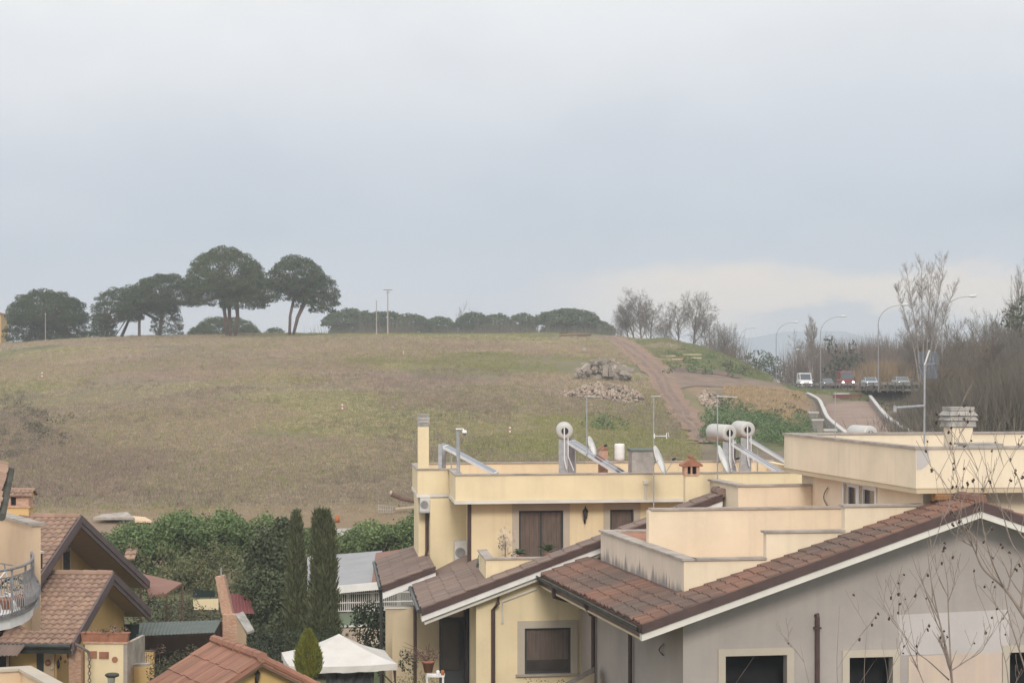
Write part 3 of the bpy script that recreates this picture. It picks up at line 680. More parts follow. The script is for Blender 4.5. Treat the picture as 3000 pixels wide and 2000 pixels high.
# twig thickets (uncountable)
def thicket(name,m,spotsxy,h,n_per,wid=.07,lean=.35):
    V=[]
    for (X,Y,r_,hh) in spotsxy:
        n=n_per
        ax=X+rng.normal(0,r_,n); ay=Y+rng.normal(0,r_,n); az=zarr(ax,ay)
        ln=hh*rng.uniform(.35,1.05,n); t0=rng.uniform(0,.6,n)*ln
        dx=rng.normal(0,lean,n)*ln; dy=rng.normal(0,lean,n)*ln
        b=np.stack([ax+dx*t0/ln*.6,ay+dy*t0/ln*.6,az+t0],1); e=np.stack([ax+dx,ay+dy,az+ln],1)
        w=np.stack([np.full(n,wid)*rng.uniform(.5,1.4,n),rng.normal(0,.03,n),np.zeros(n)],1)
        V.append(np.stack([b-w*.5,b+w*.5,e],1).reshape(-1,3))
    return tag(npmesh(name,np.concatenate(V),3,m),kind='stuff')
sp=[]
for k in range(190):
    px=rd.uniform(2700,3150); Y=rd.uniform(172,232); X=(px-1500)/f*Y
    sp.append((X,Y,1.7,rd.uniform(3,7.4)*min(1,max(.36,(px-2650)/300))))
thicket('wood_undergrowth','twig',sp[:110],4,300,.042,.26); thicket('wood_undergrowth','barkgrey',sp[110:],4,260,.038,.34)
sp=[]
for k in range(420):
    px=rd.uniform(2100,3100); Y=rd.uniform(385,450); X=(px-1500)/f*Y
    if 40<X<56: continue
    sp.append((X,Y,2.2,rd.uniform(5,10.5)))
thicket('far_undergrowth','twigred',sp,5,130,.09,.16)
sp=[((rd.uniform(2425,2720)-1500)/f*(Y:=rd.uniform(345,365)),Y,1.6,rd.uniform(3.4,5.2)) for k in range(60)]
sp=[(x if not 40<x<56.5 else 57+rd.random()*6,y,r_,h) for x,y,r_,h in sp]
thicket('willow_scrub','twigorange',sp,4,170,.08,.16)
# ivy clad trunks and dark evergreens in the wood
def lobetree(name,label,loc,lobes,m,trunk_r=.18,leaf=.45,dens=5,group=None,cat='tree',trunk_h=None,trunkname='trunk',bark='barkgrey'):
    root=empty(name,loc,label,cat,group); Lo=Vector(loc)
    if trunk_r:
        h=trunk_h or max(l[0][2] for l in lobes)
        mb=MB(); mb.tube([Lo,Lo+Vector((.05,0,h*.5)),Lo+Vector((lobes[0][0][0]*.6,0,h))],[trunk_r,trunk_r*.8,trunk_r*.4],7,True); mb.build(trunkname,bark,root,True)
    leafy('foliage',m,root,[(Lo+Vector(c),r) for c,r in lobes],dens,leaf,spread=1.4)
    return root
lobetree('ivy_tree','crooked dark ivy-clad tree behind the red van',onground(2448,372,-.2),[((-1.2,0,8.4),(.8,.8,1)),((-.6,0,7.0),(.9,.9,1.2)),((.4,0,5.5),(1.1,1,1.3)),((1.2,0,4.3),(1.3,1.2,1.3)),((-.6,0,3.6),(1.6,1.3,1.4)),((1,0,2.2),(2,1.5,1.4))],'ivy',.25,.5,4)
lobetree('evergreen_tree','dark narrow evergreen standing in the wood behind the silver car',onground(2498,380,-.2),[((0,0,7.2),(.7,.7,1.3)),((-.3,0,5.6),(1.3,1,1.3)),((.6,0,4.5),(1.5,1.2,1.3)),((0,0,3),(2,1.4,1.5))],'ivy',.2,.5,4)
lobetree('evergreen_tree','small pointed dark evergreen beyond the guard rail between tall lamps',onground(2525,385,-.2),[((0,0,5.4),(.5,.5,1.2)),((0,0,4),(.9,.8,1.2)),((0,0,2.6),(1.3,1,1.3))],'ivy',.16,.5,4)
lobetree('round_pine','dark domed pine left of the pale slender poplar',onground(2225,470,-.3),[((0,0,6.6),(3.2,3,1.9)),((-2.6,0,5.6),(2.6,2.4,1.8)),((2.8,0,5.4),(2.8,2.5,1.9)),((0,0,4.4),(4.6,3,2)),((-4,0,3.6),(2.4,2,1.8)),((4.6,0,3.4),(2.6,2,2)),((0,0,2),(5,3,2))],'pine',.35,.6,3.2)
lobetree('dark_pine','dark green pine crown rising out of the wood at the picture edge',onground(3010,214,-.2),[((0,0,9.2),(1.8,1.6,1.2)),((1.4,0,8.6),(1.8,1.6,1.2)),((-1.2,0,8.3),(1.5,1.5,1.1)),((.5,0,7.4),(2.2,1.6,1.2))],'pinedark',.22,.32,7)
# bare scrub skyline over the belt
for k,(px,s_) in enumerate(((1170,.75),(1330,1.0),(1405,.95),(1452,.9),(1560,.7))):
    copy_tree(protos[k%3],None,onground(px,600,.0),k*1.3,(1.3*s_,1.3*s_,1.75*s_),'faint bare tree standing behind the far pine belt','bare trees behind the pine belt')
sp=[((rd.uniform(960,1800)-1500)/f*(Y:=rd.uniform(548,556)),Y,2.5,rd.uniform(9.5,12.5)) for k in range(60)]
thicket('belt_undergrowth','twig',sp,5,130,.16,.12)
# ------------------------------------------------------------------ field vegetation
def tufts(name,m,X,Y,h,blades,wid,spread=.35):
    n=len(X); k=blades
    ax=np.repeat(X,k)+rng.normal(0,.16,n*k); ay=np.repeat(Y,k)+rng.normal(0,.16,n*k); az=zarr(ax,ay)-.03
    hh=np.repeat(h,k)*rng.uniform(.5,1.15,n*k)
    e=np.stack([ax+rng.normal(0,spread,n*k)*hh,ay+rng.normal(0,spread,n*k)*hh,az+hh],1)
    w=np.stack([wid*rng.uniform(.6,1.4,n*k),rng.normal(0,.02,n*k),np.zeros(n*k)],1); b=np.stack([ax,ay,az],1)
    V=np.stack([b-w*.5,b+w*.5,e],1).reshape(-1,3)
    t=np.repeat(rng.random(n),k); uv=np.stack([np.clip(t+rng.normal(0,.15,n*k),0,1),rng.random(n*k)],1)
    return tag(npmesh(name,V,3,m,None,uv),kind='stuff')
def field(n,pxr,Yr,nscale,lo,keep=None,seed=0.0):
    u=rng.random(n); Y=1/(1/Yr[0]+(1/Yr[1]-1/Yr[0])*u**.8)   # denser near the eye
    px=rng.uniform(*pxr,n); X=(px-1500)/f*Y
    m=np.array([mnoise.fractal(Vector((x*nscale,y*nscale*.55,seed)),1.0,2.0,4) for x,y in zip(X,Y)])
    ok=m>lo
    py=HY-f*zarr(X,Y)/Y
    ok&=~((px>1760)&(px<2160)&(np.abs(px-np.interp(py,[985,1010,1050,1100,1160,1215,1265,1300],[1785,1830,1885,1935,1980,2030,2070,2110]))<np.interp(py,[985,1300],[22,60])))
    ok&=~((px>1930)&(py>1080)&(py<1240)&(px>np.interp(py,[1080,1240],[1960,2060])))
    return X[ok],Y[ok]
X,Y=field(80000,(-250,2000),(132,400),.022,-.06); NR=rng.random(len(X))<np.clip((250-Y+np.array([90*mnoise.noise(Vector((x*.03,y*.02,8))) for x,y in zip(X,Y)]))/110,0,.92); A_,B_=X[~NR],Y[~NR]; tufts('dry_weeds','drygrass',A_,B_,rng.uniform(.15,.45,len(A_))*np.clip(.5+.5*(B_-124)/170,.5,1),6,.05); A_,B_=X[NR],Y[NR]; tufts('low_weeds','lowweeds',A_,B_,rng.uniform(.15,.45,len(A_))*np.clip(.5+.5*(B_-124)/170,.5,1),6,.05)
X,Y=field(70000,(-250,2050),(127,405),.03,-.05,seed=5.0); NR=rng.random(len(X))<np.clip((250-Y+np.array([90*mnoise.noise(Vector((x*.03,y*.02,8))) for x,y in zip(X,Y)]))/110,0,.92); A_,B_=X[~NR],Y[~NR]; tufts('straw_grass','strawgrass',A_,B_,rng.uniform(.1,.32,len(A_))*np.clip(.5+.5*(B_-124)/170,.5,1),6,.05); A_,B_=X[NR],Y[NR]; tufts('low_straw','lowstraw',A_,B_,rng.uniform(.1,.32,len(A_))*np.clip(.5+.5*(B_-124)/170,.5,1),6,.05)
X,Y=field(80000,(-250,2250),(126,405),.022,.0,seed=11.0); tufts('green_grass','greengrass',X,Y,rng.uniform(.1,.30,len(X))*np.clip(.5+.5*(Y-124)/170,.5,1),6,.055)
X,Y=field(60000,(850,2050),(132,300),.04,-.02,seed=41.0); tufts('green_grass','greengrass',X,Y,rng.uniform(.08,.24,len(X)),6,.045,.45)
X,Y=field(9000,(-250,1750),(133,395),.06,.26,seed=21.0); tufts('dark_weeds','darkbrush',X,Y,rng.uniform(.2,.5,len(X)),7,.04,.5)
X,Y=field(24000,(-250,1500),(133,372),.03,.10,seed=31.0); tufts('mauve_weeds','mauveweed',X,Y,rng.uniform(.15,.42,len(X)),8,.035,.55)
# leafy brush on the banks (uncountable)
def brushmass(name,m,pts,leaf,dens):
    lob=[(p+Vector((0,0,r_*.35)),(r_,r_,r_*.7)) for p,r_ in pts]
    return tag(leafy(name,m,None,lob,dens,leaf,zlo=-.3,spread=1.4),kind='stuff')
pts=[]
for k in range(120):
    px=rd.uniform(2075,2395); py=rd.uniform(1195,1310)
    if py<np.interp(px,[2075,2150,2200,2300,2390],[1190,1185,1215,1225,1235]): continue
    pts.append((gpt(px,py,150),rd.uniform(.5,1.25)))
brushmass('bank_brush','brush',pts,.17,20)
pts=[(gpt(rd.uniform(2075,2130),rd.uniform(1165,1210),150),rd.uniform(.35,.6)) for k in range(14)]
pts+=[(gpt(*p,180),r_) for p,r_ in (((2330,1168),.5),((2312,1200),.7),((2285,1215),.6),((2345,1215),.6),((2270,1180),.35))]
brushmass('bank_brush','olive',pts,.24,9)
pts=[]
for k in range(75):
    px=rd.uniform(1950,2235); py=rd.uniform(1015,1105)
    if py<np.interp(px,[1950,2050,2150,2235],[1030,1030,1062,1090])+6: continue
    pts.append((gpt(px,py,230),rd.uniform(.3,.8)))
brushmass('mound_brush','brush',pts,.26,8)
pts=[(gpt(rd.uniform(2120,2230),rd.uniform(1072,1100),230),rd.uniform(.4,.8)) for k in range(22)]
brushmass('mound_brush','olive',pts,.26,8)
pts=[(gpt(rd.gauss(1770,32),rd.gauss(1248,12),140),rd.uniform(.3,.6)) for k in range(26)]
brushmass('field_brush','brush',pts,.2,9)
pts=[]
for k in range(170):
    px=rd.uniform(-150,165); py=rd.uniform(1155,1345)
    if px>165-abs(py-1260)*1.0: continue
    pts.append((gpt(px,py,140),rd.uniform(.28,.62)))
brushmass('hillside_scrub','scrubdark',pts,.10,42)
pts=[(gpt(rd.gauss(150,45),rd.gauss(1250,40),140),rd.uniform(.3,.7)) for k in range(26)]
brushmass('hillside_scrub','olive',pts,.18,8)
pts=[]
for k in range(90):
    Y=rd.uniform(208,262); X=rd.uniform(38.5,41.6) if Y>235 else rd.uniform(37,44)
    if X<np.interp(Y,[155,170,189,210,236,263],[29.4,30.7,32.6,35,38.4,41.8])+.7: continue
    pts.append((Vector((X,Y,zfun(X,Y))),rd.uniform(.3,.55)))
for k in range(60):
    px=rd.uniform(2660,2960); Y=rd.uniform(172,205); pts.append((onground(px,Y),rd.uniform(.4,.9)))
brushmass('verge_brush','olive',pts,.22,8)
pts=[]
for k in range(70):
    px=rd.uniform(2620,2900); Y=rd.uniform(162,200); 
    if px<np.interp(Y,[162,185,200],[2740,2660,2640]): continue
    
    if (px-1500)/f*Y<np.interp(Y,[155,170,189,210,236,263],[29.4,30.7,32.6,35,38.4,41.8])+.9: continue
    pts.append((onground(px,Y),rd.uniform(.4,.8)))
brushmass('verge_brush','darkbrush',pts,.2,9)
pts=[(Vector((rd.uniform(55.5,60),Y:=rd.uniform(240,345),zfun(57,Y))),rd.uniform(.5,1.1)) for k in range(70)]
pts+=[(Vector((rd.uniform(36,41),Y:=rd.uniform(352,420),zfun(38,Y))),rd.uniform(.5,.9)) for k in range(40)]
brushmass('hedge_behind_road','ivy',pts,.3,6)

# dry grass on the orange bank and green tussocks on the mound
n=9000; px=rng.uniform(2110,2400,n); Y=rng.uniform(205,280,n); X=(px-1500)/f*Y; py=HY-f*zarr(X,Y)/Y
ok=np.array([pin(a+6*mnoise.noise(Vector((x*.5,y*.5,2))),b_,bank) and mnoise.noise(Vector((x*.3,y*.2,4)))>-.15 for a,b_,x,y in zip(px,py,X,Y)])
tufts('bank_grass','bankgrass',X[ok],Y[ok],rng.uniform(.12,.4,ok.sum()),6,.05,.5)
n=26000; px=rng.uniform(1800,2260,n); Y=rng.uniform(225,372,n); X=(px-1500)/f*Y; py=HY-f*zarr(X,Y)/Y
tr=np.interp(py,[985,1004,1038,1075,1105,1150],[1815,1868,1912,1962,1980,2003])
ok=(px>tr)&(py<np.interp(px,[1850,1950,2050,2150,2250],[1120,1075,1080,1095,1118]))&np.array([mnoise.noise(Vector((x*.16,y*.1,9)))>-.2 for x,y in zip(X,Y)])
tufts('mound_grass','moundgrass',X[ok],Y[ok],rng.uniform(.12,.42,ok.sum()),6,.06,.5)

# ivy and evergreen undergrowth among the bare wood
pts=[]
for k in range(150):
    px=rd.uniform(2760,3120); Y=rd.uniform(172,222); p=onground(px,Y); p.z+=rd.uniform(0,1)**1.6*4.2*min(1,(px-2700)/260); pts.append((p,rd.uniform(.35,.95)))
brushmass('wood_ivy','ivy',pts,.17,11)
pts=[]
for k in range(120):
    px=rd.uniform(2150,2750); Y=rd.uniform(385,420); X=(px-1500)/f*Y
    if 40<X<56: continue
    p=onground(px,Y); p.z+=rd.uniform(0,3.5); pts.append((p,rd.uniform(.6,1.3)))
brushmass('wood_ivy','darkbrush',pts,.3,4)

n=2600; Y=rng.uniform(262,340,n); X=rng.uniform(39.2,42.2,n); ok=X>np.interp(Y,[262,266],[42,39.2])
tufts('verge_grass','moundgrass',X[ok],Y[ok],rng.uniform(.25,.6,ok.sum()),7,.06,.5)
# ------------------------------------------------------------------ tiled roofs
def tiles(mb, O, E, Sd, W, Ln, p, c, kind='barrel', clip=None, N=None, seed=1):
    """courses of tiles on a plane: O eave start, E along the eave, Sd up the slope (world)"""
    rd=random.Random(seed); E=Vector(E).normalized(); Sd=Vector(Sd).normalized(); N=N or E.cross(Sd).normalized()
    if N.z<0: N=-N
    ne=int(round(W/p)); ns=int(math.ceil(Ln/c)); colo=[rd.uniform(-.025,.025) if kind=='barrel' else 0 for _ in range(ne)]
    for j in range(ns):
        s0=j*c; s1=min(s0+c*1.14,Ln+.03)
        for i in range(ne):
            e=(i+.5)*p
            if clip and not clip(e,s0+c*.5): continue
            s0=j*c+colo[i]+rd.uniform(-.02,.02); s1=min(s0+c*1.12,Ln+.03); r=(rd.random(),rd.random()); jz=rd.uniform(-.006,.006); je=rd.uniform(-.006,.006)
            if kind=='barrel':
                prof=[(math.cos(a)*.46*p,math.sin(a)*.40*p) for a in [math.pi*k/5 for k in range(6)]]
                lo=.028; hi=.0; k1=.9
            elif kind=='wave':
                prof=[((t-.5)*p*1.04,.16*p*(.5+.5*math.cos((t-.62)*2*math.pi))+(.05*p if t>.3 else 0)) for t in [k/6 for k in range(7)]]
                lo=.05; hi=.0; k1=1
            else:
                prof=[(-.5*p*.985,.0),(-.5*p*.985,.03),(-.2*p,.034),(.2*p,.034),(.5*p*.985,.03),(.5*p*.985,.0)]
                lo=.022; hi=.0; k1=1
            A=[O+E*(e+x+je)+Sd*s0+N*(z+lo+jz) for x,z in prof]; B=[O+E*(e+x*k1+je)+Sd*s1+N*(z*k1+hi+jz) for x,z in prof]
            n=len(prof); F=[(k,k+1,n+k+1,n+k) for k in range(n-1)]
            D=[O+E*(e+x+je)+Sd*s0+N*(max(0,z*.35)+lo*.2) for x,z in prof]   # front lip
            mb.mesh(A+B+D,F+[(2*n+k,2*n+k+1,k+1,k) for k in range(n-1)],r,True)
def deck(mb,O,E,Sd,W,Ln,th=.1):
    E=Vector(E).normalized();Sd=Vector(Sd).normalized();N=E.cross(Sd).normalized()
    if N.z<0:N=-N
    q=[O,O+E*W,O+E*W+Sd*Ln,O+Sd*Ln]
    mb.hexa([x-N*th for x in q]+[x for x in q],(.5,.5),True)
def ridge(mb,a,b,r=.11,step=.36,seed=3):
    a=Vector(a);b=Vector(b);n=max(1,int((b-a).length/step)); rd=random.Random(seed); t=(b-a)/n
    for k in range(n):
        rr=r*rd.uniform(.95,1.06); mb.tube([a+t*k,a+t*(k+1.12)],[rr*1.08,rr*.9],8,True,(rd.random(),rd.random()))
def holed(mb, F, axis, fix, u0,u1,z0,z1, holes, depth):
    """wall sheet in plane axis='b' or 'a' with openings and reveals going back by depth"""
    P=(lambda u,z,d=0:(u,fix+d,z)) if axis=='b' else (lambda u,z,d=0:(fix+d,u,z))
    us=sorted({u0,u1,*[h[0] for h in holes],*[h[1] for h in holes]}); zs=sorted({z0,z1,*[h[2] for h in holes],*[h[3] for h in holes]})
    us=[u for u in us if u0<=u<=u1]; zs=[z for z in zs if z0<=z<=z1]
    for i in range(len(us)-1):
        for j in range(len(zs)-1):
            um,zm=(us[i]+us[i+1])/2,(zs[j]+zs[j+1])/2
            if any(h[0]<um<h[1] and h[2]<zm<h[3] for h in holes): continue
            mb.face([P(us[i],zs[j]),P(us[i+1],zs[j]),P(us[i+1],zs[j+1]),P(us[i],zs[j+1])],(.5,.5))
    for a,b,c,d in holes:
        c_=max(c,z0)
        for q in ([(a,c_),(a,d)],[(a,d),(b,d)],[(b,d),(b,c_)],[(b,c_),(a,c_)]):
            mb.face([P(*q[0]),P(*q[1]),P(*q[1],depth),P(*q[0],depth)],(.5,.5))
def frame_b(mb,u0,u1,z0,z1,b,w,d):   # picture-frame of four butted bars in plane b (front at b-d)
    mb.box(u0,u1,b-d,b,z1-w,z1); mb.box(u0,u0+w,b-d,b,z0,z1-w); mb.box(u1-w,u1,b-d,b,z0,z1-w)
def window(parent,F,u0,u1,z0,z1,b,trim=.18,leaves=1,trimmat='travertine',sill=True,glassm='glass',lace=True,label=None):
    """recessed window: stone surround > dark frame, glass, lace curtain"""
    mb=MB(F); t=trim
    mb.box(u0-t,u1+t,b-.045,b+.01,z1,z1+t); mb.box(u0-t,u0,b-.045,b+.01,z0,z1); mb.box(u1,u1+t,b-.045,b+.01,z0,z1)
    w=mb.build('window',trimmat,parent,label=label)
    if sill:
        mb=MB(F); mb.box(u0-t-.05,u1+t+.05,b-.10,b+.01,z0-.06,z0); mb.build('sill','capstone',w)
    mb=MB(F); fw=.065; db=b+.10
    mb.box(u0,u1,db-.05,db,z1-fw,z1); mb.box(u0,u1,db-.05,db,z0,z0+fw)
    n=leaves
    for k in range(n+1):
        x=u0+(u1-u0)*k/n; xa=max(u0,x-fw*(.5 if 0<k<n else 0 if k==0 else 1)); mb.box(xa,xa+fw,db-.05,db,z0+fw,z1-fw)
    mb.build('frame','frame',w)
    mb=MB(F); mb.face([(u0,db-.01,z0),(u1,db-.01,z0),(u1,db-.01,z1),(u0,db-.01,z1)],(.5,.5)); mb.build('pane',glassm,w)
    if lace:
        mb=MB(F)
        nn=9
        for k in range(nn):
            x0=u0+fw+(u1-u0-2*fw)*k/nn; x1=x0+(u1-u0-2*fw)/nn*.96
            mb.box(x0,x1,db-.018,db-.014,z0+(z1-z0)*.30,z1-fw)
        mb.build('curtain','curtain',w)
    return w
def downpipe(name,pts,parent,F,r=.05,m='brown',brackets=True):
    mb=MB(F); mb.tube(pts,r,8)
    if brackets:
        a=Vector(pts[-2]);b=Vector(pts[-1])
        for k in range(4):
            q=a.lerp(b,.1+.25*k); mb.box(q.x-r*1.3,q.x+r*1.3,q.y-r*1.3,q.y+r*1.3,q.z-.025,q.z+.025)
    return mb.build(name,m,parent)
# ================================================================== A  gabled grey house with terraces (nearest, right)
gh=empty('gabled_house',G.w(16,52,-11),'unfinished grey gabled house with weathered terracotta roof and dark garage openings','house')
a0,b0,z0=G.at(1880,1832,50)                     # front eave corner of the tiles
zs=.333; aA=19.44; zA=z0+(aA-a0)*zs; bR=61.7
slope=G.w(1,0,zs)-G.w(0,0,0); vdir=G.w(0,1,0)
zroof=lambda a: z0+(a-a0)*zs if a<=aA else zA-(a-aA)*zs
mb=MB(); O=G.w(a0,b0,z0); Ln=(aA-a0)*math.hypot(1,zs); Wd=bR-b0; aW=12.97; bW=50.65; sW=(aW-a0)*math.hypot(1,zs)
tiles(mb,O,vdir,slope,Wd,Ln,.155,.34,'barrel',clip=lambda e,s:(e<bW-b0-.02 or s<sW),seed=5)
Or=G.w(aA,b0,zA); sr=G.w(1,0,-zs)-G.w(0,0,0)
tiles(mb,G.w(aA+7.9,b0,zA-7.9*zs),vdir,-sr,2.0,7.9*math.hypot(1,zs),.155,.34,'barrel',seed=6)
rf=mb.build('roof','oldtile',gh)
mb=MB(); mb.F=G; n=.10
th=.12
mb.hexa([(a0,b0,z0-th),(aA,b0,zA-th),(aA,bW,zA-th),(a0,bW,z0-th),(a0,b0,z0),(aA,b0,zA),(aA,bW,zA),(a0,bW,z0)],(.5,.5))
mb.hexa([(a0,bW,z0-th),(aW,bW,zroof(aW)-th),(aW,bR,zroof(aW)-th),(a0,bR,z0-th),(a0,bW,z0),(aW,bW,zroof(aW)),(aW,bR,zroof(aW)),(a0,bR,z0)],(.5,.5))
mb.hexa([(aA,b0,zA-th),(aA+7.9,b0,zA-7.9*zs-th),(aA+7.9,bW,zA-7.9*zs-th),(aA,bW,zA-th),(aA,b0,zA),(aA+7.9,b0,zA-7.9*zs),(aA+7.9,bW,zA-7.9*zs),(aA,bW,zA)],(.5,.5))
mb.build('roof_deck','tiledeck',rf)
mb=MB(); ridge(mb,G.w(aA,b0-.05,zA+.06),G.w(aA,b0+1.9,zA+.06),.14,.4); mb.build('ridge_cap','oldtile',rf)
mb=MB(); ridge(mb,G.w(aA-.55,b0+1.55,zA+.10),G.w(aA+.65,b0+1.6,zA+.08),.15,.6,9); mb.build('ridge_cap','cap_orange',rf)
# verge boards (brown over cream) along both gable slopes, eave boards
def verge(F,b,th,pts,zt,zb,bback):   # pts list of (a,z) along the gable
    mb=MB(F)
    for (a1,z1),(a2,z2) in zip(pts[:-1],pts[1:]):
        mb.hexa([(a1,b,z1+zb),(a2,b,z2+zb),(a2,b+th,z2+zb),(a1,b+th,z1+zb),(a1,b,z1+zt),(a2,b,z2+zt),(a2,b+th,z2+zt),(a1,b+th,z1+zt)],(.5,.5))
    return mb
gp=[(a0,z0),(aA,zA),(aA+7.9,zA-7.9*zs)]
verge(G,b0-.06,.05,gp,.03,-.18,0).build('verge_board','brown',gh)
verge(G,b0-.02,.22,[(a,z) for a,z in gp],-.183,-.34,0).build('verge_trim','offwhite',gh)
mb=MB(G); bF=49.75; aL=12.72
mb.box(a0+.02,a0+.14,b0+.21,bR,z0-.34,z0-.29); mb.build('eave_trim','tan',gh)
mb=MB(G); mb.box(a0+.03,a0+.13,b0+.21,bR,z0-.288,z0-.125); mb.build('eave_board','brown',gh)
mb=MB(G)
mb.hexa([(a0+.15,b0+.205,z0-.30),(aA,b0+.205,zA-.30),(aA,bF,zA-.30),(a0+.15,bF,z0-.30),(a0+.15,b0+.205,z0-.24),(aA,b0+.205,zA-.24),(aA,bF,zA-.24),(a0+.15,bF,z0-.24)],(.5,.5))
mb.hexa([(a0+.15,bF,z0-.30),(aL,bF,zroof(aL)-.30),(aL,bR-.1,zroof(aL)-.30),(a0+.15,bR-.1,z0-.30),(a0+.15,bF,z0-.24),(aL,bF,zroof(aL)-.24),(aL,bR-.1,zroof(aL)-.24),(a0+.15,bR-.1,z0-.24)],(.5,.5))
mb.hexa([(aA,b0+.205,zA-.30),(aA+7.9,b0+.205,zA-7.9*zs-.30),(aA+7.9,bF,zA-7.9*zs-.30),(aA,bF,zA-.30),(aA,b0+.205,zA-.24),(aA+7.9,b0+.205,zA-7.9*zs-.24),(aA+7.9,bF,zA-7.9*zs-.24),(aA,bF,zA-.24)],(.5,.5))
mb.build('soffit','greyren',gh)
# gutter: half round with hanging tile ends
mb=MB(G)
pr=[(-.13,.0),(-.12,-.07),(-.07,-.12),(0,-.13),(.05,-.10)]
for k in range(len(pr)-1):
    (x1,y1),(x2,y2)=pr[k],pr[k+1]
    mb.face([(a0+x1,b0-.03,z0+y1-.02),(a0+x1,bR,z0+y1-.02),(a0+x2,bR,z0+y2-.02),(a0+x2,b0-.03,z0+y2-.02)],(.5,.5))
    mb.face([(a0+x1*.85,b0-.03,z0+y1*.85-.02),(a0+x2*.85,b0-.03,z0+y2*.85-.02),(a0+x2*.85,bR,z0+y2*.85-.02),(a0+x1*.85,bR,z0+y1*.85-.02)],(.5,.5))
mb.tube([(a0-.13,b0-.03,z0-.015),(a0-.13,bR,z0-.015)],.018,6)
mb.build('gutter','moss',gh)
# walls
win=[G.onb(px,py,bF) for px,py in ((2125,1921),(2305,1921),(2488,1925),(2615,1925),(2957,1910),(3100,1910))]
zw=win[0][2]; zf=-8.55
holes=[(win[0][0],win[1][0],zf,zw),(win[2][0],win[3][0],zf,win[2][2]),(win[4][0],win[5][0],zf,win[4][2])]
mb=MB(G); ze=zroof(aL)-.28; aE=aA+(aA-aL)
holed(mb,G,'b',bF,aL,aE,-11,ze,holes,.28)
mb.face([(aL,bF,ze),(aE,bF,ze),(aA,bF,zA-.28)],(.5,.5))
mb.face([(aL,bF,-11),(aL,bF,ze),(aL,bR-.6,ze),(aL,bR-.6,-11)],(.5,.5))
mb.face([(aL,bR-.6,-11),(aL,bR-.6,ze),(aW+3,bR-.6,ze),(aW+3,bR-.6,-11)],(.5,.5))
mb.face([(aE,bF,-11),(aE,bF,ze),(aE,bR-.6,ze),(aE,bR-.6,-11)],(.5,.5))
mb.build('wall','greyren',gh)
for (h0,h1,hz0,hz1) in holes:
    mb=MB(G); t=.17
    mb.box(h0-t,h1+t,bF-.03,bF-.002,hz1,hz1+t); mb.box(h0-t,h0,bF-.03,bF-.002,hz0,hz1); mb.box(h1,h1+t,bF-.03,bF-.002,hz0,hz1)
    w=mb.build('window','travertine',gh)
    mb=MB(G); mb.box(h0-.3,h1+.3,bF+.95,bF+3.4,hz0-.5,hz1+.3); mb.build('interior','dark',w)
    mb=MB(G); mb.tube([(h0+.05,bF+.2,hz1-1.0),(h0+.75,bF+.24,hz1-.05)],.006,4); mb.build('stay_wire','rust',w)
    mb=MB(G); mb.box(h0-.25,h1+.25,bF-.10,bF+.05,hz0-.06,hz0); mb.build('sill','travertine',w)
mb=MB(G); p=[G.onb(x,y,bF-.008) for x,y in ((2627,1800),(2957,1784),(2957,1912),(2640,1918))]; mb.face([q for q in p],(.5,.5)); mb.build('primer_patch','patch',gh)
mb=MB(G); p=[G.onb(x,y,bF-.012) for x,y in ((2662,1921),(2935,1909),(2935,2060),(2662,2060))]; mb.face(p,(.5,.5)); mb.build('primer_patch','patch2',gh)
q=G.onb(2395,1800,bF-.09); mb=MB(G); mb.tube([(q[0],bF-.005,q[2]-.03),(q[0],bF-.07,q[2]+.0),(q[0],bF-.09,q[2]-.08),(q[0],bF-.09,-10.9)],.055,8)
mb.box(q[0]-.08,q[0]+.08,bF-.15,bF-.01,q[2]-.32,q[2]-.28); mb.build('downpipe','brown',gh)
q=G.ona(1846,1880,aL-.09); mb=MB(G); mb.tube([(a0-.04,q[1],z0-.14),(a0+.1,q[1],z0-.4),(aL-.09,q[1],z0-.45),(aL-.09,q[1],-10.9)],.055,8); mb.build('downpipe','brown',gh)
q=G.ona(1738,1810,aL-.09); mb=MB(G); mb.tube([(a0-.04,q[1]-.3,z0-.14),(a0-.02,q[1]-.3,z0-.38),(a0+.35,q[1]-.1,z0-.5),(aL-.09,q[1],z0-.62),(aL-.09,q[1],-10.9)],.06,8); mb.build('downpipe','brown',gh)
def cable(px0,py0,py1,bul,plane,val,parent):
    mb=MB(G); P=[]
    for k in range(7):
        t=k/6; px=px0-bul*math.sin(t*math.pi*.95); py=py0+(py1-py0)*t
        P.append(G.onb(px,py,val) if plane=='b' else G.ona(px,py,val))
    mb.tube(P,.014,5); mb.build('loose_cable','black',parent)
cable(1945,1885,1918,14,'a',aL-.05,gh)
# ---- terrace house behind: stepped parapets, upper room, flat roof
th_=empty('terrace_house',G.w(18,55,-11),'cream stucco house with stepped terrace parapets, big square chimney and flat roof','house')
T1,T2,T3=-4.60,-3.985,-3.40; aK=18.85
s1=G.onb(2245,1562,bW)[0]; s2=G.onb(2475,1485,bW)[0]
def wallbox(mb,a0_,a1_,b0_,b1_,z0_,z1_): mb.box(a0_,a1_,b0_,b1_,z0_,z1_)
mb=MB(G)
mb.face([(aW,bW,-6.2),(s1,bW,-6.2),(s1,bW,T1),(aW,bW,T1)],(.5,.5)); mb.face([(s1,bW,-6.2),(s2,bW,-6.2),(s2,bW,T2),(s1,bW,T2)],(.5,.5)); mb.face([(s2,bW,-6.2),(aK-.02,bW,-6.2),(aK-.02,bW,T3),(s2,bW,T3)],(.5,.5))
mb.box(aW+.002,s1,bW+.003,bW+.25,-5.9,T1); mb.box(s1,s2,bW+.003,bW+.25,-5.9,T2); mb.box(s2,aK-.03,bW+.003,bW+.25,-5.9,T3)
mb.build('stepped_wall','cream',th_)
bB=59.45
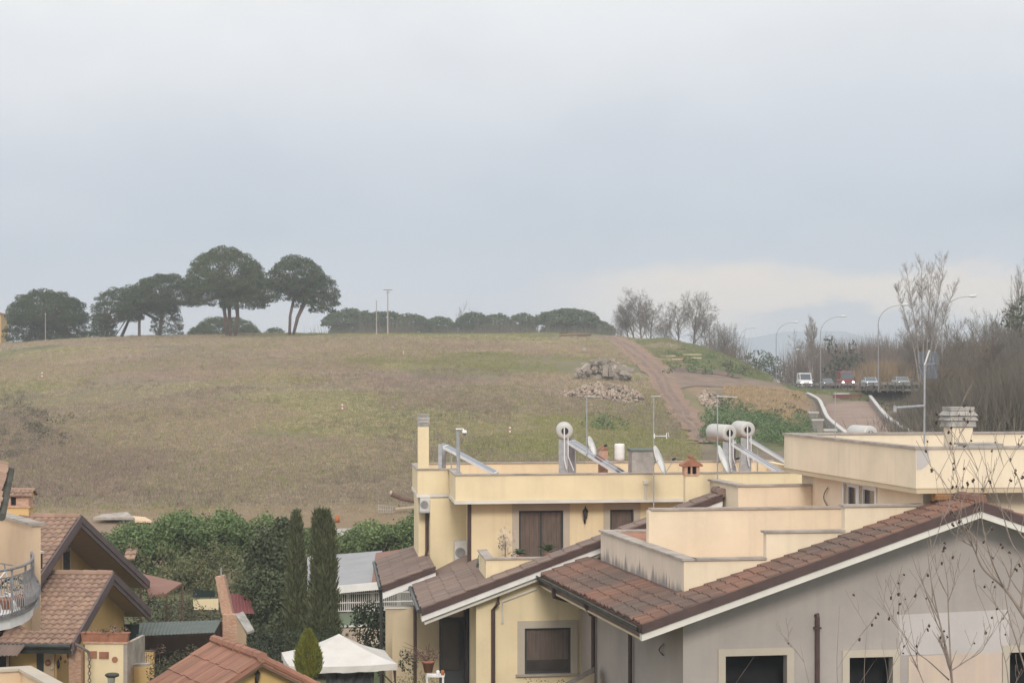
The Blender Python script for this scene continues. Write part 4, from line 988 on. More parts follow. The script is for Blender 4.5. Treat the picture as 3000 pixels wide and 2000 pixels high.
# stained side parapet: grime map follows its own drips at the wall foot
def stained():
    m=plaster('mouldy_render',(.66,.56,.46),(.40,.35,.30),.3); nt=m.node_tree;n=nt.nodes;l=nt.links;p=n['Principled BSDF']
    src=p.inputs['Base Color'].links[0].from_socket
    uv=n.new('ShaderNodeUVMap'); sx=n.new('ShaderNodeSeparateXYZ'); l.new(uv.outputs['UV'],sx.inputs[0])
    cx=n.new('ShaderNodeCombineXYZ'); ml=n.new('ShaderNodeMath'); ml.operation='MULTIPLY'; ml.inputs[1].default_value=17; l.new(sx.outputs['X'],ml.inputs[0]); l.new(ml.outputs[0],cx.inputs[0])
    nz=n.new('ShaderNodeTexNoise'); nz.inputs['Scale'].default_value=1.0; nz.inputs['Detail'].default_value=5; nz.inputs['Roughness'].default_value=.7; l.new(cx.outputs[0],nz.inputs['Vector'])
    nb=n.new('ShaderNodeMapRange'); nb.inputs[1].default_value=.3; nb.inputs[2].default_value=.7; nb.inputs[3].default_value=-.10; nb.inputs[4].default_value=.85; l.new(nz.outputs['Fac'],nb.inputs[0])
    sb=n.new('ShaderNodeMath'); sb.operation='SUBTRACT'; l.new(nb.outputs[0],sb.inputs[0]); l.new(sx.outputs['Y'],sb.inputs[1])
    rm=n.new('ShaderNodeMapRange'); rm.inputs[1].default_value=-.02; rm.inputs[2].default_value=.24; rm.inputs[4].default_value=.8; l.new(sb.outputs[0],rm.inputs[0])
    mx=n.new('ShaderNodeMix'); mx.data_type='RGBA'; l.new(rm.outputs[0],mx.inputs[0]); l.new(src,mx.inputs[6]); mx.inputs[7].default_value=(.17,.16,.17,1); l.new(mx.outputs[2],p.inputs['Base Color'])
    return m
me=bpy.data.meshes.new('side_parapet'); o_=off(th_)
vv=[G.w(aW,bB+.25,zroof(aW)-.1)-o_,G.w(aW,bW,zroof(aW)-.1)-o_,G.w(aW,bW,T1)-o_,G.w(aW,bB+.25,T1)-o_]
me.from_pydata([tuple(v) for v in vv],[],[(0,1,2,3)]); uv=me.uv_layers.new(name='UVMap')
for i_,c_ in enumerate(((0,0),(1,0),(1,1),(0,1))): uv.data[i_].uv=c_
me.materials.append(stained()); so=bpy.data.objects.new('side_parapet',me); COL.objects.link(so); so.parent=th_
mb=MB(G); mb.box(aW+.003,aW+.25,bW+.251,bB+.25,-5.9,T1); mb.box(aW+.251,14.3,bB,bB+.25,-5.9,T1)
W1b=55.2; W1z=-3.74
mb.box(aW+.254,aK-.01,W1b,W1b+.25,-5.9,W1z)
aP3=G.onb(2163,1425,bB)[0]; mb.box(aP3,aK-.01,bB+.003,bB+.25,-5.2,T3)
mb.box(aP3,aP3+.25,bB+.253,bB+3,-5.2,T3)
mb.build('parapet','cream',th_)
mb=MB(G); mb.face([(aW+.25,bW+.25,-5.55),(aK,bW+.25,-5.55),(aK,W1b,-5.55),(aW+.25,W1b,-5.55)],(.5,.5)); mb.face([(aW+.25,W1b+.25,-4.6),(aK,W1b+.25,-4.6),(aK,bB,-4.6),(aW+.25,bB,-4.6)],(.5,.5)); mb.build('terrace_floor','terra',th_)
# caps
def cap(mb,a0_,a1_,b0_,b1_,z,o=.05,h=.055): mb.box(a0_-o,a1_+o,b0_-o,b1_+o,z+.002,z+h)
mb=MB(G)
cap(mb,aW+.3,s1-.05,bW,bW+.25,T1); cap(mb,s1,s2-.05,bW,bW+.25,T2); cap(mb,s2,aK-.1,bW,bW+.25,T3)
cap(mb,aW,aW+.25,bW,bB+.25,T1); cap(mb,aW+.36,14.25,bB,bB+.25,T1); cap(mb,aW+.36,aK-.1,W1b,W1b+.25,W1z); cap(mb,aP3,aK-.1,bB,bB+.25,T3); cap(mb,aP3,aP3+.25,bB+.36,bB+3,T3)
mb.build('coping','capstone',th_)
# upper room with windows in its side wall
bK=50.85; zS=-2.95; aX=30
mb=MB(G)
wz0,wz1=-4.4,-3.17
hs=[(G.ona(2510,1440,aK)[1],G.ona(2474,1440,aK)[1],wz0,wz1),(G.ona(2565,1440,aK)[1],G.ona(2519,1440,aK)[1],wz0,wz1)]
holed(mb,G,'a',aK,bK,60.4,-6.5,zS,hs,.2)
mb.face([(aK,bK,-6.5),(aX,bK,-6.5),(aX,bK,zS),(aK,bK,zS)],(.5,.5))
mb.face([(aK,60.4,-11),(aX,60.4,-11),(aX,60.4,zS),(aK,60.4,zS)],(.5,.5)); mb.face([(aX,bK,-11),(aX,60.4,-11),(aX,60.4,zS),(aX,bK,zS)],(.5,.5))
mb.build('upper_wall','cream',th_)
for h in hs:
    mb=MB(G); t=.14
    mb.box(aK-.03,aK-.002,h[0]-t,h[1]+t,h[3],h[3]+t); mb.box(aK-.03,aK-.002,h[0]-t*.8,h[0],h[2],h[3]); mb.box(aK-.03,aK-.002,h[1],h[1]+t*.8,h[2],h[3])
    w=mb.build('window','white',th_)
    mb=MB(G); mb.face([(aK+.12,h[0],h[2]),(aK+.12,h[1],h[2]),(aK+.12,h[1],h[3]),(aK+.12,h[0],h[3])],(.5,.5)); mb.build('pane','glass',w)
    mb=MB(G); mb.box(aK+.06,aK+.11,h[0],h[1],h[3]-.09,h[3]); mb.box(aK+.06,aK+.11,h[0],h[0]+.08,h[2],h[3]-.09); mb.box(aK+.06,aK+.11,h[1]-.08,h[1],h[2],h[3]-.09); mb.build('frame','white',w)
cable(2425,1428,1480,12,'a',aK-.05,th_)
aQ,bQ=18.4,50.1; zT=-2.035
mb=MB(G)   # overhanging roof parapet: outer shell of four walls and a slab
mb.box(aQ,aX,bQ,bQ+.2,zS+.003,zT); mb.box(aQ,aQ+.2,bQ+.203,60.4,zS+.003,zT); mb.box(aQ,aX,60.403,60.6,zS+.003,zT)
mb.build('roof_parapet','cream',th_)
mb=MB(G); mb.box(aQ+.02,aX,bQ+.02,60.58,zS-.12,zS); mb.build('soffit_slab','tan',th_)
mb=MB(G); mb.box(aQ+.21,aX,bQ+.21,60.39,zS+.01,zS+.15); mb.build('flat_roof','greyroof',th_)
mb=MB(G); p=[G.onb(x,y,bQ-.006) for x,y in ((2685,1318),(2722,1318),(2720,1340),(2726,1352),(2712,1366),(2700,1374),(2686,1376))]; mb.face(p,(.5,.5))
mb.build('repair_patch','patch',th_)
mb=MB(G); cap(mb,aQ,aX,bQ,bQ+.2,zT,.04,.06); cap(mb,aQ,aQ+.2,bQ+.30,60.3,zT,.04,.06); cap(mb,aQ,aX,60.4,60.6,zT,.04,.06); mb.build('coping','capstone',th_)
# chimney
bC=56.0; c0=G.onb(2790,1300,bC)[0]; c1=G.onb(2850,1300,bC)[0]
zc=lambda y: G.onb(2820,y,bC)[2]
mb=MB(G); mb.box(c0,c1,bC,bC+.62,zS+.1,zc(1252)); ch=mb.build('chimney','cream',th_)
mb=MB(G); cx,cy=(c0+c1)/2,bC+.31
for yb,yt,e,e2 in ((1250,1232,.08,.06),(1231,1219,.12,.06),(1217,1204,.12,.03),(1203,1192,.03,.05)):
    w0=(c1-c0)/2+e; w1=(c1-c0)/2+e2
    zz0,zz1=zc(yb),zc(yt)
    mb.hexa([(cx-w0,cy-w0,zz0),(cx+w0,cy-w0,zz0),(cx+w0,cy+w0,zz0),(cx-w0,cy+w0,zz0),(cx-w1,cy-w1,zz1),(cx+w1,cy-w1,zz1),(cx+w1,cy+w1,zz1),(cx-w1,cy+w1,zz1)],(.5,.5))
mb.build('chimney_cap','concrete',ch)
mb=MB(G); w0=(c1-c0)/2-.06; mb.box(cx-w0,cx+w0,cy-w0,cy+w0,zc(1252),zc(1194)); mb.build('flue','dark',ch)
q=G.onb(2840,1306,54.0); mb=MB(G); mb.box(q[0],q[0]+.8,54.0,54.8,zS+.151,q[2]+.0); mb.box(q[0]-.08,q[0]+.88,53.92,54.88,q[2]+.003,q[2]+.06); mb.build('roof_hatch','concrete',th_)
# ================================================================== B  big yellow house in the middle
yh=empty('yellow_house',C.w(8,70,-11),'big yellow house with flat roof terrace, tall slim chimney and low brown tiled roofs','house')
bf=67.55; zt=-3.43; zb=-4.19; aL0=3.89; aR=15.4; bs=71.17; aS=2.88; bbk=75.5; t=.2
mb=MB(C)
mb.box(aL0,aR,bf,bf+t,zb,zt); mb.box(aL0,aL0+t,bf+t+.002,bs-.002,zb,zt); mb.box(aS,aL0+t,bs,bs+t,zb,zt); mb.box(aS,aS+t,bs+t+.002,bbk,zb,zt); mb.box(aS+t+.002,aR,bbk-t,bbk,zb,zt); mb.box(aR-t,aR,bf+t+.002,bbk-t-.002,zb,zt)
mb.build('terrace_parapet','yellow',yh)
mb=MB(C); mb.box(aL0-.03,aR,bf-.03,bs,zb-.1,zb-.002); mb.box(aS-.03,aR,bs+.001,bbk,zb-.1,zb-.002); mb.build('soffit_slab','offwhite',yh)
mb=MB(C); mb.face([(aL0+t,bf+t,zb+.12),(aR-t,bf+t,zb+.12),(aR-t,bbk-t,zb+.12),(aL0+t,bbk-t,zb+.12)],(.5,.5)); mb.face([(aS+t,bs+t,zb+.12),(aL0+t,bs+t,zb+.12),(aL0+t,bbk-t,zb+.12),(aS+t,bbk-t,zb+.12)],(.5,.5)); mb.build('terrace_floor','terra',yh)
mb=MB(C); cap(mb,aL0,aR,bf,bf+t,zt,.04,.045); cap(mb,aL0,aL0+t,bf+.3,bs-.06,zt,.04,.045); cap(mb,aS,aL0+t,bs,bs+t,zt,.04,.045); cap(mb,aS,aS+t,bs+.3,bbk-.3,zt,.04,.045); cap(mb,aS+.1,aR,bbk-t,bbk,zt,.04,.045); mb.build('coping','capstone',yh)
bw=68.3; zg=-11
P_=lambda px,py,b: C.onb(px,py,b)
d0,d1=P_(1520,1495,bw)[0],P_(1650,1495,bw)[0]; zd=P_(1585,1494.6,bw)[2]
w0,w1=P_(1787,1492,bw)[0],P_(1856,1492,bw)[0]
aF=4.42
mb=MB(C)
holed(mb,C,'b',bw,aF,aR-.2,zg,zb-.1,[(d0,d1,-6.6,zd),(w0,w1,-5.75,zd)],.16)
mb.face([(aF,bw,zg),(aF,bw,zb-.1),(aF,70.75,zb-.1),(aF,70.75,zg)],(.5,.5))
mb.face([(3.27,70.75,zg),(aF,70.75,zg),(aF,70.75,zb-.1),(3.27,70.75,zb-.1)],(.5,.5)); mb.face([(3.27,70.75,zg),(3.27,70.75,zb-.1),(3.27,bs+.5,zb-.1),(3.27,bs+.5,zg)],(.5,.5))
mb.face([(2.93,bs+.5,zg),(3.27,bs+.5,zg),(3.27,bs+.5,zb-.1),(2.93,bs+.5,zb-.1)],(.5,.5)); mb.face([(2.93,bs+.5,zg),(2.93,bs+.5,zb-.1),(2.93,bbk-.1,zb-.1),(2.93,bbk-.1,zg)],(.5,.5))
mb.face([(2.93,bbk-.1,zg),(aR,bbk-.1,zg),(aR,bbk-.1,zb-.1),(2.93,bbk-.1,zb-.1)],(.5,.5))
mb.build('upper_wall','yellow',yh)
window(yh,C,d0,d1,-6.6,zd,bw,.2,2,sill=False,label='tall french window with two dark leaves and lace')
window(yh,C,w0,w1,-5.75,zd,bw,.2,1,label='small upper window partly hidden by the tiled verge')
# wall lantern
def lantern(parent,F,a,b,z,s=1.0):
    mb=MB(F); mb.box(a-.03,a+.03,b-.03,b-.002,z-.22*s,z-.02*s); mb.tube([(a,b-.03,z-.16*s),(a,b-.16*s,z-.22*s),(a,b-.16*s,z-.10*s)],.014,5)
    o=mb.build('wall_lantern','black',parent)
    mb=MB(F); c=F.w(a,b-.16*s,z-.08*s); mb.tube_prof(c,Vector((0,0,1)),[(-.03*s,.02*s),(0,.05*s),(.16*s,.075*s)],6); mb.build('lantern_glass','glass',o)
    mb=MB(F); mb.tube_prof(c,Vector((0,0,1)),[(.16*s,.09*s),(.21*s,.06*s),(.25*s,.02*s),(.30*s,.01*s)],6); mb.build('lantern_cap','black',o)
q=P_(1713,1518,bw); lantern(yh,C,q[0],bw,q[2]+.12,1.25)
# downpipes of the upper floor
q=P_(1375,1480,bw+.05); mb=MB(C); x=q[0]; mb.tube([(x,bw+.02,zb-.1),(x,bw+.02,-6.2),(x+.02,bw-.02,-6.5),(x-.06,bw-.15,-6.62)],.065,8); mb.build('downpipe','brown',yh)
q=P_(1253,1500,bs+.3); mb=MB(C); mb.tube([(3.2,bs+.42,zb-.1),(3.2,bs+.42,-6.0),(3.14,bs+.3,-6.28)],.055,8); mb.build('downpipe','brown',yh)
# chimney of the terrace corner
q0=P_(1225,1300,71.3)[0]; q1=P_(1257,1300,71.3)[0]; zcy=lambda y: P_(1240,y,71.3)[2]
mb=MB(C); mb.box(q0,q1,71.42,71.42+.36,zb+.13,zcy(1250)); ch=mb.build('chimney','yellow',yh)
mb=MB(C); cx=(q0+q1)/2; cy=71.6
for yb,yt,e,e2 in ((1250,1240,.01,.02),(1239,1230,.03,.01),(1229,1221,.03,.01),(1220,1213,.00,.02)):
    r0=(q1-q0)/2+e; r1=(q1-q0)/2+e2; A,B=zcy(yb),zcy(yt)
    mb.hexa([(cx-r0,cy-r0,A),(cx+r0,cy-r0,A),(cx+r0,cy+r0,A),(cx-r0,cy+r0,A),(cx-r1,cy-r1,B),(cx+r1,cy-r1,B),(cx+r1,cy+r1,B),(cx-r1,cy+r1,B)],(.5,.5))
mb.build('chimney_cap','concrete',ch)
mb=MB(C); mb.box(cx-.12,cx+.12,cy-.12,cy+.12,zcy(1250),zcy(1215)); mb.build('flue','dark',ch)
# small balcony parapet in front of the french window
bl=62.25; al=P_(1424,1640,bl)[0]; zl=P_(1500,1638,bl)[2]; ar=P_(1640,1640,bl)[0]+.8
mb=MB(C); mb.box(al,ar,bl,bl+.18,-7.6,zl); mb.box(al,al+.18,bl+.182,65.2,-7.6,zl); mb.build('balcony_parapet','yellow',yh)
mb=MB(C); cap(mb,al,ar,bl,bl+.18,zl,.05,.05); cap(mb,al,al+.18,bl+.25,65.15,zl,.05,.05); mb.build('balcony_coping','capstone',yh)
mb=MB(C); mb.box(al+.19,ar+4,bl+.19,bw-.01,-6.75,-6.6); mb.build('balcony_floor','terra',yh)
# lower tiled roof, gable verge towards the eye
bv=61.0; ev=C.onb(1234,1803,bv); rv=C.onb(1763,1601,bv); sl=(rv[2]-ev[2])/(rv[0]-ev[0]); ae=ev[0]; zE=ev[2]+.17
ap=C.onb(2117,1455,bv)[0]; zap=zE+(ap-ae)*sl
zr2=lambda a: zE+(a-ae)*sl
br=68.5; sv=C.w(1,0,sl)-C.w(0,0,0); vv2=C.w(0,1,0)-C.w(0,0,0)
mb=MB()
tiles(mb,C.w(ae,bv,zE),vv2,sv,br-bv,(ap-ae)*math.hypot(1,sl),.40,.43,'flat',clip=lambda e,s:(bv+e<bl) or (s<(al-ae)*math.hypot(1,sl) and s<(4.3-ae)*math.hypot(1,sl)),seed=15)
r2=mb.build('lower_roof','browntile',yh)
mb=MB(C); mb.hexa([(ae,bv,zE-.1),(ap,bv,zap-.1),(ap,bl-.01,zap-.1),(ae,bl-.01,zE-.1),(ae,bv,zE),(ap,bv,zap),(ap,bl-.01,zap),(ae,bl-.01,zE)],(.5,.5))
mb.hexa([(ae,bl-.01,zE-.1),(aF+.2,bl-.01,zr2(aF+.2)-.1),(aF+.2,br+2.3,zr2(aF+.2)-.1),(ae+.0,br,zE-.1),(ae,bl-.01,zE),(aF+.2,bl-.01,zr2(aF+.2)),(aF+.2,br+2.3,zr2(aF+.2)),(ae,br,zE)],(.5,.5))
mb.build('roof_deck','browntile',r2)
mb=MB(); ridge(mb,C.w(ap,bv,zap+.05),C.w(ap,bl,zap+.05),.13,.45); mb.build('ridge_cap','browntile',r2)
verge(C,bv-.05,.05,[(ae,zE),(ap,zap)],.01,-.17,0).build('verge_board','brown',yh)
verge(C,bv,.75,[(ae+.02,zE),(ap,zap)],-.173,-.33,0).build('verge_soffit','white',yh)
verge(C,bv+.12,.5,[(ae+.1,zE),(ap,zap)],-.332,-.43,0).build('verge_trim','offwhite',yh)
mb=MB(C); mb.tube([(ae-.06,bv-.03,zE-.05),(ae-.06,br,zE-.05)],.065,8); mb.build('gutter','darkmetal',yh)
# rear low roof (second verge to the left)
b3=67.45; a3=1.66; z3=zE; 
mb=MB(); tiles(mb,C.w(a3,b3,z3),vv2,sv,bbk-b3+.6,1.45*math.hypot(1,sl),.40,.43,'flat',seed=16); r3=mb.build('rear_roof','browntile',yh)
mb=MB(C); mb.hexa([(a3,b3,z3-.1),(a3+1.6,b3,z3+1.6*sl-.1),(a3+1.6,bbk+.6,z3+1.6*sl-.1),(a3,bbk+.6,z3-.1),(a3,b3,z3),(a3+1.6,b3,z3+1.6*sl),(a3+1.6,bbk+.6,z3+1.6*sl),(a3,bbk+.6,z3)],(.5,.5)); mb.build('roof_deck','browntile',r3)
verge(C,b3-.05,.05,[(a3,z3),(a3+1.62,z3+1.62*sl)],.01,-.17,0).build('verge_board','brown',yh)
verge(C,b3,.6,[(a3+.02,z3),(a3+1.62,z3+1.62*sl)],-.173,-.37,0).build('verge_soffit','white',yh)
mb=MB(C); mb.tube([(a3-.06,b3-.03,z3-.05),(a3-.06,bbk+.6,z3-.05)],.06,8); mb.tube([(a3-.06,b3+.2,z3-.05),(a3-.02,b3+.25,z3-.5),(a3-.02,b3+.25,-10.8)],.05,8); mb.build('gutter','darkmetal',yh)
# ground floor walls
bg=61.5; ag=C.onb(1395,1800,bg)[0]; wa0,wa1=C.onb(1537,1900,bg)[0],C.onb(1672,1900,bg)[0]; wz1_,wz0_=C.onb(1600,1838,bg)[2],C.onb(1600,1972,bg)[2]
mb=MB(C); zz=lambda a: zr2(a)-.43
holed(mb,C,'b',bg,ag,9.5,zg,zz(ag),[(wa0,wa1,wz0_,wz1_)],.16)
mb.face([(ag,bg,zz(ag)),(9.5,bg,zz(ag)),(9.5,bg,zz(9.5))],(.5,.5))
mb.face([(ag,bg,zg),(ag,bg,zz(ag)),(ag,65.2,zz(ag)),(ag,65.2,zg)],(.5,.5))
mb.build('lower_wall','yellow',yh)
mb=MB(C); mb.face([(1.9,65.2,zg),(ag,65.2,zg),(ag,65.2,zr2(ag)-.3),(1.9,65.2,zr2(2.57)-.6)],(.5,.5)); mb.build('porch_wall','tan',yh)
window(yh,C,wa0,wa1,wz0_,wz1_,bg,.2,1,label='large lower window with brown lace and pale stone surround')
q=C.onb(1445,1760,bg-.08); mb=MB(C); x=q[0]; mb.tube([(x+.12,bg-.35,zz(x)-.0),(x+.12,bg-.3,zz(x)-.18),(x,bg-.08,zz(x)-.38),(x,bg-.08,-10.9)],.058,8); mb.build('downpipe','brown',yh)
p=[C.onb(x,y,bg-.03) for x,y in ((1472,1825),(1472,1762),(1572,1724))]; mb=MB(C); mb.tube(p,.035,4); mb.build('cable_duct','offwhite',yh)
# porch door and posts
pd0,pd1=C.onb(1292,1850,65.15)[0],C.onb(1356,1850,65.15)[0]
mb=MB(C); mb.box(pd0-.05,pd1+.05,65.10,65.19,-10.3,C.onb(1320,1808,65.15)[2]); dr=mb.build('door','frame',yh)
mb=MB(C); mb.box(pd0+.03,pd1-.03,65.06,65.099,-8.95,C.onb(1320,1816,65.15)[2]); mb.build('glazed_panel','glass',dr)
mb=MB(C); mb.box(pd1+.02,ag-.01,64.4,65.05,-10.9,zr2(pd1)-.6); mb.build('black_sheet','black',yh)  # plain black block filling the gap beside the porch door
pa=C.onb(1212,1850,66.0); mb=MB(C)
pl0,pl1=C.onb(1130,1800,67.6)[0],C.onb(1212,1800,67.6)[0]
mb.box(pl0,pl1,67.6,68.0,zg,C.onb(1170,1782,67.6)[2]); gp_=mb.build('garden_pier','tan',yh)
mb=MB(C); cap(mb,pl0,pl1,67.6,68.0,C.onb(1170,1782,67.6)[2],.05,.05); mb.build('pier_coping','offwhite',gp_)
mb=MB(C); x=C.onb(1216,1850,64.9)[0]; mb.tube([(x,64.9,-10.9),(x,64.9,zE-.3)],.05,8); mb.build('porch_post','brown',yh)
# gable chimney with brick birdhouse head, on the lower roof
cb=62.45; k0,k1=C.onb(2008,1420,cb)[0],C.onb(2046,1420,cb)[0]; zk=lambda y:C.onb(2027,y,cb)[2]
mb=MB(C); mb.box(k0,k1,cb,cb+.36,zr2(k0)-.2,zk(1393)); ch=mb.build('chimney','yellow',yh)
mb=MB(C); e=.03
z1_,z2_,z3_=zk(1393),zk(1366),zk(1362)
mb.box(k0-e,k1+e,cb-e,cb+.36+e,z1_,z1_+.05)
for x0,x1 in ((k0-e,k0+.06),(k0+.15,k0+.2),(k1-.06,k1+e)): mb.box(x0,x1,cb-e,cb+.36+e,z1_+.052,z2_)
mb.build('chimney_head','brick',ch)
mb=MB(C); mb.box(k0,k1,cb+.1,cb+.3,z1_+.053,z2_-.003); mb.build('flue','dark',ch)
mb=MB(C); mid=(k0+k1)/2; zz2=zk(1340); o=.12
mb.prism([(k0-o,cb-.08,z2_+.002),(k1+o,cb-.08,z2_+.002),(k1+o,cb-.08,z2_+.05),(mid,cb-.08,zz2),(k0-o,cb-.08,z2_+.05)],(0,.52,0)); mb.tube([(mid,cb-.1,zz2+.02),(mid,cb+.46,zz2+.02)],.05,6); mb.build('chimney_roof','terra',ch)
# low wall line continuing right of the lower house: window sill bench hidden by neighbours
# ================================================================== C  left hand houses
SL=.324
def gabled(name,label,F,apex,wf,wb,rl,slope,over,tilem,kind,p,c,seed,boardm='purplebrown',soff='woodbrown',wallm='ochre',walls=True,eavewall=.45):
    """ridge along -u from the apex; front slope falls towards the eye, back slope away"""
    a,b,z=apex; root=empty(name,F.w(a-rl/2,b,-11),label,'house')
    U_=F.w(1,0,0); Vn=F.w(0,1,0); h=math.hypot(1,slope)
    mb=MB(); tiles(mb,F.w(a-rl,b-wf,z-wf*slope),U_,F.w(0,1,slope),rl-.12,wf*h,p,c,kind,seed=seed)
    tiles(mb,F.w(a-rl,b+wb,z-wb*slope),U_,F.w(0,-1,slope),rl-.12,wb*h,p,c,kind,seed=seed+1)
    rf=mb.build('roof',tilem,root)
    mb=MB(F)
    for s,w in ((-1,wf),(1,wb)):
        mb.hexa([(a-rl,b+s*w,z-w*slope-.12),(a-.06,b+s*w,z-w*slope-.12),(a-.06,b,z-.12),(a-rl,b,z-.12),(a-rl,b+s*w,z-w*slope),(a-.06,b+s*w,z-w*slope),(a-.06,b,z),(a-rl,b,z)],(.5,.5))
    mb.build('roof_deck','tiledeck',rf)
    mb=MB(F)
    for s,w in ((-1,wf),(1,wb)):
        mb.hexa([(a-rl,b+s*w,z-w*slope-.17),(a-.062,b+s*w,z-w*slope-.17),(a-.062,b,z-.17),(a-rl,b,z-.17),(a-rl,b+s*w,z-w*slope-.123),(a-.062,b+s*w,z-w*slope-.123),(a-.062,b,z-.123),(a-rl,b,z-.123)],(.5,.5))
    mb.build('soffit',soff,root)
    mb=MB(); ridge(mb,F.w(a-rl,b,z+.05),F.w(a-.1,b,z+.05),.11,.38,seed); mb.build('ridge_cap',tilem,rf)
    mb=MB(F)
    for s,w in ((-1,wf+.05),(1,wb+.05)):
        for t0,t1,d0,d1 in ((.10,-.14,0,-.06),(-.143,-.30,-.03,-.075)):
            mb.hexa([(a+d1,b,z+t1),(a+d0,b,z+t1),(a+d0,b+s*w,z-w*slope+t1),(a+d1,b+s*w,z-w*slope+t1),(a+d1,b,z+t0),(a+d0,b,z+t0),(a+d0,b+s*w,z-w*slope+t0),(a+d1,b+s*w,z-w*slope+t0)],(.5,.5))
    mb.build('verge_board',boardm,root)
    mb=MB(F); zf_=z-wf*slope
    mb.tube([(a-rl,b-wf-.06,zf_-.03),(a-.1,b-wf-.06,zf_-.03)],.075,8); mb.box(a-rl,a-.1,b-wf+.0,b-wf+.05,zf_-.26,zf_-.125); mb.build('gutter','darkmetal',root)
    if walls:
        mb=MB(F); bf_=b-wf+eavewall; bb=b+wb-eavewall; ag_=a-over
        zf1=z-(wf-eavewall)*slope-.17; zb1=z-(wb-eavewall)*slope-.17
        mb.face([(ag_,bf_,-11),(ag_,bb,-11),(ag_,bb,zb1),(ag_,b,z-.17),(ag_,bf_,zf1)],(.5,.5))
        mb.face([(a-rl,bf_,-11),(ag_,bf_,-11),(ag_,bf_,zf1),(a-rl,bf_,zf1)],(.5,.5))
        mb.face([(a-rl,bb,-11),(ag_,bb,-11),(ag_,bb,zb1),(a-rl,bb,zb1)],(.5,.5))
        mb.build('wall',wallm,root)
    return root
apA=L.at(240,1517,75); hA=gabled('gabled_house','ochre house with sandy tiled gable roof, deep boarded overhang and small brick-topped chimney',L,apA,7.2,9.6,6.5,SL,1.35,'sandytile','wave',.245,.36,31,eavewall=.9)
aw=apA[0]-1.35
p=[L.ona(x,y,aw) for x,y in ((182,1618),(200,1616))]; b0_,b1_=p[0][1],p[1][1]
mb=MB(L); zt_=p[0][2]; mb.box(aw+.002,aw+.03,b0_,b1_,zt_-1.3,zt_); w=mb.build('window','frame',hA,label='narrow dark gable window with a lattice grille')
mb=MB(L)
for k in range(5):
    y0=b0_+(b1_-b0_)*k/4; mb.tube([(aw+.05,y0,zt_-1.3),(aw+.05,y0,zt_)],.012,4)
for k in range(6): mb.tube([(aw+.05,b0_,zt_-1.3+.24*k),(aw+.05,b1_,zt_-1.06+.24*k)],.01,4)
mb.build('grille','rust',w)
mb=MB(L)
for y0,y1 in ((b0_-.22,b0_),(b1_,b1_+.22)): mb.box(aw+.002,aw+.045,y0,y1,zt_-1.3,zt_)
mb.box(aw+.002,aw+.045,b0_-.22,b1_+.22,zt_+.001,zt_+.15); mb.build('surround','apricot',w)
# chimney of that house
cb_=apA[1]-.1; x0,x1=L.onb(14,1480,cb_)[0],L.onb(84,1480,cb_)[0]; zz=lambda y:L.onb(50,y,cb_)[2]
mb=MB(L); mb.box(x0,x1,cb_,cb_+.5,apA[2]-.1,zz(1487)); ch=mb.build('chimney','ochre',hA)
mb=MB(L); mb.box(x0-.05,x1+.05,cb_-.05,cb_+.55,zz(1487),zz(1480)); za,zb_=zz(1480)+.002,zz(1455)
for u0,u1 in ((x0,x0+.2),(x0+.38,x1)): mb.box(u0,u1,cb_,cb_+.5,za,zb_)
mb.build('chimney_head','brick',ch)
mb=MB(L); mb.box(x0+.205,x0+.375,cb_+.1,cb_+.45,za,zb_); mb.build('flue','dark',ch)
mb=MB(); o=.12; sl3=.55
tiles(mb,L.w(x0-o,cb_-.12,zb_+.0),L.w(1,0,0),L.w(0,1,sl3),x1-x0+2*o,.44,.15,.22,'wave',seed=8); tiles(mb,L.w(x0-o,cb_+.64,zb_),L.w(1,0,0),L.w(0,-1,sl3),x1-x0+2*o,.44,.15,.22,'wave',seed=9)
ridge(mb,L.w(x0-o,cb_+.26,zb_+.23),L.w(x1+o,cb_+.26,zb_+.23),.06,.25); cr=mb.build('chimney_roof','sandytile',ch)
mb=MB(L); mb.prism([(x1+.02,cb_-.05,zb_),(x1+.02,cb_+.55,zb_),(x1+.02,cb_+.25,zb_+.2)],(.03,0,0)); mb.build('chimney_gable','ochre',ch)
# small porch house
apB=L.at(335,1684,72); hB=gabled('porch_house','small ochre porch house with steep-looking sandy tiled gable roof and dark wooden verges',L,apB,4.75,5.0,2.35,.345,.75,'sandytile','wave',.225,.33,41,eavewall=.75)
bfB=apB[1]-4.0
# door and ornaments on the porch front
def onfront(px,py,b=bfB): return L.onb(px,py,b)
p0,p1=onfront(108,1885),onfront(128,1990)
mb=MB(L); mb.box(p0[0],p1[0],bfB-.03,bfB-.002,-10.9,p0[2]); mb.build('door','frame',hB,label='grey-green door behind the hanging ornaments')
p0,p1=onfront(130,1885),onfront(160,1990); mb=MB(L); mb.box(p0[0],p1[0],bfB-.06,bfB-.002,-10.9,p0[2]-.05); mb.build('pilaster','apricot',hB)
p0,p1=onfront(212,1885),onfront(247,1990); mb=MB(L); mb.box(p0[0],p1[0],bfB-.4,bfB-.003,-10.9,p0[2]-.02); mb.build('corner_pillar','brick',hB)
for px,py,w_,h_,m_ in ((143,1938,.20,.20,'terra'),(154,1955,.12,.1,'offwhite'),(173,1943,.10,.30,'black'),(180,1925,.08,.16,'oldwood'),(193,1936,.1,.1,'terra'),(203,1942,.09,.14,'greymetal'),(202,1916,.1,.22,'terra')):
    q=onfront(px,py); mb=MB(L); c=L.w(q[0],bfB-.09,q[2])
    mb.tube_prof(c-Vector((0,0,h_/2)),Vector((0,0,1)),[(0,.01),(h_*.15,w_*.4),(h_*.5,w_*.5),(h_*.8,w_*.3),(h_,.01)],8); mb.build('wall_ornament',m_,hB,True)
q=onfront(218,1872); p=[L.w(apB[0]-.15,apB[1]-4.82,q[2]),]
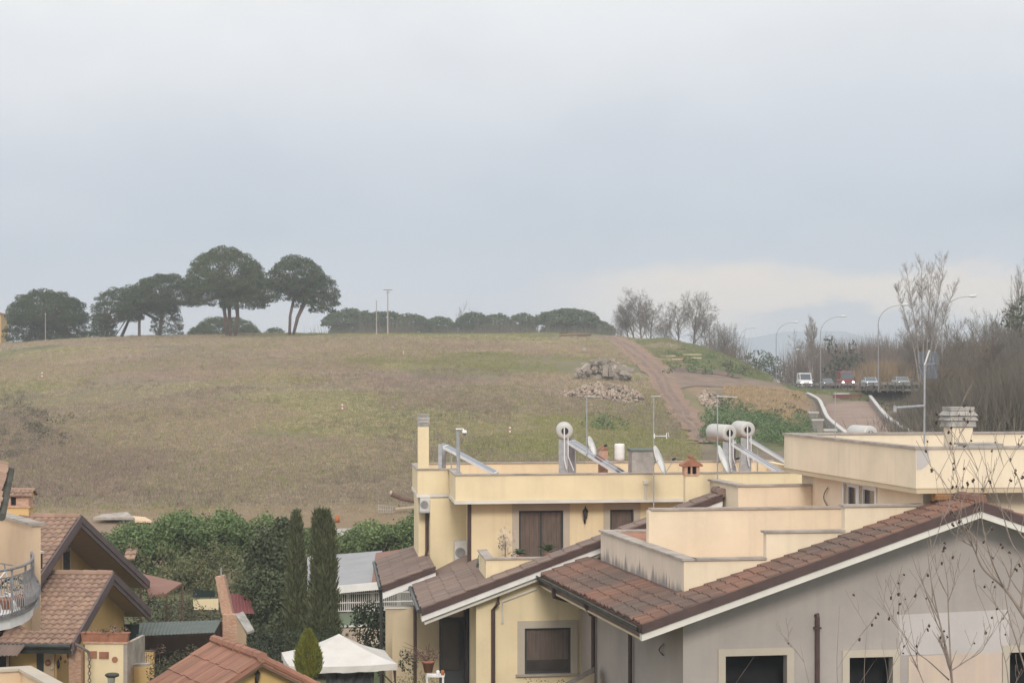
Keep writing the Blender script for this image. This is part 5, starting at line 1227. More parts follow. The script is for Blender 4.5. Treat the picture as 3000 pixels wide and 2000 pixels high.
q1=L.onb(220,1885,apB[1]-4.8); q2=L.onb(258,1908,apB[1]-4.8); q3=L.onb(262,1922,apB[1]-4.8)
mb=MB(L); mb.tube([q1,((q1[0]+q2[0])/2,q1[1],(q1[2]+q2[2])/2+.02),q2,q3],.045,8); mb.build('downpipe','rust',hB)
mb=MB(L); zc_=q3[2]-.02; k=0
while zc_>-9.9:
    for j in range(6):
        a1=2*math.pi*j/6;a2=2*math.pi*(j+1)/6; sx,sy=(.045,0) if k%2==0 else (0,.045)
        mb.tube([(q3[0]+sx*math.cos(a1),q3[1]+sy*math.cos(a1),zc_-.06+.065*math.sin(a1)),(q3[0]+sx*math.cos(a2),q3[1]+sy*math.cos(a2),zc_-.06+.065*math.sin(a2))],.012,4)
    zc_-=.105; k+=1
mb.build('rain_chain','rust',hB)
# terrace wall with planters and terracotta plaques
bt=apB[1]-4.1; t0=L.onb(249,1890,bt)[0]; t1=L.onb(362,1890,bt)[0]; tz=L.onb(300,1884,bt)[2]
tw=empty('terrace_wall',L.w((t0+t1)/2,bt,-11),'yellow terrace wall with two square terracotta plaques and one round one','wall')
mb=MB(L); mb.box(t0,t1,bt,bt+.3,-11,tz); mb.build('wall_body','yellow',tw)
mb=MB(L); mb.box(t1+.001,t1+.12,bt-.02,bt+2.2,-11,tz); mb.build('end_pier','capstone',tw)
mb=MB(L); mb.box(t0-.04,t1+.13,bt-.05,bt+.35,tz+.002,tz+.05); mb.build('coping','brick',tw)
for x0,x1,y0,y1 in ((263,284,1906,1927),(291,319,1908,1928)):
    A=L.onb(x0,y1,bt);B=L.onb(x1,y0,bt); mb=MB(L); mb.box(A[0],B[0],bt-.03,bt-.001,A[2],B[2]); mb.build('plaque','terra',tw)
A=L.onb(336,1931,bt-.03); mb=MB(L); mb.tube_prof(L.w(*A),L.w(0,1,0),[(0,.001),(0,.09),(.028,.09)],14); mb.build('plaque','terra',tw)
def planter(px,label,wd,hh,plant,m='terra',b=None,zoff=0,F=L,z=None,seed=0,base=None,square=True,group=None,pm='dryshrub',pr=.22):
    bb=b if b is not None else bt+.15; a=F.onb(px,1880,bb)[0]; z=tz+.052 if z is None else z
    root=empty('planter',F.w(a,bb,z),label,'planter',group)
    mb=MB(F)
    if square:
        mb.hexa([(a-wd*.45,bb-.1,z),(a+wd*.45,bb-.1,z),(a+wd*.45,bb+.1,z),(a-wd*.45,bb+.1,z),(a-wd*.5,bb-.12,z+hh),(a+wd*.5,bb-.12,z+hh),(a+wd*.5,bb+.12,z+hh),(a-wd*.5,bb+.12,z+hh)],(.5,.5)); mb.box(a-wd*.53,a+wd*.53,bb-.14,bb+.14,z+hh+.001,z+hh+.035)
    else: mb.tube_prof(F.w(a,bb,z),Vector((0,0,1)),[(0,.001),(0,wd*.33),(hh*.8,wd*.46),(hh*.8,wd*.52),(hh,wd*.52),(hh*.97,wd*.42),(hh*.9,.001)],14)
    mb.build('pot',m,root,not square)
    if plant:
        Lo=F.w(a,bb,z+hh); lob=[(Lo+Vector((random.uniform(-wd*.35,wd*.35),random.uniform(-.1,.1),random.uniform(.02,plant))),(pr,pr*.8,pr*.7)) for k in range(5)]
        leafy('foliage',pm,root,lob,55,.09,spread=1.5)
    return root
planter(275,'long terracotta planter with low dry plants on the terrace wall',.75,.24,.05,pm='dryshrub',pr=.14)
planter(310,'short terracotta box between two longer planters on the terrace wall',.28,.22,.02,pm='olive',pr=.09)
planter(345,'terracotta planter with rusty orange flowers at the end of the terrace wall',.7,.24,.2,pm='dryshrub',pr=.2)
# brown corrugated canopy by the door, tiled pent roof stub
cn=empty('entrance_canopy',L.w(*L.onb(40,1890,bfB-2.0)),'brown corrugated canopy over a dark doorway at the picture edge','canopy')
zc0=L.onb(40,1866,bfB-.2)[2]; A0=L.onb(-60,1866,bfB-.2)[0]; A1=L.onb(92,1880,bfB-.2)[0]; mb=MB(L); n=26
for k in range(n):
    x0=A0+(A1-A0)*k/n; x1=A0+(A1-A0)*(k+1)/n; z_=(.03 if k%2 else 0)
    mb.hexa([(x0,bfB-1.7,zc0-.36+z_-.02),(x1,bfB-1.7,zc0-.36+.03-z_-.02),(x1,bfB-.3,zc0+.03-z_-.02),(x0,bfB-.3,zc0+z_-.02),(x0,bfB-1.7,zc0-.36+z_),(x1,bfB-1.7,zc0-.36+.03-z_),(x1,bfB-.3,zc0+.03-z_),(x0,bfB-.3,zc0+z_)])
mb.build('canopy_sheet','browntile',cn)
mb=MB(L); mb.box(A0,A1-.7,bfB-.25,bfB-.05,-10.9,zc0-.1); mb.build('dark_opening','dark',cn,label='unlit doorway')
mb=MB(L); mb.tube([(A1-.3,bfB-1.6,-10.9),(A1-.3,bfB-1.6,zc0-.36)],.05,6); mb.build('post','oldwood',cn)
# ---- balcony house at the picture edge (nearer)
bh=empty('balcony_house',at(-60,1700,52)-Vector((0,0,4)),'apricot house at the picture edge with wrought iron balcony and pale slab','house')
kA,kB,kz=Q.at(94,1540,52)
mb=MB(Q); mb.box(kA,kA+.2,kB,kB+8,-6.2,kz); mb.build('terrace_parapet','apricot',bh)
mb=MB(Q); mb.box(kA-.08,kA+.28,kB-.08,kB+8,kz+.002,kz+.07); mb.build('coping','capstone',bh)
mb=MB(); mb.hexa([Vector((-22,47,-11)),Vector((-12.9,47.6,-11)),Vector((-14.4,56,-11)),Vector((-22,56,-11)),Vector((-22,47,-5.6)),Vector((-12.9,47.6,-5.6)),Vector((-14.4,56,-5.6)),Vector((-22,56,-5.6))],(.5,.5),True); mb.build('wall','apricot',bh)
zsl=-5.36
out=[(-420,45.6),(-250,45.8),(-100,46.1),(-20,46.6),(30,47.2),(66,48),(86,48.8),(96,49.7),(98,50.6),(92,51.4)]
OP=[Vector(((x-1500)/f*y,y,0)) for x,y in out]
inn=[Vector((p.x-.9 if k>4 else p.x-.3,max(p.y+1.2,51.6),0)) for k,p in enumerate(OP)]
mb=MB()
for k in range(len(OP)-1):
    q=[OP[k],OP[k+1],inn[k+1],inn[k]]; mb.hexa([p+Vector((0,0,zsl-.22)) for p in q]+[p+Vector((0,0,zsl)) for p in q],(.5,.5),True)
    d=[(p-Vector((0,52,0))).normalized()*0 for p in q]
mb.build('balcony_slab','white',bh)
mb=MB()
for k in range(len(OP)-1):
    q=[OP[k]*1.0,OP[k+1]*1.0]; c_=Vector((-13,52,0)); e=[(p+(p-c_).normalized()*.09) for p in q]+[(p-(p-c_).normalized()*.2) for p in q[::-1]]
    mb.hexa([p+Vector((0,0,zsl+.002)) for p in e]+[p+Vector((0,0,zsl+.07)) for p in e],(.5,.5),True)
mb.build('slab_edge','greymetal',bh)
rail=MB(); bars=MB(); H_=1.02
def alongOP(t):
    d=[0]
    for k in range(1,len(OP)): d.append(d[-1]+(OP[k]-OP[k-1]).length)
    s_=t*d[-1]
    for k in range(1,len(OP)):
        if s_<=d[k]+1e-6: return OP[k-1].lerp(OP[k],(s_-d[k-1])/(d[k]-d[k-1])),d[-1]
    return OP[-1],d[-1]
TL=alongOP(0)[1]; nb=int(TL/.115)
tp=[];tp2=[]
for k in range(nb+1):
    p,_=alongOP(k/nb); o_=(p-Vector((-13.2,52,0))).normalized()
    tp.append(p+Vector((0,0,zsl+H_))); tp2.append(p+Vector((0,0,zsl+H_-.16)))
    if k%9==4: bars.tube([p+Vector((0,0,zsl+.07)),p+Vector((0,0,zsl+H_))],.026,6)
    pr=[(0,.08),(.13,.10),(.22,.2),(.20,.34),(.10,.48),(.02,.62),(0,.86)]
    bars.tube([p+o_*x+Vector((0,0,zsl+z_)) for x,z_ in pr],.011,5)
rail.tube(tp,.03,6); rail.tube(tp2,.014,5); rail.build('handrail','greymetal',bh); bars.build('balcony_grille','greymetal',bh)
# its tiled eave above
q0=at(22,1362,49);q1=at(-2,1500,47)
mb=MB(); O=at(-160,1505,46.5); E=(at(24,1362,50)-at(0,1500,47)).normalized()
A_=at(23,1366,50.2);B_=at(-4,1500,47.2); Cc=A_+Vector((-4,1.3,1.3)); D_=B_+Vector((-4,1.3,1.3))
nrm=(A_-B_).cross(Cc-A_).normalized(); nrm=nrm if nrm.z>0 else -nrm
mb.hexa([B_-nrm*.12,A_-nrm*.12,Cc-nrm*.12,D_-nrm*.12,B_,A_,Cc,D_],(.5,.5),True); re=mb.build('roof','tiledeck',bh)
mb=MB(); tiles(mb,B_,(A_-B_),(Cc-A_),(A_-B_).length,3.5,.2,.38,'barrel',N=nrm,seed=4); mb.build('roof_tiles','sandytile',re)
mb=MB(); mb.tube([B_+Vector((.06,-.02,-.10)),A_+Vector((.06,-.02,-.10))],.09,8); mb.tube([B_+Vector((.14,-.02,-.04)),A_+Vector((.14,-.02,-.04))],.015,5); mb.build('gutter','moss',bh)
# bin box on the roof edge behind the wall
bx=empty('metal_bin',at(106,1665,54),'dark metal box with white lid beside the balcony wall end','box')
mb=MB(Q); ca,cb2,cz=Q.at(95,1660,54); mb.box(ca-.0,ca+.22,cb2-.1,cb2+.35,cz-.05,cz+.32); mb.build('box_body','frame',bx); mb=MB(Q); mb.box(ca-.02,ca+.25,cb2-.12,cb2+.37,cz+.322,cz+.37); mb.build('lid','white',bx)
# bicycle leaning behind the balcony grille, potted plants
bk=empty('bicycle',at(20,1790,49.6),'bicycle with a knobbly tyre leaning behind the balcony railing','bicycle')
def ring(mb,c,ax1,ax2,r,t,n=28,k=6): mb.tube([c+ax1*(math.cos(2*math.pi*i/n)*r)+ax2*(math.sin(2*math.pi*i/n)*r) for i in range(n+1)],t,k,True,cap=False)
e1=Vector((.9,.42,0)).normalized(); e3=Vector((0,0,1)); wc=[at(38,1738,49.5),at(38,1738,49.5)-e1*1.02]
for c in wc:
    mb=MB(); ring(mb,c,e1,e3,.33,.028); wl_=mb.build('tyre','tyre',bk)
    mb=MB(); ring(mb,c,e1,e3,.29,.012)
    for k in range(10): an=math.pi*k/10; mb.tube([c-(e1*math.cos(an)+e3*math.sin(an))*.29,c+(e1*math.cos(an)+e3*math.sin(an))*.29],.003,3)
    mb.build('rim','alu',wl_)
mb=MB(); s0=wc[1]+e1*.35+e3*.55; h0=wc[0]-e1*.16+e3*.5; bbk_=wc[1]+e1*.44
for a_,b_ in ((wc[1],bbk_),(bbk_,s0),(s0,wc[1]),(bbk_,h0),(s0,h0),(h0,wc[0])): mb.tube([a_,b_],.018,6)
mb.build('bike_frame','alu',bk)
mb=MB(); mb.tube([h0,h0+e3*.15-e1*.03],.016,6); mb.tube([h0+e3*.15+Vector((-.2,.25,0)),h0+e3*.15-Vector((-.2,.25,0))],.016,6); mb.build('handlebar','greymetal',bk)
mb=MB(); mb.blob(s0+e3*.12,(.13,.09,.05),2,8,.1); mb.build('saddle','black',bk)
for k,(px,y,m_,lab) in enumerate(((4,48.4,'olive','terracotta pot with trailing green plant behind the bicycle wheel'),(48,48.9,'bush','terracotta pot with dark foliage on the balcony floor beside the slab edge'),(76,49.6,'dryshrub','small terracotta pot with dry stems in the rounded end of the balcony'))):
    P0=Vector(((px-1500)/f*y,y+.5,zsl)); root=empty('potted_plant',P0,lab,'pot plant','pots on the balcony'); mb=MB(); mb.tube_prof(P0,Vector((0,0,1)),[(0,.001),(0,.1),(.2,.15),(.2,.17),(.25,.17),(.24,.13),(.2,.001)],12); mb.build('pot','terra',root,True)
    leafy('foliage',m_,root,[(P0+Vector((random.uniform(-.1,.1),0,.38+.1*j)),(.17,.15,.15)) for j in range(3)],70,.07)
# parapet at the bottom corner
cw=empty('parapet_wall',at(90,1990,45)-Vector((0,0,1)),'apricot parapet with pale coping turning a corner at the bottom picture edge','wall')
ka,kb,kz2=Q.at(90,1962,45)
mb=MB(Q); mb.box(ka-6,ka,kb,kb+.2,-9,kz2); mb.box(ka-.2,ka,kb-6,kb-.002,-9,kz2); mb.build('wall_body','apricot',cw)
mb=MB(Q); mb.box(ka-6,ka+.06,kb-.06,kb+.26,kz2+.002,kz2+.06); mb.box(ka-.26,ka+.06,kb-6,kb-.062,kz2+.002,kz2+.06); mb.build('coping','travertine',cw)
# ---- small terracotta gabled roof at the bottom edge
ra,rb,rz=Q.at(767,1930,50); rb2=Q.onz(630,1878,rz)[1]
q=Q.onb(908,2000,rb); slR=(rz-q[2])/(q[0]-ra); q2=Q.onb(655,2006,rb); slL=(rz-q2[2])/(ra-q2[0])
rh=empty('garden_house',Q.w(ra,rb+2,-11),'yellow garden house with flat terracotta tiles and a small wall lantern under its gable','house')
mb=MB(); wR=3.2
hh=math.hypot(1,slL); tiles(mb,Q.w(ra-wR,rb,rz-wR*slL),Q.w(0,1,0),Q.w(1,0,slL),rb2-rb,wR*hh,.24,.62,'flat',seed=51)
hh=math.hypot(1,slR); tiles(mb,Q.w(ra+wR,rb,rz-wR*slR),Q.w(0,1,0),Q.w(-1,0,slR),rb2-rb,wR*hh,.24,.62,'flat',seed=52)
rf=mb.build('roof','terraroof',rh)
mb=MB(Q)
for s,sl_ in ((-1,slL),(1,slR)):
    mb.hexa([(ra+s*wR,rb,rz-wR*sl_-.1),(ra,rb,rz-.1),(ra,rb2,rz-.1),(ra+s*wR,rb2,rz-wR*sl_-.1),(ra+s*wR,rb,rz-wR*sl_),(ra,rb,rz),(ra,rb2,rz),(ra+s*wR,rb2,rz-wR*sl_)],(.5,.5))
mb.build('roof_deck','terraroof',rf)
mb=MB(); ridge(mb,Q.w(ra,rb-.05,rz+.05),Q.w(ra,rb2,rz+.05),.12,.4); ridge(mb,Q.w(ra,rb+.03,rz+.03),Q.w(ra+wR,rb+.03,rz-wR*slR+.03),.09,.36); mb.build('ridge_cap','terraroof',rf)
mb=MB(Q); ov=.35
for s,sl_ in ((-1,slL),(1,slR)):
    mb.hexa([(ra+s*wR,rb+.0,rz-wR*sl_-.16),(ra,rb+.0,rz-.16),(ra,rb+ov,rz-.16),(ra+s*wR,rb+ov,rz-wR*sl_-.16),(ra+s*wR,rb+.0,rz-wR*sl_-.103),(ra,rb+.0,rz-.103),(ra,rb+ov,rz-.103),(ra+s*wR,rb+ov,rz-wR*sl_-.103)],(.5,.5))
mb.build('verge_soffit','oldwood',rh)
mb=MB(Q); mb.face([(ra-wR+.3,rb+ov,-11),(ra+wR-.3,rb+ov,-11),(ra+wR-.3,rb+ov,rz-(wR-.3)*slR-.11),(ra,rb+ov,rz-.11),(ra-wR+.3,rb+ov,rz-(wR-.3)*slL-.11)],(.5,.5)); mb.build('wall','ochre',rh)
lantern(rh,Q,ra-.02,rb+ov,rz-.42,.8)
# ================================================================== D  yards between the houses
def roofplate(name,label,cat,pts,m,th=.06,legs=True,legm='oldwood',group=None,corr=0,fasc=None):
    P=[at(*p) for p in pts]; c=sum(P,Vector())/4; root=empty(name,Vector((c.x,c.y,-11)),label,cat,group)
    mb=MB()
    if corr:
        n=corr
        for k in range(n):
            t0,t1=k/n,(k+1)/n; z_=Vector((0,0,.018*(k%2))); z2=Vector((0,0,.018*((k+1)%2)))
            a_=P[0].lerp(P[1],t0)+z_;b_=P[0].lerp(P[1],t1)+z2;c_=P[3].lerp(P[2],t1)+z2;d_=P[3].lerp(P[2],t0)+z_; dn=Vector((0,0,-.015))
            mb.hexa([a_+dn,b_+dn,c_+dn,d_+dn,a_,b_,c_,d_],None,True)
    else:
        dn=Vector((0,0,-th)); mb.hexa([p+dn for p in P]+P,(.5,.5),True)
    mb.build('roof_sheet',m,root)
    if legs:
        for p in P: mb=MB(); mb.tube([Vector((p.x,p.y,-11)),p-Vector((0,0,th))],.05,6); mb.build('post',legm,root)
    return root
roofplate('corrugated_canopy','dull green corrugated canopy over a dark cluttered yard','canopy',[(398,1862,76),(628,1852,76),(648,1815,80),(408,1824,80)],'greenpvc',corr=44)
sc_=empty('shade_screen',at(385,1900,77),'dark green shade cloth screen hanging beside the corrugated canopy','screen')
mb=MB(); mb.hexa([at(352,1925,76.5),at(402,1925,76.5),at(402,1925,76.6),at(352,1925,76.6),at(362,1827,76.5),at(408,1827,76.5),at(408,1827,76.6),at(362,1827,76.6)],(.5,.5),True); mb.build('cloth','greentarp',sc_)
mb=MB(); mb.tube([at(362,1925,76.4),at(362,1815,76.4)],.03,5); mb.build('post','rust',sc_)
yw=empty('shed_wall',at(515,1900,81),'dark wooden shed wall under the corrugated canopy','wall'); mb=MB(); mb.hexa([at(400,1945,80.5),at(660,1945,80.5),at(660,1945,80.7),at(400,1945,80.7),at(400,1838,80.5),at(655,1830,80.5),at(655,1830,80.7),at(400,1838,80.7)],(.5,.5),True); mb.build('boards','darkbrown',yw)
rt=roofplate('pergola_roof','reddish brown flat pergola roof beyond the gabled ochre house','canopy',[(436,1742,83),(488,1737,83),(534,1706,86),(412,1678,88)],'redroof',.10)
rt2=empty('tile_stub',at(378,1632,90),'scrap of terracotta roof tiles showing beyond the gable slope','roof tiles'); mb=MB(); tiles(mb,at(362,1640,90),Vector((1,0,0)),Vector((0,1,.5)),.45,.8,.22,.36,'wave'); mb.build('tile_course','sandytile',rt2)
# brick barbecue flue, maroon sheet, low walls
bq=empty('brick_chimney',at(655,1850,80),'leaning tapered brick chimney stack in the garden','chimney')
P=[at(630,1690,80),at(655,1686,80),at(682,1800,80),at(650,1800,80)]; mb=MB(); d=Vector((0,.5,0))
mb.hexa([P[3],P[2],P[2]+d,P[3]+d,P[0],P[1],P[1]+d,P[0]+d],(.5,.5),True); mb.build('stack','brick',bq)
P=[at(652,1800,79.5),at(694,1800,79.5),at(694,1945,79.5),at(652,1945,79.5)]; mb=MB(); mb.hexa([P[3],P[2],P[2]+d,P[3]+d,P[0],P[1],P[1]+d,P[0]+d],(.5,.5),True); mb.build('hearth','brick',bq)
mb=MB(); mb.tube([at(648,1688,80.2),at(648,1662,80.2)],.03,6); mb.build('flue_pipe','galv',bq)
ms=empty('metal_sheet',at(705,1795,82),'maroon corrugated metal sheet leaning beside the brick chimney stack','metal sheet'); mb=MB(); n=14
A_,B_,C_,D_=at(668,1795,82),at(745,1797,82.3),at(728,1740,83),at(672,1738,83)
for k in range(n):
    t0,t1=k/n,(k+1)/n; y0=Vector((0,.04*(k%2),0));y1=Vector((0,.04*((k+1)%2),0)); q=[A_.lerp(B_,t0)+y0,A_.lerp(B_,t1)+y1,D_.lerp(C_,t1)+y1,D_.lerp(C_,t0)+y0]; e=Vector((0,.02,0)); mb.hexa([q[0],q[1],q[1]+e,q[0]+e,q[3],q[2],q[2]+e,q[3]+e],None,True)
mb.build('corrugated_sheet','maroon',ms)
sw=empty('garden_wall',at(715,1900,77),'beige garden wall with sloping grey coping beside the dark shrub','wall'); mb=MB()
P=[at(694,1920,76),at(724,1925,76),at(724,1925,82),at(694,1920,82)]; tp_=[at(694,1806,77.5),at(722,1806,77.5),at(748,1870,72)]
mb.hexa([at(694,1935,76),at(722,1940,75),at(722,1940,75.3),at(694,1935,76.3),at(694,1806,76),at(722,1858,75),at(722,1858,75.3),at(694,1806,76.3)],(.5,.5),True); mb.build('wall_body','apricot',sw)
mb=MB(); mb.hexa([at(690,1805,75.98),at(724,1857,74.95),at(745,1850,75.3),at(712,1795,76.5),at(690,1799,75.98),at(724,1851,74.95),at(745,1844,75.3),at(712,1789,76.5)],(.5,.5),True); mb.build('coping','concrete',sw)
lw=empty('low_wall',at(605,1775,88),'pale yellow low wall with dark sheeting stretched above it','wall'); mb=MB(); mb.hexa([at(566,1785,88),at(640,1785,88),at(640,1785,88.2),at(566,1785,88.2),at(566,1755,88),at(640,1752,88),at(640,1752,88.2),at(566,1755,88.2)],(.5,.5),True); mb.build('wall_body','yellow',lw)
mb=MB(); mb.hexa([at(566,1750,88.05),at(630,1748,88.05),at(630,1748,88.1),at(566,1750,88.1),at(566,1726,88.05),at(630,1729,88.05),at(630,1729,88.1),at(566,1726,88.1)],(.5,.5),True); mb.build('sheeting','greentarp',lw)
# iron railing and yellow parapet by the planters
ir=empty('iron_railing',at(410,1940,70),'thin iron railing on the yellow parapet beside the terrace wall','railing')
mb=MB()
for k in range(14): px=368+k*6.2; mb.tube([at(px,1945,70),at(px,1902,70)],.009,4)
mb.tube([at(366,1902,70),at(452,1906,70)],.02,5); mb.tube([at(366,1942,70),at(452,1944,70)],.015,5); mb.build('grille','rust',ir)
yp=empty('yellow_parapet',at(410,2000,69),'low ochre parapet with pale angled coping beside the terrace wall','wall'); mb=MB()
mb.hexa([at(366,2080,69.5),at(438,2080,67),at(438,2080,67.2),at(366,2080,69.7),at(366,1952,69.5),at(438,1950,67),at(438,1950,67.2),at(366,1952,69.7)],(.5,.5),True); mb.build('wall_body','ochre',yp)
mb=MB(); mb.hexa([at(366,1952,69.45),at(440,1950,66.95),at(440,1946,67.25),at(366,1947,69.75),at(366,1946,69.45),at(440,1943,66.95),at(440,1939,67.25),at(366,1941,69.75)],(.5,.5),True); mb.build('coping','capstone',yp)
mb=MB(); 
yb=empty('garden_wall',at(430,1930,74),'ochre garden wall behind the thin iron railing','wall'); mb=MB(); mb.hexa([at(366,1985,74),at(452,1985,74),at(452,1985,74.2),at(366,1985,74.2),at(366,1908,74),at(452,1908,74),at(452,1908,74.2),at(366,1908,74.2)],(.5,.5),True); mb.build('wall_body','ochre',yb)
# potted table top lantern ornament (stone mushroom) at terrace wall foot
so=empty('stone_ornament',at(326,2000,64),'stone garden ornament with a flat mossy top standing before the terrace wall','ornament'); c=at(326,2010,64)
mb=MB(); mb.tube_prof(c,Vector((0,0,1)),[(-.8,.13),(-.1,.09),(.27,.11)],10); mb.build('stem','concrete',so,True)
mb=MB(); mb.blob(at(328,1976,64),(.21,.2,.075),3,12,.15); mb.build('top_stone','moss',so,True)
# white veranda building beyond the cypresses
vb=empty('veranda_house',at(1050,1790,93)-Vector((0,0,1)),'low veranda with grey membrane roof and white barred railing behind the tall cypresses','veranda')
mb=MB(); P=[at(900,1722,90),at(1108,1708,90),at(1120,1612,97.5),at(900,1630,97.5)]; dn=Vector((0,0,-.12)); mb.hexa([p+dn for p in P]+P,(.5,.5),True); mb.build('roof','greyroof',vb)
mb=MB(); P=[at(1089,1709,89.9),at(1250,1697,89.9),at(1250,1600,97.6),at(1101,1622,97.0)]; u_=Vector((0,0,.05)); mb.hexa(P+[p+u_ for p in P],(.5,.5),True); mb.build('red_roof_sheet','redroof',vb)
mb=MB(); P=[at(900,1746,89.8),at(1112,1726,89.8)]; e=Vector((0,.1,0)); Z_=Vector((0,0,.30)); mb.hexa([P[0],P[1],P[1]+e,P[0]+e,P[0]+Z_,P[1]+Z_,P[1]+e+Z_,P[0]+e+Z_],(.5,.5),True); mb.build('fascia','white',vb)
mb=MB(); mb.hexa([at(900,1800,93),at(1230,1800,93),at(1230,1800,93.2),at(900,1800,93.2),at(900,1722,93),at(1230,1712,93),at(1230,1712,93.2),at(900,1722,93.2)],(.5,.5),True); mb.build('dark_glazing','glass',vb)
for k,px in enumerate((1020,1092,1168)):
    mb=MB(); mb.hexa([at(px-4,1800,92.8),at(px+5,1800,92.8),at(px+5,1800,92.95),at(px-4,1800,92.95),at(px-4,1722,92.8),at(px+5,1720,92.8),at(px+5,1720,92.95),at(px-4,1722,92.95)],(.5,.5),True); mb.build('mullion','white',vb)
mb=MB()
for k in range(42):
    px=980+k*5.9; mb.tube([at(px,1790-.03*(px-980),90.5),at(px,1724-.03*(px-980),90.5)],.016,4)
for y in (1724,1739,1766,1790): mb.tube([at(974,y,90.5),at(1230,y-7,90.5)],.028,5)
mb.build('railing_grille','white',vb)
mb=MB(); mb.hexa([at(975,1838,90.6),at(1060,1836,90.6),at(1060,1836,90.8),at(975,1838,90.8),at(975,1794,90.6),at(1130,1790,90.6),at(1130,1790,90.8),at(975,1794,90.8)],(.5,.5),True); mb.build('green_base_wall','greenpaint',vb)
mb=MB(); mb.hexa([at(975,1838,90.4),at(1075,1834,90.4),at(1075,1834,90.8),at(975,1838,90.8),at(975,1832,90.4),at(1075,1828,90.4),at(1075,1828,90.8),at(975,1832,90.8)],(.5,.5),True); mb.build('base_sill','white',vb)
gw=empty('rubble_wall',at(1025,1870,88),'rough yellowish stone wall below the white barred railing','wall'); mb=MB(); mb.hexa([at(960,1905,88),at(1120,1905,88),at(1120,1905,88.3),at(960,1905,88.3),at(960,1840,88),at(1120,1838,88),at(1120,1838,88.3),at(960,1840,88.3)],(.5,.5),True); mb.build('wall_body','patch2',gw)
# gazebo
gz=empty('gazebo',at(992,1950,62)-Vector((0,0,2.2)),'white canvas gazebo with a peaked roof and short valance','gazebo')
ga,gb,gzv=G.at(848,1950,60.6); gs=2.92; zpk=at(992,1859,62).z; gc=(ga+gs/2+.02,gb+gs/2)
cor=[(ga,gb),(ga+gs,gb),(ga+gs,gb+gs),(ga,gb+gs)]
mb=MB(G); n=8
for k in range(4):
    A_=Vector((*cor[k],gzv));B_=Vector((*cor[(k+1)%4],gzv)); T_=Vector((*gc,zpk)); N_=10
    for j in range(N_):
        for i in range(n):
            def pt(i_,j_):
                e=A_.lerp(B_,j_/N_); q=e.lerp(T_,i_/n); q.z-=.07*math.sin(math.pi*i_/n)+.045*math.sin(math.pi*j_/N_)*(1-i_/n); return tuple(q)
            mb.face([pt(i,j),pt(i,j+1),pt(i+1,j+1),pt(i+1,j)],(.5,.5))
mb.build('canopy','canvas',gz)
mb=MB(G)
for k in range(4):
    A_=Vector((*cor[k],gzv));B_=Vector((*cor[(k+1)%4],gzv)); N_=14
    for j in range(N_):
        def pv(j_,z_): 
            e=A_.lerp(B_,j_/N_); e.z-=.045*math.sin(math.pi*j_/N_)+z_; nr_=Vector((B_-A_)).cross(Vector((0,0,1))).normalized()*(.012*math.sin(j_*2.1)*(z_>0)); return tuple(e+nr_)
        mb.face([pv(j,.17+.012*math.sin(j*1.9)),pv(j+1,.17+.012*math.sin((j+1)*1.9)),pv(j+1,0),pv(j,0)],(.5,.5))
mb.build('valance','canvas',gz)
for k,(x,y) in enumerate(cor):
    ix,iy=x+(.05 if x==ga else -.05),y+(.05 if y==gb else -.05); mb=MB(G); mb.tube([(ix,iy,-11),(ix,iy,gzv-.02)],.03,6); mb.build('pole','brown',gz)
mb=MB(G); mb.tube([(ga+gs-.05,gb+.05,gzv-.62),(ga+gs-.55,gb+.05,gzv-.10)],.02,5); mb.tube([(ga+gs-.05,gb+.05,gzv-.62),(ga+gs-.05,gb+.5,gzv-.1)],.02,5); mb.build('brace','brown',gz)
tp_=empty('tarpaulin',at(1030,2000,61.6),'crumpled dark grey tarpaulin hanging under the white gazebo','tarpaulin'); mb=MB(G); N_=22;M_=8; a_0,a_1=ga+1.05,ga+2.35; b_=gb+.6
gr_=[[(a_0+(a_1-a_0)*i/N_,b_+.10*math.sin(i*1.3+j*.8)+.05*math.sin(i*2.9),gzv-.15-.95*j/M_+.03*math.sin(i*.9)) for i in range(N_+1)] for j in range(M_+1)]
mb.mesh([p for r_ in gr_ for p in r_],[(j*(N_+1)+i,j*(N_+1)+i+1,(j+1)*(N_+1)+i+1,(j+1)*(N_+1)+i) for j in range(M_) for i in range(N_)]); mb.build('sheet','tarp',tp_,True)
# ================================================================== E  garden plants
rd=random.Random(404)
hd=empty('hedge',at(700,1640,108),'long tall green hedge of climbing vines along the foot of the hill','hedge')
lob=[];lob2=[]
for k in range(430):
    px=rd.uniform(215,1230); Y=rd.uniform(107.3,110); 
    top=np.interp(px,[215,290,380,470,560,650,740,820,900,980,1060,1140,1230],[1566,1556,1550,1516,1506,1510,1518,1524,1546,1566,1541,1526,1518])+14*math.sin(px*.045)+9*math.sin(px*.11+1)+12
    py=rd.uniform(top+14,1745) if k%3 else rd.uniform(top+10,top+40)
    lob.append((at(px,py,Y),(rd.uniform(.5,.85),.6,rd.uniform(.4,.7))))
for k in range(110):
    px=rd.uniform(330,1000); py=rd.uniform(1600,1760); lob2.append((at(px,py,rd.uniform(106.3,107.6)),(.5,.4,.55)))
leafy('foliage','hedge',hd,lob,58,.15,up=.3,inner=.45,spread=1.6)
leafy('dry_foliage','hedgedry',hd,lob2,40,.14,up=1.2,asp=.35,inner=.3,spread=1.6)
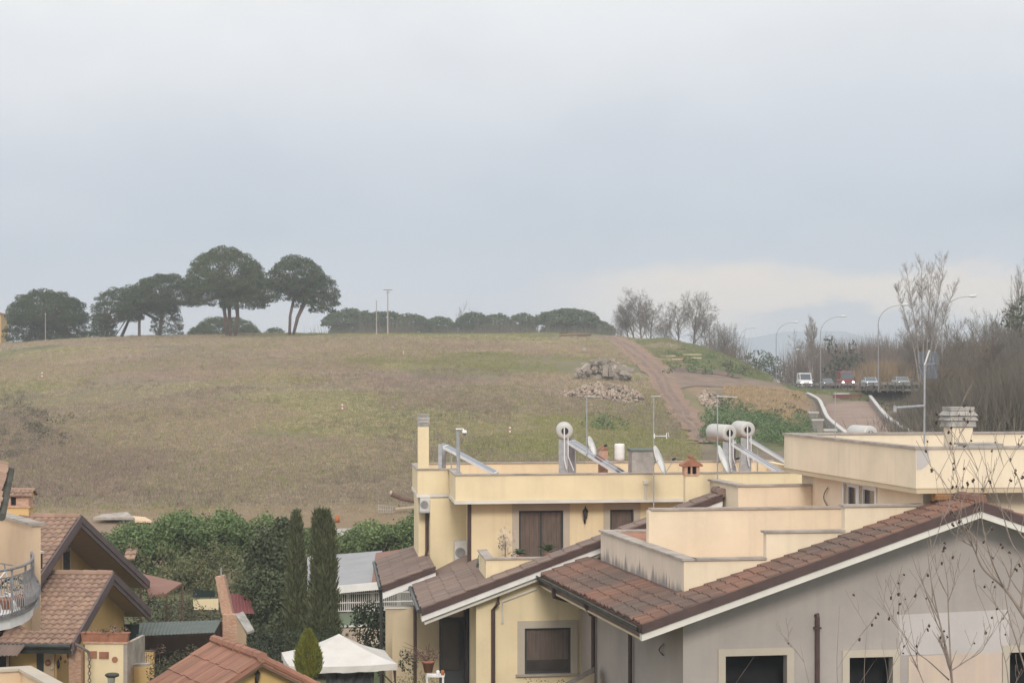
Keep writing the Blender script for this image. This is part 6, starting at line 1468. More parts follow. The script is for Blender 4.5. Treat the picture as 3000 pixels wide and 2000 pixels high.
def cypress(label,px,top,Y,w,tips,seed):
    r_=random.Random(seed); b=Vector(((px-1500)/f*Y,Y,-11)); H_=(HY-top)/f*Y+11; root=empty('cypress_tree',b,label,'tree','cypresses in the garden')
    mb=MB(); mb.tube([b,b+Vector((0,0,H_*.6))],[.12,.05],6,True); mb.build('trunk','pinebark',root)
    P=[];N=[]
    for (dx,hh,rr) in tips:
        n=int(5200*rr/.3*hh); t=rng.uniform(.02,1,n); an=rng.uniform(0,2*np.pi,n)
        prof=np.interp(t,[0,.08,.3,.6,.85,.95,1],[.55,.85,1,.92,.62,.36,.06])*rr*rng.uniform(.65,1.08,n)*(1+.20*np.sin(an*5+t*9)+.16*np.sin(an*9-t*23)+.10*np.sin(t*61+an*3))
        P.append(np.stack([b.x+dx*t**.7+prof*np.cos(an),b.y+prof*np.sin(an),b.z+t*H_*hh],1)+rng.normal(0,.018,(n,3))); N.append(np.stack([np.cos(an),np.sin(an),np.full(n,1.1)],1))
    P=np.concatenate(P);N=np.concatenate(N); n=len(P)
    # upright sprays
    d=N*np.array([.45,.45,1.0])+rng.normal(0,.28,(n,3)); d/=np.linalg.norm(d,axis=1,keepdims=True); s=np.cross(d,rng.normal(size=(n,3))); s/=np.linalg.norm(s,axis=1,keepdims=True)
    L_=rng.uniform(.12,.30,n)[:,None]; wv=s*.032
    npmesh('foliage',np.stack([P-wv,P+wv,P+d*L_+wv*.3,P+d*L_-wv*.3],1).reshape(-1,3),4,'cypress',root)
cypress('slim pointed cypress with a single tip beside the leafy laurel tree',868,1508,80,.3,[(0,1,.27),(.06,.8,.26),(-.05,.6,.24)],1)
cypress('broad cypress with several ragged tips in front of the veranda roof',945,1502,78.5,.5,[(-.22,.99,.22),(-.05,1,.24),(.14,.99,.24),(.28,.93,.24),(0,.75,.46),(.05,.5,.5)],2)
def shrub(name,label,cat,lobespx,m,leaf,dens,trunk=None,group=None,up=0,asp=.6,bark='barkgrey'):
    L0=[(at(x,y,Y),(r_*Y/f,r_*Y/f*.9,rz_*Y/f)) for x,y,Y,r_,rz_ in lobespx]
    base_=Vector((L0[0][0].x,L0[0][0].y,-11)); root=empty(name,base_,label,cat,group)
    if trunk:
        for q in trunk: mb=MB(); mb.tube([Vector((at(*q[0]).x,at(*q[0]).y,-11)),at(*q[1])],[q[2],q[2]*.5],6,True); mb.build('trunk',bark,root,True)
    leafy('foliage',m,root,L0,dens,leaf,up=up,asp=asp,spread=1.5,inner=.5)
    return root
shrub('laurel_tree','large dull green laurel tree left of the slim cypress','tree',[(790,1600,84,62,70),(750,1660,84,48,70),(820,1640,83.5,50,70),(830,1545,84,26,36),(800,1700,83.5,70,60),(770,1770,83,55,60),(840,1740,83,55,70),(735,1720,83,36,50),(860,1820,83,40,60),(800,1830,83,60,50),(830,1560,84,34,50),(760,1600,84,34,48)],'laurel',.15,150,[((790,1900,84),(800,1600,84),.1)])
shrub('clipped_shrub','dense dark clipped shrub in front of the cypress feet','shrub',[(790,1890,74,62,46),(730,1915,74,40,40),(850,1885,74,60,44),(910,1900,74.5,50,50),(780,1940,73.5,70,45),(960,1880,75,40,50),(700,1930,74,22,34)],'bush',.085,150)
shrub('ivy_column','ivy-clad dark post between the veranda railing and the beige pier','climbing plant',[(1085,1790,72,42,34),(1070,1840,72,48,46),(1100,1890,72,36,55),(1050,1800,72,26,30),(1120,1840,72,22,60),(1115,1930,72,24,60),(1060,1890,71.5,30,40)],'ivy',.11,130,[((1118,1960,72.2),(1116,1745,72.2),.07)])
rt_=empty('thuja_shrub',Vector(((903-1500)/f*57,57,-11)),'golden green egg-shaped thuja in front of the white gazebo','shrub')
P=[];N=[]
n=9000; t=rng.uniform(0,1,n); an=rng.uniform(0,6.283,n); rr=np.interp(t,[0,.12,.35,.6,.85,1],[.12,.26,.32,.26,.13,.02])*rng.uniform(.7,1.06,n)*(1+.13*np.sin(an*7+t*6)); zb0=at(903,1985,57).z; zb1=at(903,1848,57).z
P=np.stack([(903-1500)/f*57+rr*np.cos(an),57+rr*np.sin(an),zb0+t*(zb1-zb0)],1); d=np.stack([np.cos(an)*.5,np.sin(an)*.5,np.full(n,1.0)],1)+rng.normal(0,.22,(n,3)); d/=np.linalg.norm(d,axis=1,keepdims=True); s=np.cross(d,rng.normal(size=(n,3))); s/=np.linalg.norm(s,axis=1,keepdims=True)
npmesh('foliage',np.stack([P-s*.016,P+s*.016,P+d*rng.uniform(.05,.13,n)[:,None]],1).reshape(-1,3),3,'thuja',rt_)
mb=MB(); mb.tube([Vector(((903-1500)/f*57,57,-11)),Vector(((903-1500)/f*57,57,zb0+.4))],.04,6,True); mb.build('trunk','barkgrey',rt_)
shrub('round_shrub','bright green feathery round shrub at the bottom edge beside the gazebo pole','shrub',[(1215,2000,58,60,40),(1180,2015,58,36,34),(1255,2012,58,36,36)],'lime',.06,160,up=.5,asp=.3)
shrub('garden_bush','straggly grey-green bush beside the small terracotta roof','shrub',[(480,1955,66,38,36),(530,1930,66,36,30),(500,1985,65.5,50,34),(450,1975,66,24,34),(560,1905,66.5,20,22)],'olive',.075,210,up=.4,asp=.4)
shrub('garden_bush','rusty flowering bush behind the thin iron railing','shrub',[(405,1932,72,30,18),(445,1915,72,24,20),(470,1900,72,20,16)],'dryshrub',.06,110)
shrub('garden_bush','grey olive bushes below the pergola roof','shrub',[(480,1770,82,34,40),(520,1790,82,46,34),(440,1760,82,22,30),(575,1790,82.5,40,26),(620,1800,82.5,26,26),(560,1740,85,26,40)],'olive',.09,55)
shrub('garden_bush','yellowish climbing shrub on the posts under the pergola roof','shrub',[(505,1740,82,14,22),(492,1760,81.5,16,20)],'lime',.08,70)
shrub('garden_bush','dark evergreen bush under the deep eave of the ochre gabled house','shrub',[(420,1755,80,36,26),(450,1765,80,30,24),(390,1765,80,24,22)],'bush',.08,80)
shrub('dry_shrub','thin brown twiggy shrub in front of the laurel beside the maroon sheet','shrub',[(690,1690,86,34,50),(660,1730,86,30,40),(705,1640,86,22,40)],'hedgedry',.09,24,up=.8,asp=.25)
pts=[]
for k in range(170):
    px=rd.uniform(395,1010); Y=rd.uniform(79,101); pts.append((Vector(((px-1500)/f*Y,Y,-11)),rd.uniform(.35,.8)))
brushmass('garden_undergrowth','olive',pts,.13,22)
pts=[]
for k in range(70):
    px=rd.uniform(400,1010); Y=rd.uniform(79,101); pts.append((Vector(((px-1500)/f*Y,Y,-11)),rd.uniform(.3,.7)))
brushmass('garden_undergrowth','laurel',pts,.13,26)
# pot plant by the porch, bench things
pp=empty('potted_plant',at(1255,1960,57),'big terracotta pot with a straggling reddish shrub beside the porch','pot plant'); c=at(1255,1968,57)
mb=MB(); mb.tube_prof(c,Vector((0,0,1)),[(0,.001),(0,.10),(.24,.155),(.24,.175),(.30,.175),(.29,.13),(.25,.001)],14); mb.build('pot','terra',pp,True)
mb=MB(); r_=random.Random(9)
for k in range(16):
    t_=c+Vector((0,0,.26)); e=t_+Vector((r_.uniform(-.75,.22),r_.uniform(-.2,.2),r_.uniform(.1,.55))); mb.tube([t_,t_.lerp(e,.5)+Vector((0,0,.1)),e],[.012,.008,.004],4,True)
mb.build('stems','oldwood',pp)
leafy('foliage','dryshrub',pp,[(c+Vector((-.05,0,.42)),(.3,.25,.16)),(c+Vector((-.42,0,.40)),(.22,.2,.15)),(c+Vector((.12,0,.46)),(.18,.2,.12))],240,.055,spread=1.6)
leafy('green_foliage','ivy',pp,[(c+Vector((-.5,.05,.2)),(.26,.2,.22)),(c+Vector((-.62,0,.45)),(.12,.12,.16))],220,.07,spread=1.6)
tb_=empty('white_table',at(1275,1990,57.3),'small white table with jars at the porch entrance','table'); mb=MB(); a_,b_,z_=W0.at(1275,1976,57.3); mb=MB(); mb.box(a_-.22,a_+.24,57.1,57.6,z_-.03,z_); mb.build('tabletop','white',tb_)
for x in (a_-.2,a_+.2):
    for y in (57.13,57.55): mb=MB(); mb.box(x-.02,x+.02,y-.02,y+.02,-10.9,z_-.03); mb.build('leg','white',tb_)
for x,m_,lab in ((a_+.07,'white','white jar on the small white table'),(a_+.19,'orange','orange jar on the small white table')):
    mb=MB(); mb.tube_prof(Vector((x,57.3,z_)),Vector((0,0,1)),[(0,.001),(0,.045),(.09,.05),(.12,.03),(.13,.001)],10); tag(mb.build('jar',m_,None,True),lab,'jar')
bp_=empty('stacked_boards',at(1365,1975,61),'stack of pale boards and boxes on the ground by the porch wall','boards')
for k in range(6): mb=MB(); x=(1365-1500)/f*61; mb.hexa([(x-.3+.02*k,60.8,-9.75+.06*k),(x+.3-.03*k,60.9,-9.75+.06*k),(x+.3-.03*k,61.2,-9.75+.06*k),(x-.3,61.2,-9.75+.06*k),(x-.3+.02*k,60.8,-9.70+.06*k),(x+.3-.03*k,60.9,-9.70+.06*k),(x+.3-.03*k,61.2,-9.70+.06*k),(x-.3,61.2,-9.70+.06*k)],None,True); mb.build('board','plank' if k%2 else 'concrete',bp_)
mb=MB(); mb.box(x-.38,x+.38,60.7,61.3,-11,-9.755); mb.build('bench_base','concrete',bp_)
# plants on the balcony of the yellow house
def frond(label,px,py,Y,n,ln,m,name='palm_plant',pot=True):
    c=at(px,py,Y); root=empty(name,c,label,'pot plant'); V=[]; r_=random.Random(px)
    if pot: mb=MB(); mb.tube_prof(c+Vector((0,0,-.3)),Vector((0,0,1)),[(0,.001),(0,.08),(.22,.11),(.25,.12),(.25,.001)],10); mb.build('pot','terra',root,True)
    for k in range(n):
        an=r_.uniform(0,6.28); el=r_.uniform(.25,1.3); d=Vector((math.cos(an)*math.cos(el),math.sin(an)*math.cos(el),math.sin(el))); side=d.cross(Vector((0,0,1))).normalized(); L_=ln*r_.uniform(.7,1.1)
        pr=c
        for j in range(5):
            q=c+d*L_*(j+1)/5+Vector((0,0,-.5*L_*((j+1)/5)**2*.7)); w0_=.02*(1-abs(j-1.5)/4); V+=[pr-side*w0_,pr+side*w0_,q+side*w0_*.8,q-side*w0_*.8]
            for s_ in (-1,1):
                tip=q+side*s_*.11+d*.06+Vector((0,0,-.03)); V+=[q,q+d*.025,tip,tip]
            pr=q
    npmesh('fronds',np.array([tuple(v) for v in V]),4,m,root); return root
frond('dark green potted palm in front of the right leaf of the french window',1606,1615,67.2,22,.42,'palmleaf')
frond('small leafy potted plant against the left jamb of the french window',1523,1622,67.2,16,.26,'palmleaf',name='leafy_plant')
cv=empty('climbing_plant',at(1478,1640,67.6),'pale bundled climber with green tips leaning on the wall by the french window','climbing plant')
leafy('foliage','ivy',cv,[(at(1472,1582,67.7),(.14,.1,.16)),(at(1468,1600,67.6),(.09,.1,.12)),(at(1497,1620,67.4),(.10,.1,.08)),(at(1508,1628,67.3),(.1,.1,.07)),(at(1515,1615,67.3),(.1,.1,.1))],120,.055,spread=1.6)
leafy('pale_foliage','palestalk',cv,[(at(1480,1610,67.7),(.12,.06,.28)),(at(1486,1570,67.9),(.27,.06,.30)),(at(1478,1590,67.9),(.2,.06,.24))],230,.10,up=1,asp=.25,spread=1.6)
mb=MB(); mb.tube([at(1480,1640,67.6),at(1480,1585,67.8)],.015,5); mb.build('stem','oldwood',cv)
mb=MB(); mb.tube_prof(at(1489,1647,66.26),Vector((0,-1,0)),[(-.02,.001),(0,.07),(.05,.06),(.07,.001)],12); tag(mb.build('bulkhead_lamp','white',None,True),'small round white lamp on the balcony parapet front','lamp')
hz_=empty('garden_hose',at(1400,1640,67),'pale green coiled hose hung over the balcony corner','hose'); mb=MB()
for k in range(4): mb.tube([at(1400+k*3,1700-k*6,66.5),at(1397+k*2,1650,66.4),at(1403+k*4,1625+k*2,66.8),at(1425,1632+k*3,67.4)],.02,5)
mb.build('hose','greenpvc',hz_)
# ================================================================== F  roof and wall equipment
def acunit(name,label,a,b,z,F,w,h,d,face='b'):
    root=empty(name,F.w(a,b,z),label,'air conditioner'); mb=MB(F); mb.box(a,a+w,b,b+d,z,z+h); mb.build('casing','alu',root)
    mb=MB(F); mb.tube_prof(F.w(a+w*.4,b-.004,z+h*.5),F.w(0,-1,0),[(0,.001),(0,min(w,h)*.36),(.012,min(w,h)*.38),(.014,min(w,h)*.34),(.006,.001)],18); mb.build('fan_grille','greymetal',root)
    mb=MB(F); mb.box(a-.02,a+w+.02,b-.0,b+d+.05,z-.05,z-.003); mb.build('bracket','galv',root); return root
q=C.onb(1333,1652,70.2); ac=acunit('air_conditioner','pale air conditioner standing on the brown roof against the recessed wall',q[0],70.25,q[2],C,.42,.72,.42)
q=C.onb(1231,1497,71.0); acunit('air_conditioner','grey air conditioner hung high under the soffit at the house corner',q[0],70.95,q[2],C,.33,.42,.62)
cc=empty('security_camera',at(1343,1395,68.3),'white dome security camera on a galvanised post at the parapet corner','camera')
mb=MB(); mb.tube([at(1343,1402,68.25),at(1342,1256,68.25)],.055,8); mb.build('post','galv',cc)
mb=MB(); mb.hexa([at(1335,1258,68.1),at(1350,1258,68.1),at(1350,1258,68.4),at(1335,1258,68.4),at(1335,1254,68.1),at(1350,1254,68.1),at(1350,1254,68.4),at(1335,1254,68.4)],(.5,.5),True); mb.tube([at(1348,1257,68.2),at(1357,1256,68.1),at(1359,1261,68.1)],.025,6); mb.build('arm','white',cc)
mb=MB(); mb.tube_prof(at(1361,1259,68.1),Vector((0,0,-1)),[(0,.03),(.02,.07),(.09,.075)],12); mb.build('housing','white',cc,True)
mb=MB(); mb.tube_prof(at(1361,1259,68.1)+Vector((0,0,-.091)),Vector((0,0,-1)),[(0,.07),(.04,.055),(.075,.001)],12); mb.build('dome','greymetal',cc,True)
def heater(label,px,py,Y,rot,zfloor,tank=True,flat=False,plen=1.75,name='solar_water_heater',trot=None,r=.265,tl=1.25,group=None,drop=1.05):
    """collector sloping down to the right of the tank; local x = down the collector, y = tank axis"""
    c=at(px,py,Y); K0=Fr(rot); K=K0; a,b=K0.inv(c.x,c.y); z=c.z; root=empty(name,Vector((c.x,c.y,zfloor)),label,'solar heater' if tank else 'solar panel',group)
    if tank:
        if trot is not None: K=Fr(trot); a,b=K.inv(c.x,c.y)
        mb=MB(K); mb.tube_prof(K.w(a,b,z),K.w(0,1,0),[(0,.001),(.0,r*.36),(.005,r*.37),(-.02,r*.62),(.0,r*.93),(.04,r),(tl-.04,r),(tl,r*.93),(tl,.001)],24); tk=mb.build('tank','tank',root,True)
        mb=MB(K); mb.tube_prof(K.w(a,b-.03,z),K.w(0,1,0),[(0,.001),(0,r*.42),(.02,r*.42)],20); mb.build('end_cap','black',tk)
        mb=MB(K); mb.tube([(a-.02,b-.07,z+.1),(a-.02,b-.07,z-.9),(a+.05,b-.05,z-1.2)],.022,6); mb.tube([(a+.1,b-.06,z-.2),(a+.1,b-.07,z-.8),(a+.28,b-.05,z-1.25)],.018,6); mb.build('pipe','plumbing',root)
    K=K0; a,b=K.inv(c.x,c.y); zp=z-r-.02 if tank else z
    for dy in (.12,tl-.12):
        mb=MB(K); mb.box(a-.22 if tank else a-.10,a+.08 if tank else a+.02,b+dy-.04,b+dy+.04,zfloor,zp+.02); mb.build('leg','galv',root)
    mb=MB(K); mb.tube([(a+.32,b+.1,zp-.18),(a+.32,b+.1,zfloor)],.025,6); mb.tube([(a,b+.1,zfloor+.3),(a+.6,b+.1,zfloor+.3)],.02,5); mb.build('strut','galv',root)
    x1=a+plen; z1=zp-drop; s_=-drop/plen
    for k,(y0,y1) in enumerate(((b+.02,b+tl*.5-.03),(b+tl*.5+.03,b+tl-.02)) if tank else ((b,b+tl),)):
        xs=a+.05; zs_=zp+s_*.05
        mb=MB(K); mb.hexa([(xs,y0,zs_-.09),(x1,y0,z1-.09),(x1,y1,z1-.09),(xs,y1,zs_-.09),(xs,y0,zs_),(x1,y0,z1),(x1,y1,z1),(xs,y1,zs_)],(.5,.5)); pn=mb.build('collector','alu',root)
        mb=MB(K); mb.face([(xs+.05,y0+.04,zs_+.002+s_*.05),(x1-.05,y0+.04,z1+.002-s_*.05),(x1-.05,y1-.04,z1+.002-s_*.05),(xs+.05,y1-.04,zs_+.002+s_*.05)],(.5,.5)); mb.build('collector_glass','panel',pn)
    return root
zfy=zb+.12
heater('round solar water heater facing the eye end-on, beside the first dish on the terrace',1655,1262,71.2,-14,zfy,trot=0,group='solar water heaters on the terrace')
heater('solar water heater with its long tank turned sideways behind the second dish',2137,1268,71.3,-12,zfy,trot=20,group='solar water heaters on the terrace')
heater('solar water heater standing further back and higher, partly hidden by another tank',2190,1258,74.0,-8,zfy,trot=9,group='solar water heaters on the terrace')
heater('solar water heater with only the top of its tank above the cream parapet',2550,1272,70.5,16,-4.2,group=None,r=.27)
heater('tilted solar panel without a tank behind the camera post on the terrace',1292,1303,71.6,-5,zfy,tank=False,name='solar_array',tl=1.3,plen=1.72,drop=.90)
def dish(label,px,py,Y,d,tilt,turn,foot,group='satellite dishes on the terrace wall'):
    c=at(px,py,Y); root=empty('satellite_dish',c,label,'satellite dish',group)
    n_=Vector((math.cos(tilt)*math.cos(turn),-math.cos(tilt)*math.sin(turn),math.sin(tilt))).normalized()
    mb=MB(); R_=d/2; mb.tube_prof(c-n_*.09,n_,[(0,.001),(.012,R_*.35),(.045,R_*.7),(.09,R_),(.10,R_),(.055,R_*.7),(.022,R_*.35),(.01,.001)],28); mb.build('reflector','white',root,True)
    dn=(Vector((0,0,-1))-n_*(-n_.z)).normalized(); lo=c+dn*R_*.96; fe=c+n_*.42+dn*.12
    mb=MB(); mb.tube([lo,fe],.012,5); mb.build('feed_arm','galv',root); mb=MB(); mb.tube_prof(fe,-n_,[(-.05,.02),(0,.035),(.06,.03),(.08,.001)],10); mb.build('feed_horn','black',root)
    mb=MB(); mb.tube([c-n_*.06,c-n_*.16,foot],.025,6); mb.build('bracket','galv',root)
dish('small white satellite dish beside the first round water tank',1735,1306,69.5,.64,.33,.3,at(1719,1330,69.3))
dish('white satellite dish on the mast beside the grey roof cabinet',1933,1347,67.2,.92,.36,.26,at(1914,1372,67.2))
dish('white satellite dish in front of the sideways water tank',2120,1345,67.2,.90,.36,.28,at(2102,1365,67.2))
def mast(label,pts,arms,r=.022,m='galv',name='antenna_mast'):
    root=empty(name,at(*pts[0]),label,'antenna'); mb=MB(); mb.tube([at(*p) for p in pts],[r,r*.8] if len(pts)==2 else r,6); mb.build('pole',m,root)
    for k,(A,B,el,rr) in enumerate(arms):
        mb=MB(); A_,B_=at(*A),at(*B); mb.tube([A_,B_],rr,5)
        for j in range(el):
            q=A_.lerp(B_,(j+.5)/max(el,1)); h_=.16*(1-.4*j/max(el,1)); mb.tube([q-Vector((0,h_,.0)),q+Vector((0,h_,.0))],.006,4)
        mb.build('yagi_boom','alu',root)
    return root
mast('thin pale antenna pole with one short top arm rising behind the small dish',[(1719,1345,69.6),(1719,1160,69.6)],[((1712,1161,69.6),(1764,1162,69.8),7,.012)])
mast('thick antenna mast with a low stubby white aerial above the middle dish',[(1915,1492,67.1),(1915,1160,67.1)],[((1908,1161,67.1),(1936,1160,67.3),5,.014),((1914,1277,67.05),(1954,1277,67.05),0,.018)])
q=empty('stub_aerial',at(1952,1277,67.05),'little white folded aerial at the end of the side arm of the thick mast','antenna'); mb=MB(); mb.tube([at(1953,1267,67.05),at(1953,1285,67.05)],.014,5); mb.tube([at(1957,1265,67.05),at(1960,1280,67.05)],.008,4); mb.tube([at(1917,1270,67),at(1917,1284,67)],.02,5); mb.build('dipole','white',q)
mast('antenna mast with a long horizontal top aerial in front of the sideways water tank',[(2102,1450,66.9),(2102,1155,66.9)],[((2100,1161,66.9),(2160,1163,66.7),9,.014)])
mast('slender antenna on the flat roof in line with the earth ramp wall',[(2447,1290,60),(2447,1148,60)],[((2444,1153,60),(2487,1153,60),7,.01)],.014)
gm=empty('grid_antenna',at(2708,1275,60.2),'tall mast with a blue slatted grid antenna against the dark wood','antenna')
mb=MB(); mb.tube([at(2708,1300,60.2),at(2709,1062,60.2)],.026,6); mb.build('pole','galv',gm)
mb=MB(); mb.tube([at(2709,1068,60.15),at(2723,1026,60.0)],.022,5); mb.build('boom','white',gm)
for s_,(x0,x1) in enumerate(((2690,2726),(2728,2752))):
    mb=MB()
    for k in range(13):
        y=1031+k*3.1 if k<13 else 0; mb.tube([at(x0+(4 if k>8 else 0),y,60.3+.1*s_),at(x1-(6 if k<3 else 0),y,60.2+.25*s_)],.0045,4)
    mb.tube([at(x0+2,1031,60.3),at(x0+6,1069,60.3)],.01,4); mb.build('upper_grid','blue',gm)
mb=MB()
for k in range(12): y=1074+k*3.1; mb.tube([at(2692+k*1.2,y,60.3),at(2748-k*.4,y,60.4)],.0045,4)
mb.tube([at(2692,1072,60.3),at(2706,1108,60.3)],.014,4); mb.tube([at(2736,1072,60.4),at(2744,1106,60.4)],.014,4); mb.build('lower_grid','blue',gm)
mb=MB(); mb.hexa([at(2712,1069,60.1),at(2740,1067,60.4),at(2740,1067,60.5),at(2712,1069,60.2),at(2712,1065,60.1),at(2740,1061,60.4),at(2740,1061,60.5),at(2712,1065,60.2)],(.5,.5),True); mb.build('clamp_plate','blue',gm)
mb=MB(); mb.tube([at(2708,1188,60.2),at(2622,1194,59.0)],.034,6); mb.tube([at(2622,1188,59),at(2622,1206,59)],.045,6)
for k in range(6): q_=at(2708,1188,60.2).lerp(at(2622,1194,59.0),(k+.5)/6); mb.tube([q_+Vector((0,.25,0)),q_-Vector((0,.25,0))],.008,4)
mb.build('yagi_boom','galv',gm)
wt=empty('water_tank',at(1815,1352,73),'upright white ribbed water tank on the terrace','water tank'); mb=MB(); mb.tube_prof(at(1815,1350,73),Vector((0,0,1)),[(0,.001),(0,.15),(.1,.165),(.2,.158),(.3,.168),(.42,.16),(.52,.165),(.56,.15),(.57,.001)],16); mb.build('tank_shell','white',wt,True)
ls_=empty('roof_cabinet',at(1870,1362,74),'low grey-green metal cabinet with a paler lid on the terrace','cabinet'); mb=MB(C); A_=C.at(1851,1362,73); z1=C.onb(1880,1322,A_[1])[2]; a1_=C.onb(1913,1340,A_[1])[0]; mb.box(A_[0],a1_,A_[1],A_[1]+.9,zfy,z1); mb.build('cabinet_body','concrete',ls_); mb=MB(C); mb.hexa([(A_[0]-.03,A_[1]-.03,z1+.002),(a1_+.03,A_[1]-.03,z1+.002),(a1_+.03,A_[1]+.95,z1+.002),(A_[0]-.03,A_[1]+.95,z1+.002),(A_[0]-.03,A_[1]-.03,z1+.05),(a1_+.03,A_[1]-.03,z1+.05),(a1_+.03,A_[1]+.95,z1+.08),(A_[0]-.03,A_[1]+.95,z1+.08)],(.5,.5)); mb.build('lid','greenpvc',ls_)
# small brick chimney head on the terrace, low service boxes on the parapet face
bc=empty('brick_chimney',at(1767,1365,72.5),'tiny brick chimney with a pitched tile cap beside the small dish','chimney'); mb=MB(C); A_=C.at(1755,1365,72.4); a1_=C.onb(1781,1340,A_[1])[0]; zt_=C.onb(1767,1318,A_[1])[2]; mb.box(A_[0],a1_,A_[1],A_[1]+.28,zfy,zt_); mb.build('stack','brick',bc); mb=MB(C); m_=(A_[0]+a1_)/2; mb.prism([(A_[0]-.05,A_[1]-.04,zt_+.002),(a1_+.05,A_[1]-.04,zt_+.002),(m_,A_[1]-.04,zt_+.16)],(0,.36,0)); mb.build('chimney_cap','terra',bc)
for px,lab in ((1893,'pale junction box with two conduits on the parapet left of the dish mast'),(2124,'pale junction box with two conduits on the parapet below the second dish')):
    A_=C.onb(px-7,1408,bf-.07); bx=empty('junction_box',C.w(*A_),lab,'junction box'); mb=MB(C); mb.box(A_[0],A_[0]+.15,bf-.08,bf-.002,A_[2]-.10,A_[2]); mb.build('box','offwhite',bx); mb=MB(C)
    for d_ in (.04,.11): mb.tube([(A_[0]+d_,bf-.04,A_[2]-.10),(A_[0]+d_,bf-.04,zb-.0)],.016,5)
    mb.build('conduit','offwhite',bx)
# ================================================================== G  things on and by the hill
def upole(px,py0,py1,Y,label,arm=True,r=.13):
    b=onground(px,Y,-.3); t=at(px,py1,Y); root=empty('utility_pole',b,label,'utility pole'); mb=MB(); mb.tube([b,Vector((b.x,Y,t.z))],[r,r*.7],8); mb.build('pole','pole',root)
    if arm:
        mb=MB(); mb.box(b.x-.75,b.x+.75,Y-.06,Y+.06,t.z-.12,t.z-.02); mb.box(b.x-.35,b.x+.35,Y-.05,Y+.05,t.z-.55,t.z-.47); mb.build('crossarm','darkmetal',root)
        mb=MB()
        for x in (-.6,0,.6): mb.tube_prof(Vector((b.x+x,Y,t.z-.02)),Vector((0,0,1)),[(0,.04),(.1,.05),(.16,.02)],6)
        mb.build('insulators','white',root)
upole(1136,975,848,385,'taller concrete utility pole with a crossarm on the crest of the hill')
upole(1103,972,880,388,'shorter utility pole without arms beside the taller one on the crest',False,.11)
pq=empty('white_post',onground(133,372,-.2),'thin white post before the low broad pine on the crest','post'); t=at(133,920,372); mb=MB(); b=onground(133,372,-.2); mb.tube([b,Vector((b.x,b.y,t.z))],[.07,.05],6); mb.build('post','pole',pq); mb=MB(); mb.tube([Vector((b.x,b.y,t.z)),Vector((b.x,b.y,t.z+.12))],.08,6); mb.build('cap','white',pq)
for px,py,h_,lab in ((123,1108,.7,'red and white marker post on the slope below the low broad pine'),(1003,1203,.6,'red and white marker post halfway down the open field'),(1494,1272,.6,'white marker post on the field behind the flat roof terrace'),(1182,1040,.5,'tiny marker peg in a green tuft high on the field')):
    b=gpt(px,py,125); root=empty('marker_post',b,lab,'marker post','survey markers on the field')
    for k in range(4): mb=MB(); mb.tube([b+Vector((0,0,h_*k/4)),b+Vector((0,0,h_*(k+1)/4))],.07,6); mb.build('band','white' if k%2 else 'redwhite',root)
tc=[p for p in ()]
hb=empty('far_house',onground(-8,400),'sliver of an ochre house at the picture edge beside the pines','house'); b=onground(-8,400); mb=MB(); mb.box(b.x-5,b.x+1.1,398,404,b.z-1,at(0,920,400).z); mb.build('wall','ochre',hb); mb=MB(); zt_=at(0,920,400).z; mb.hexa([(b.x-5.2,397.6,zt_),(b.x+1.4,397.6,zt_),(b.x+1.4,404.4,zt_),(b.x-5.2,404.4,zt_),(b.x-5.2,397.6,zt_+.15),(b.x+1.4,397.6,zt_+.15),(b.x-1.5,401,zt_+.7),(b.x-4,401,zt_+.7)],(.5,.5),True); mb.build('roof','terra',hb); mb=MB(); mb.box(b.x+.2,b.x+.8,397.95,397.998,b.z+1.5,b.z+2.8); mb.build('window','dark',hb)
# rubble heaps: each heap is one dumped mass of uncountable fragments
def heap(name,label,outline,n,size,m,hmax,seed,flat=.7,extra=None):
    r_=random.Random(seed); xs=[p[0] for p in outline]; ys=[p[1] for p in outline]; mb=MB(); c0=gpt(sum(xs)/len(xs),sum(ys)/len(ys),150); k=0
    while k<n:
        px=r_.uniform(min(xs),max(xs)); py=r_.uniform(min(ys),max(ys))
        if not pin(px,py,outline): continue
        p=gpt(px,py,150); e=min(abs(px-min(xs)),abs(px-max(xs)))/(max(xs)-min(xs))*2
        lift=r_.uniform(0,hmax)*min(1,e*2.0); s_=size*r_.uniform(.45,1.35)
        Rm=Matrix.Rotation(r_.uniform(0,6.28),3,Vector((r_.gauss(0,1),r_.gauss(0,1),r_.gauss(0,1)+.01)).normalized()); h=[Vector((x*s_*r_.uniform(.7,1.1),y*s_*r_.uniform(.5,.9),z*s_*flat*r_.uniform(.5,.9))) for z in (-.5,.5) for x,y in ((-.5,-.5),(.5,-.5),(.5,.5),(-.5,.5))]
        mb.hexa([p+Vector((0,0,lift))+Rm@q for q in h],None,True); k+=1
    o=mb.build(name,m); o['kind']='stuff'; o['label']=label; return o
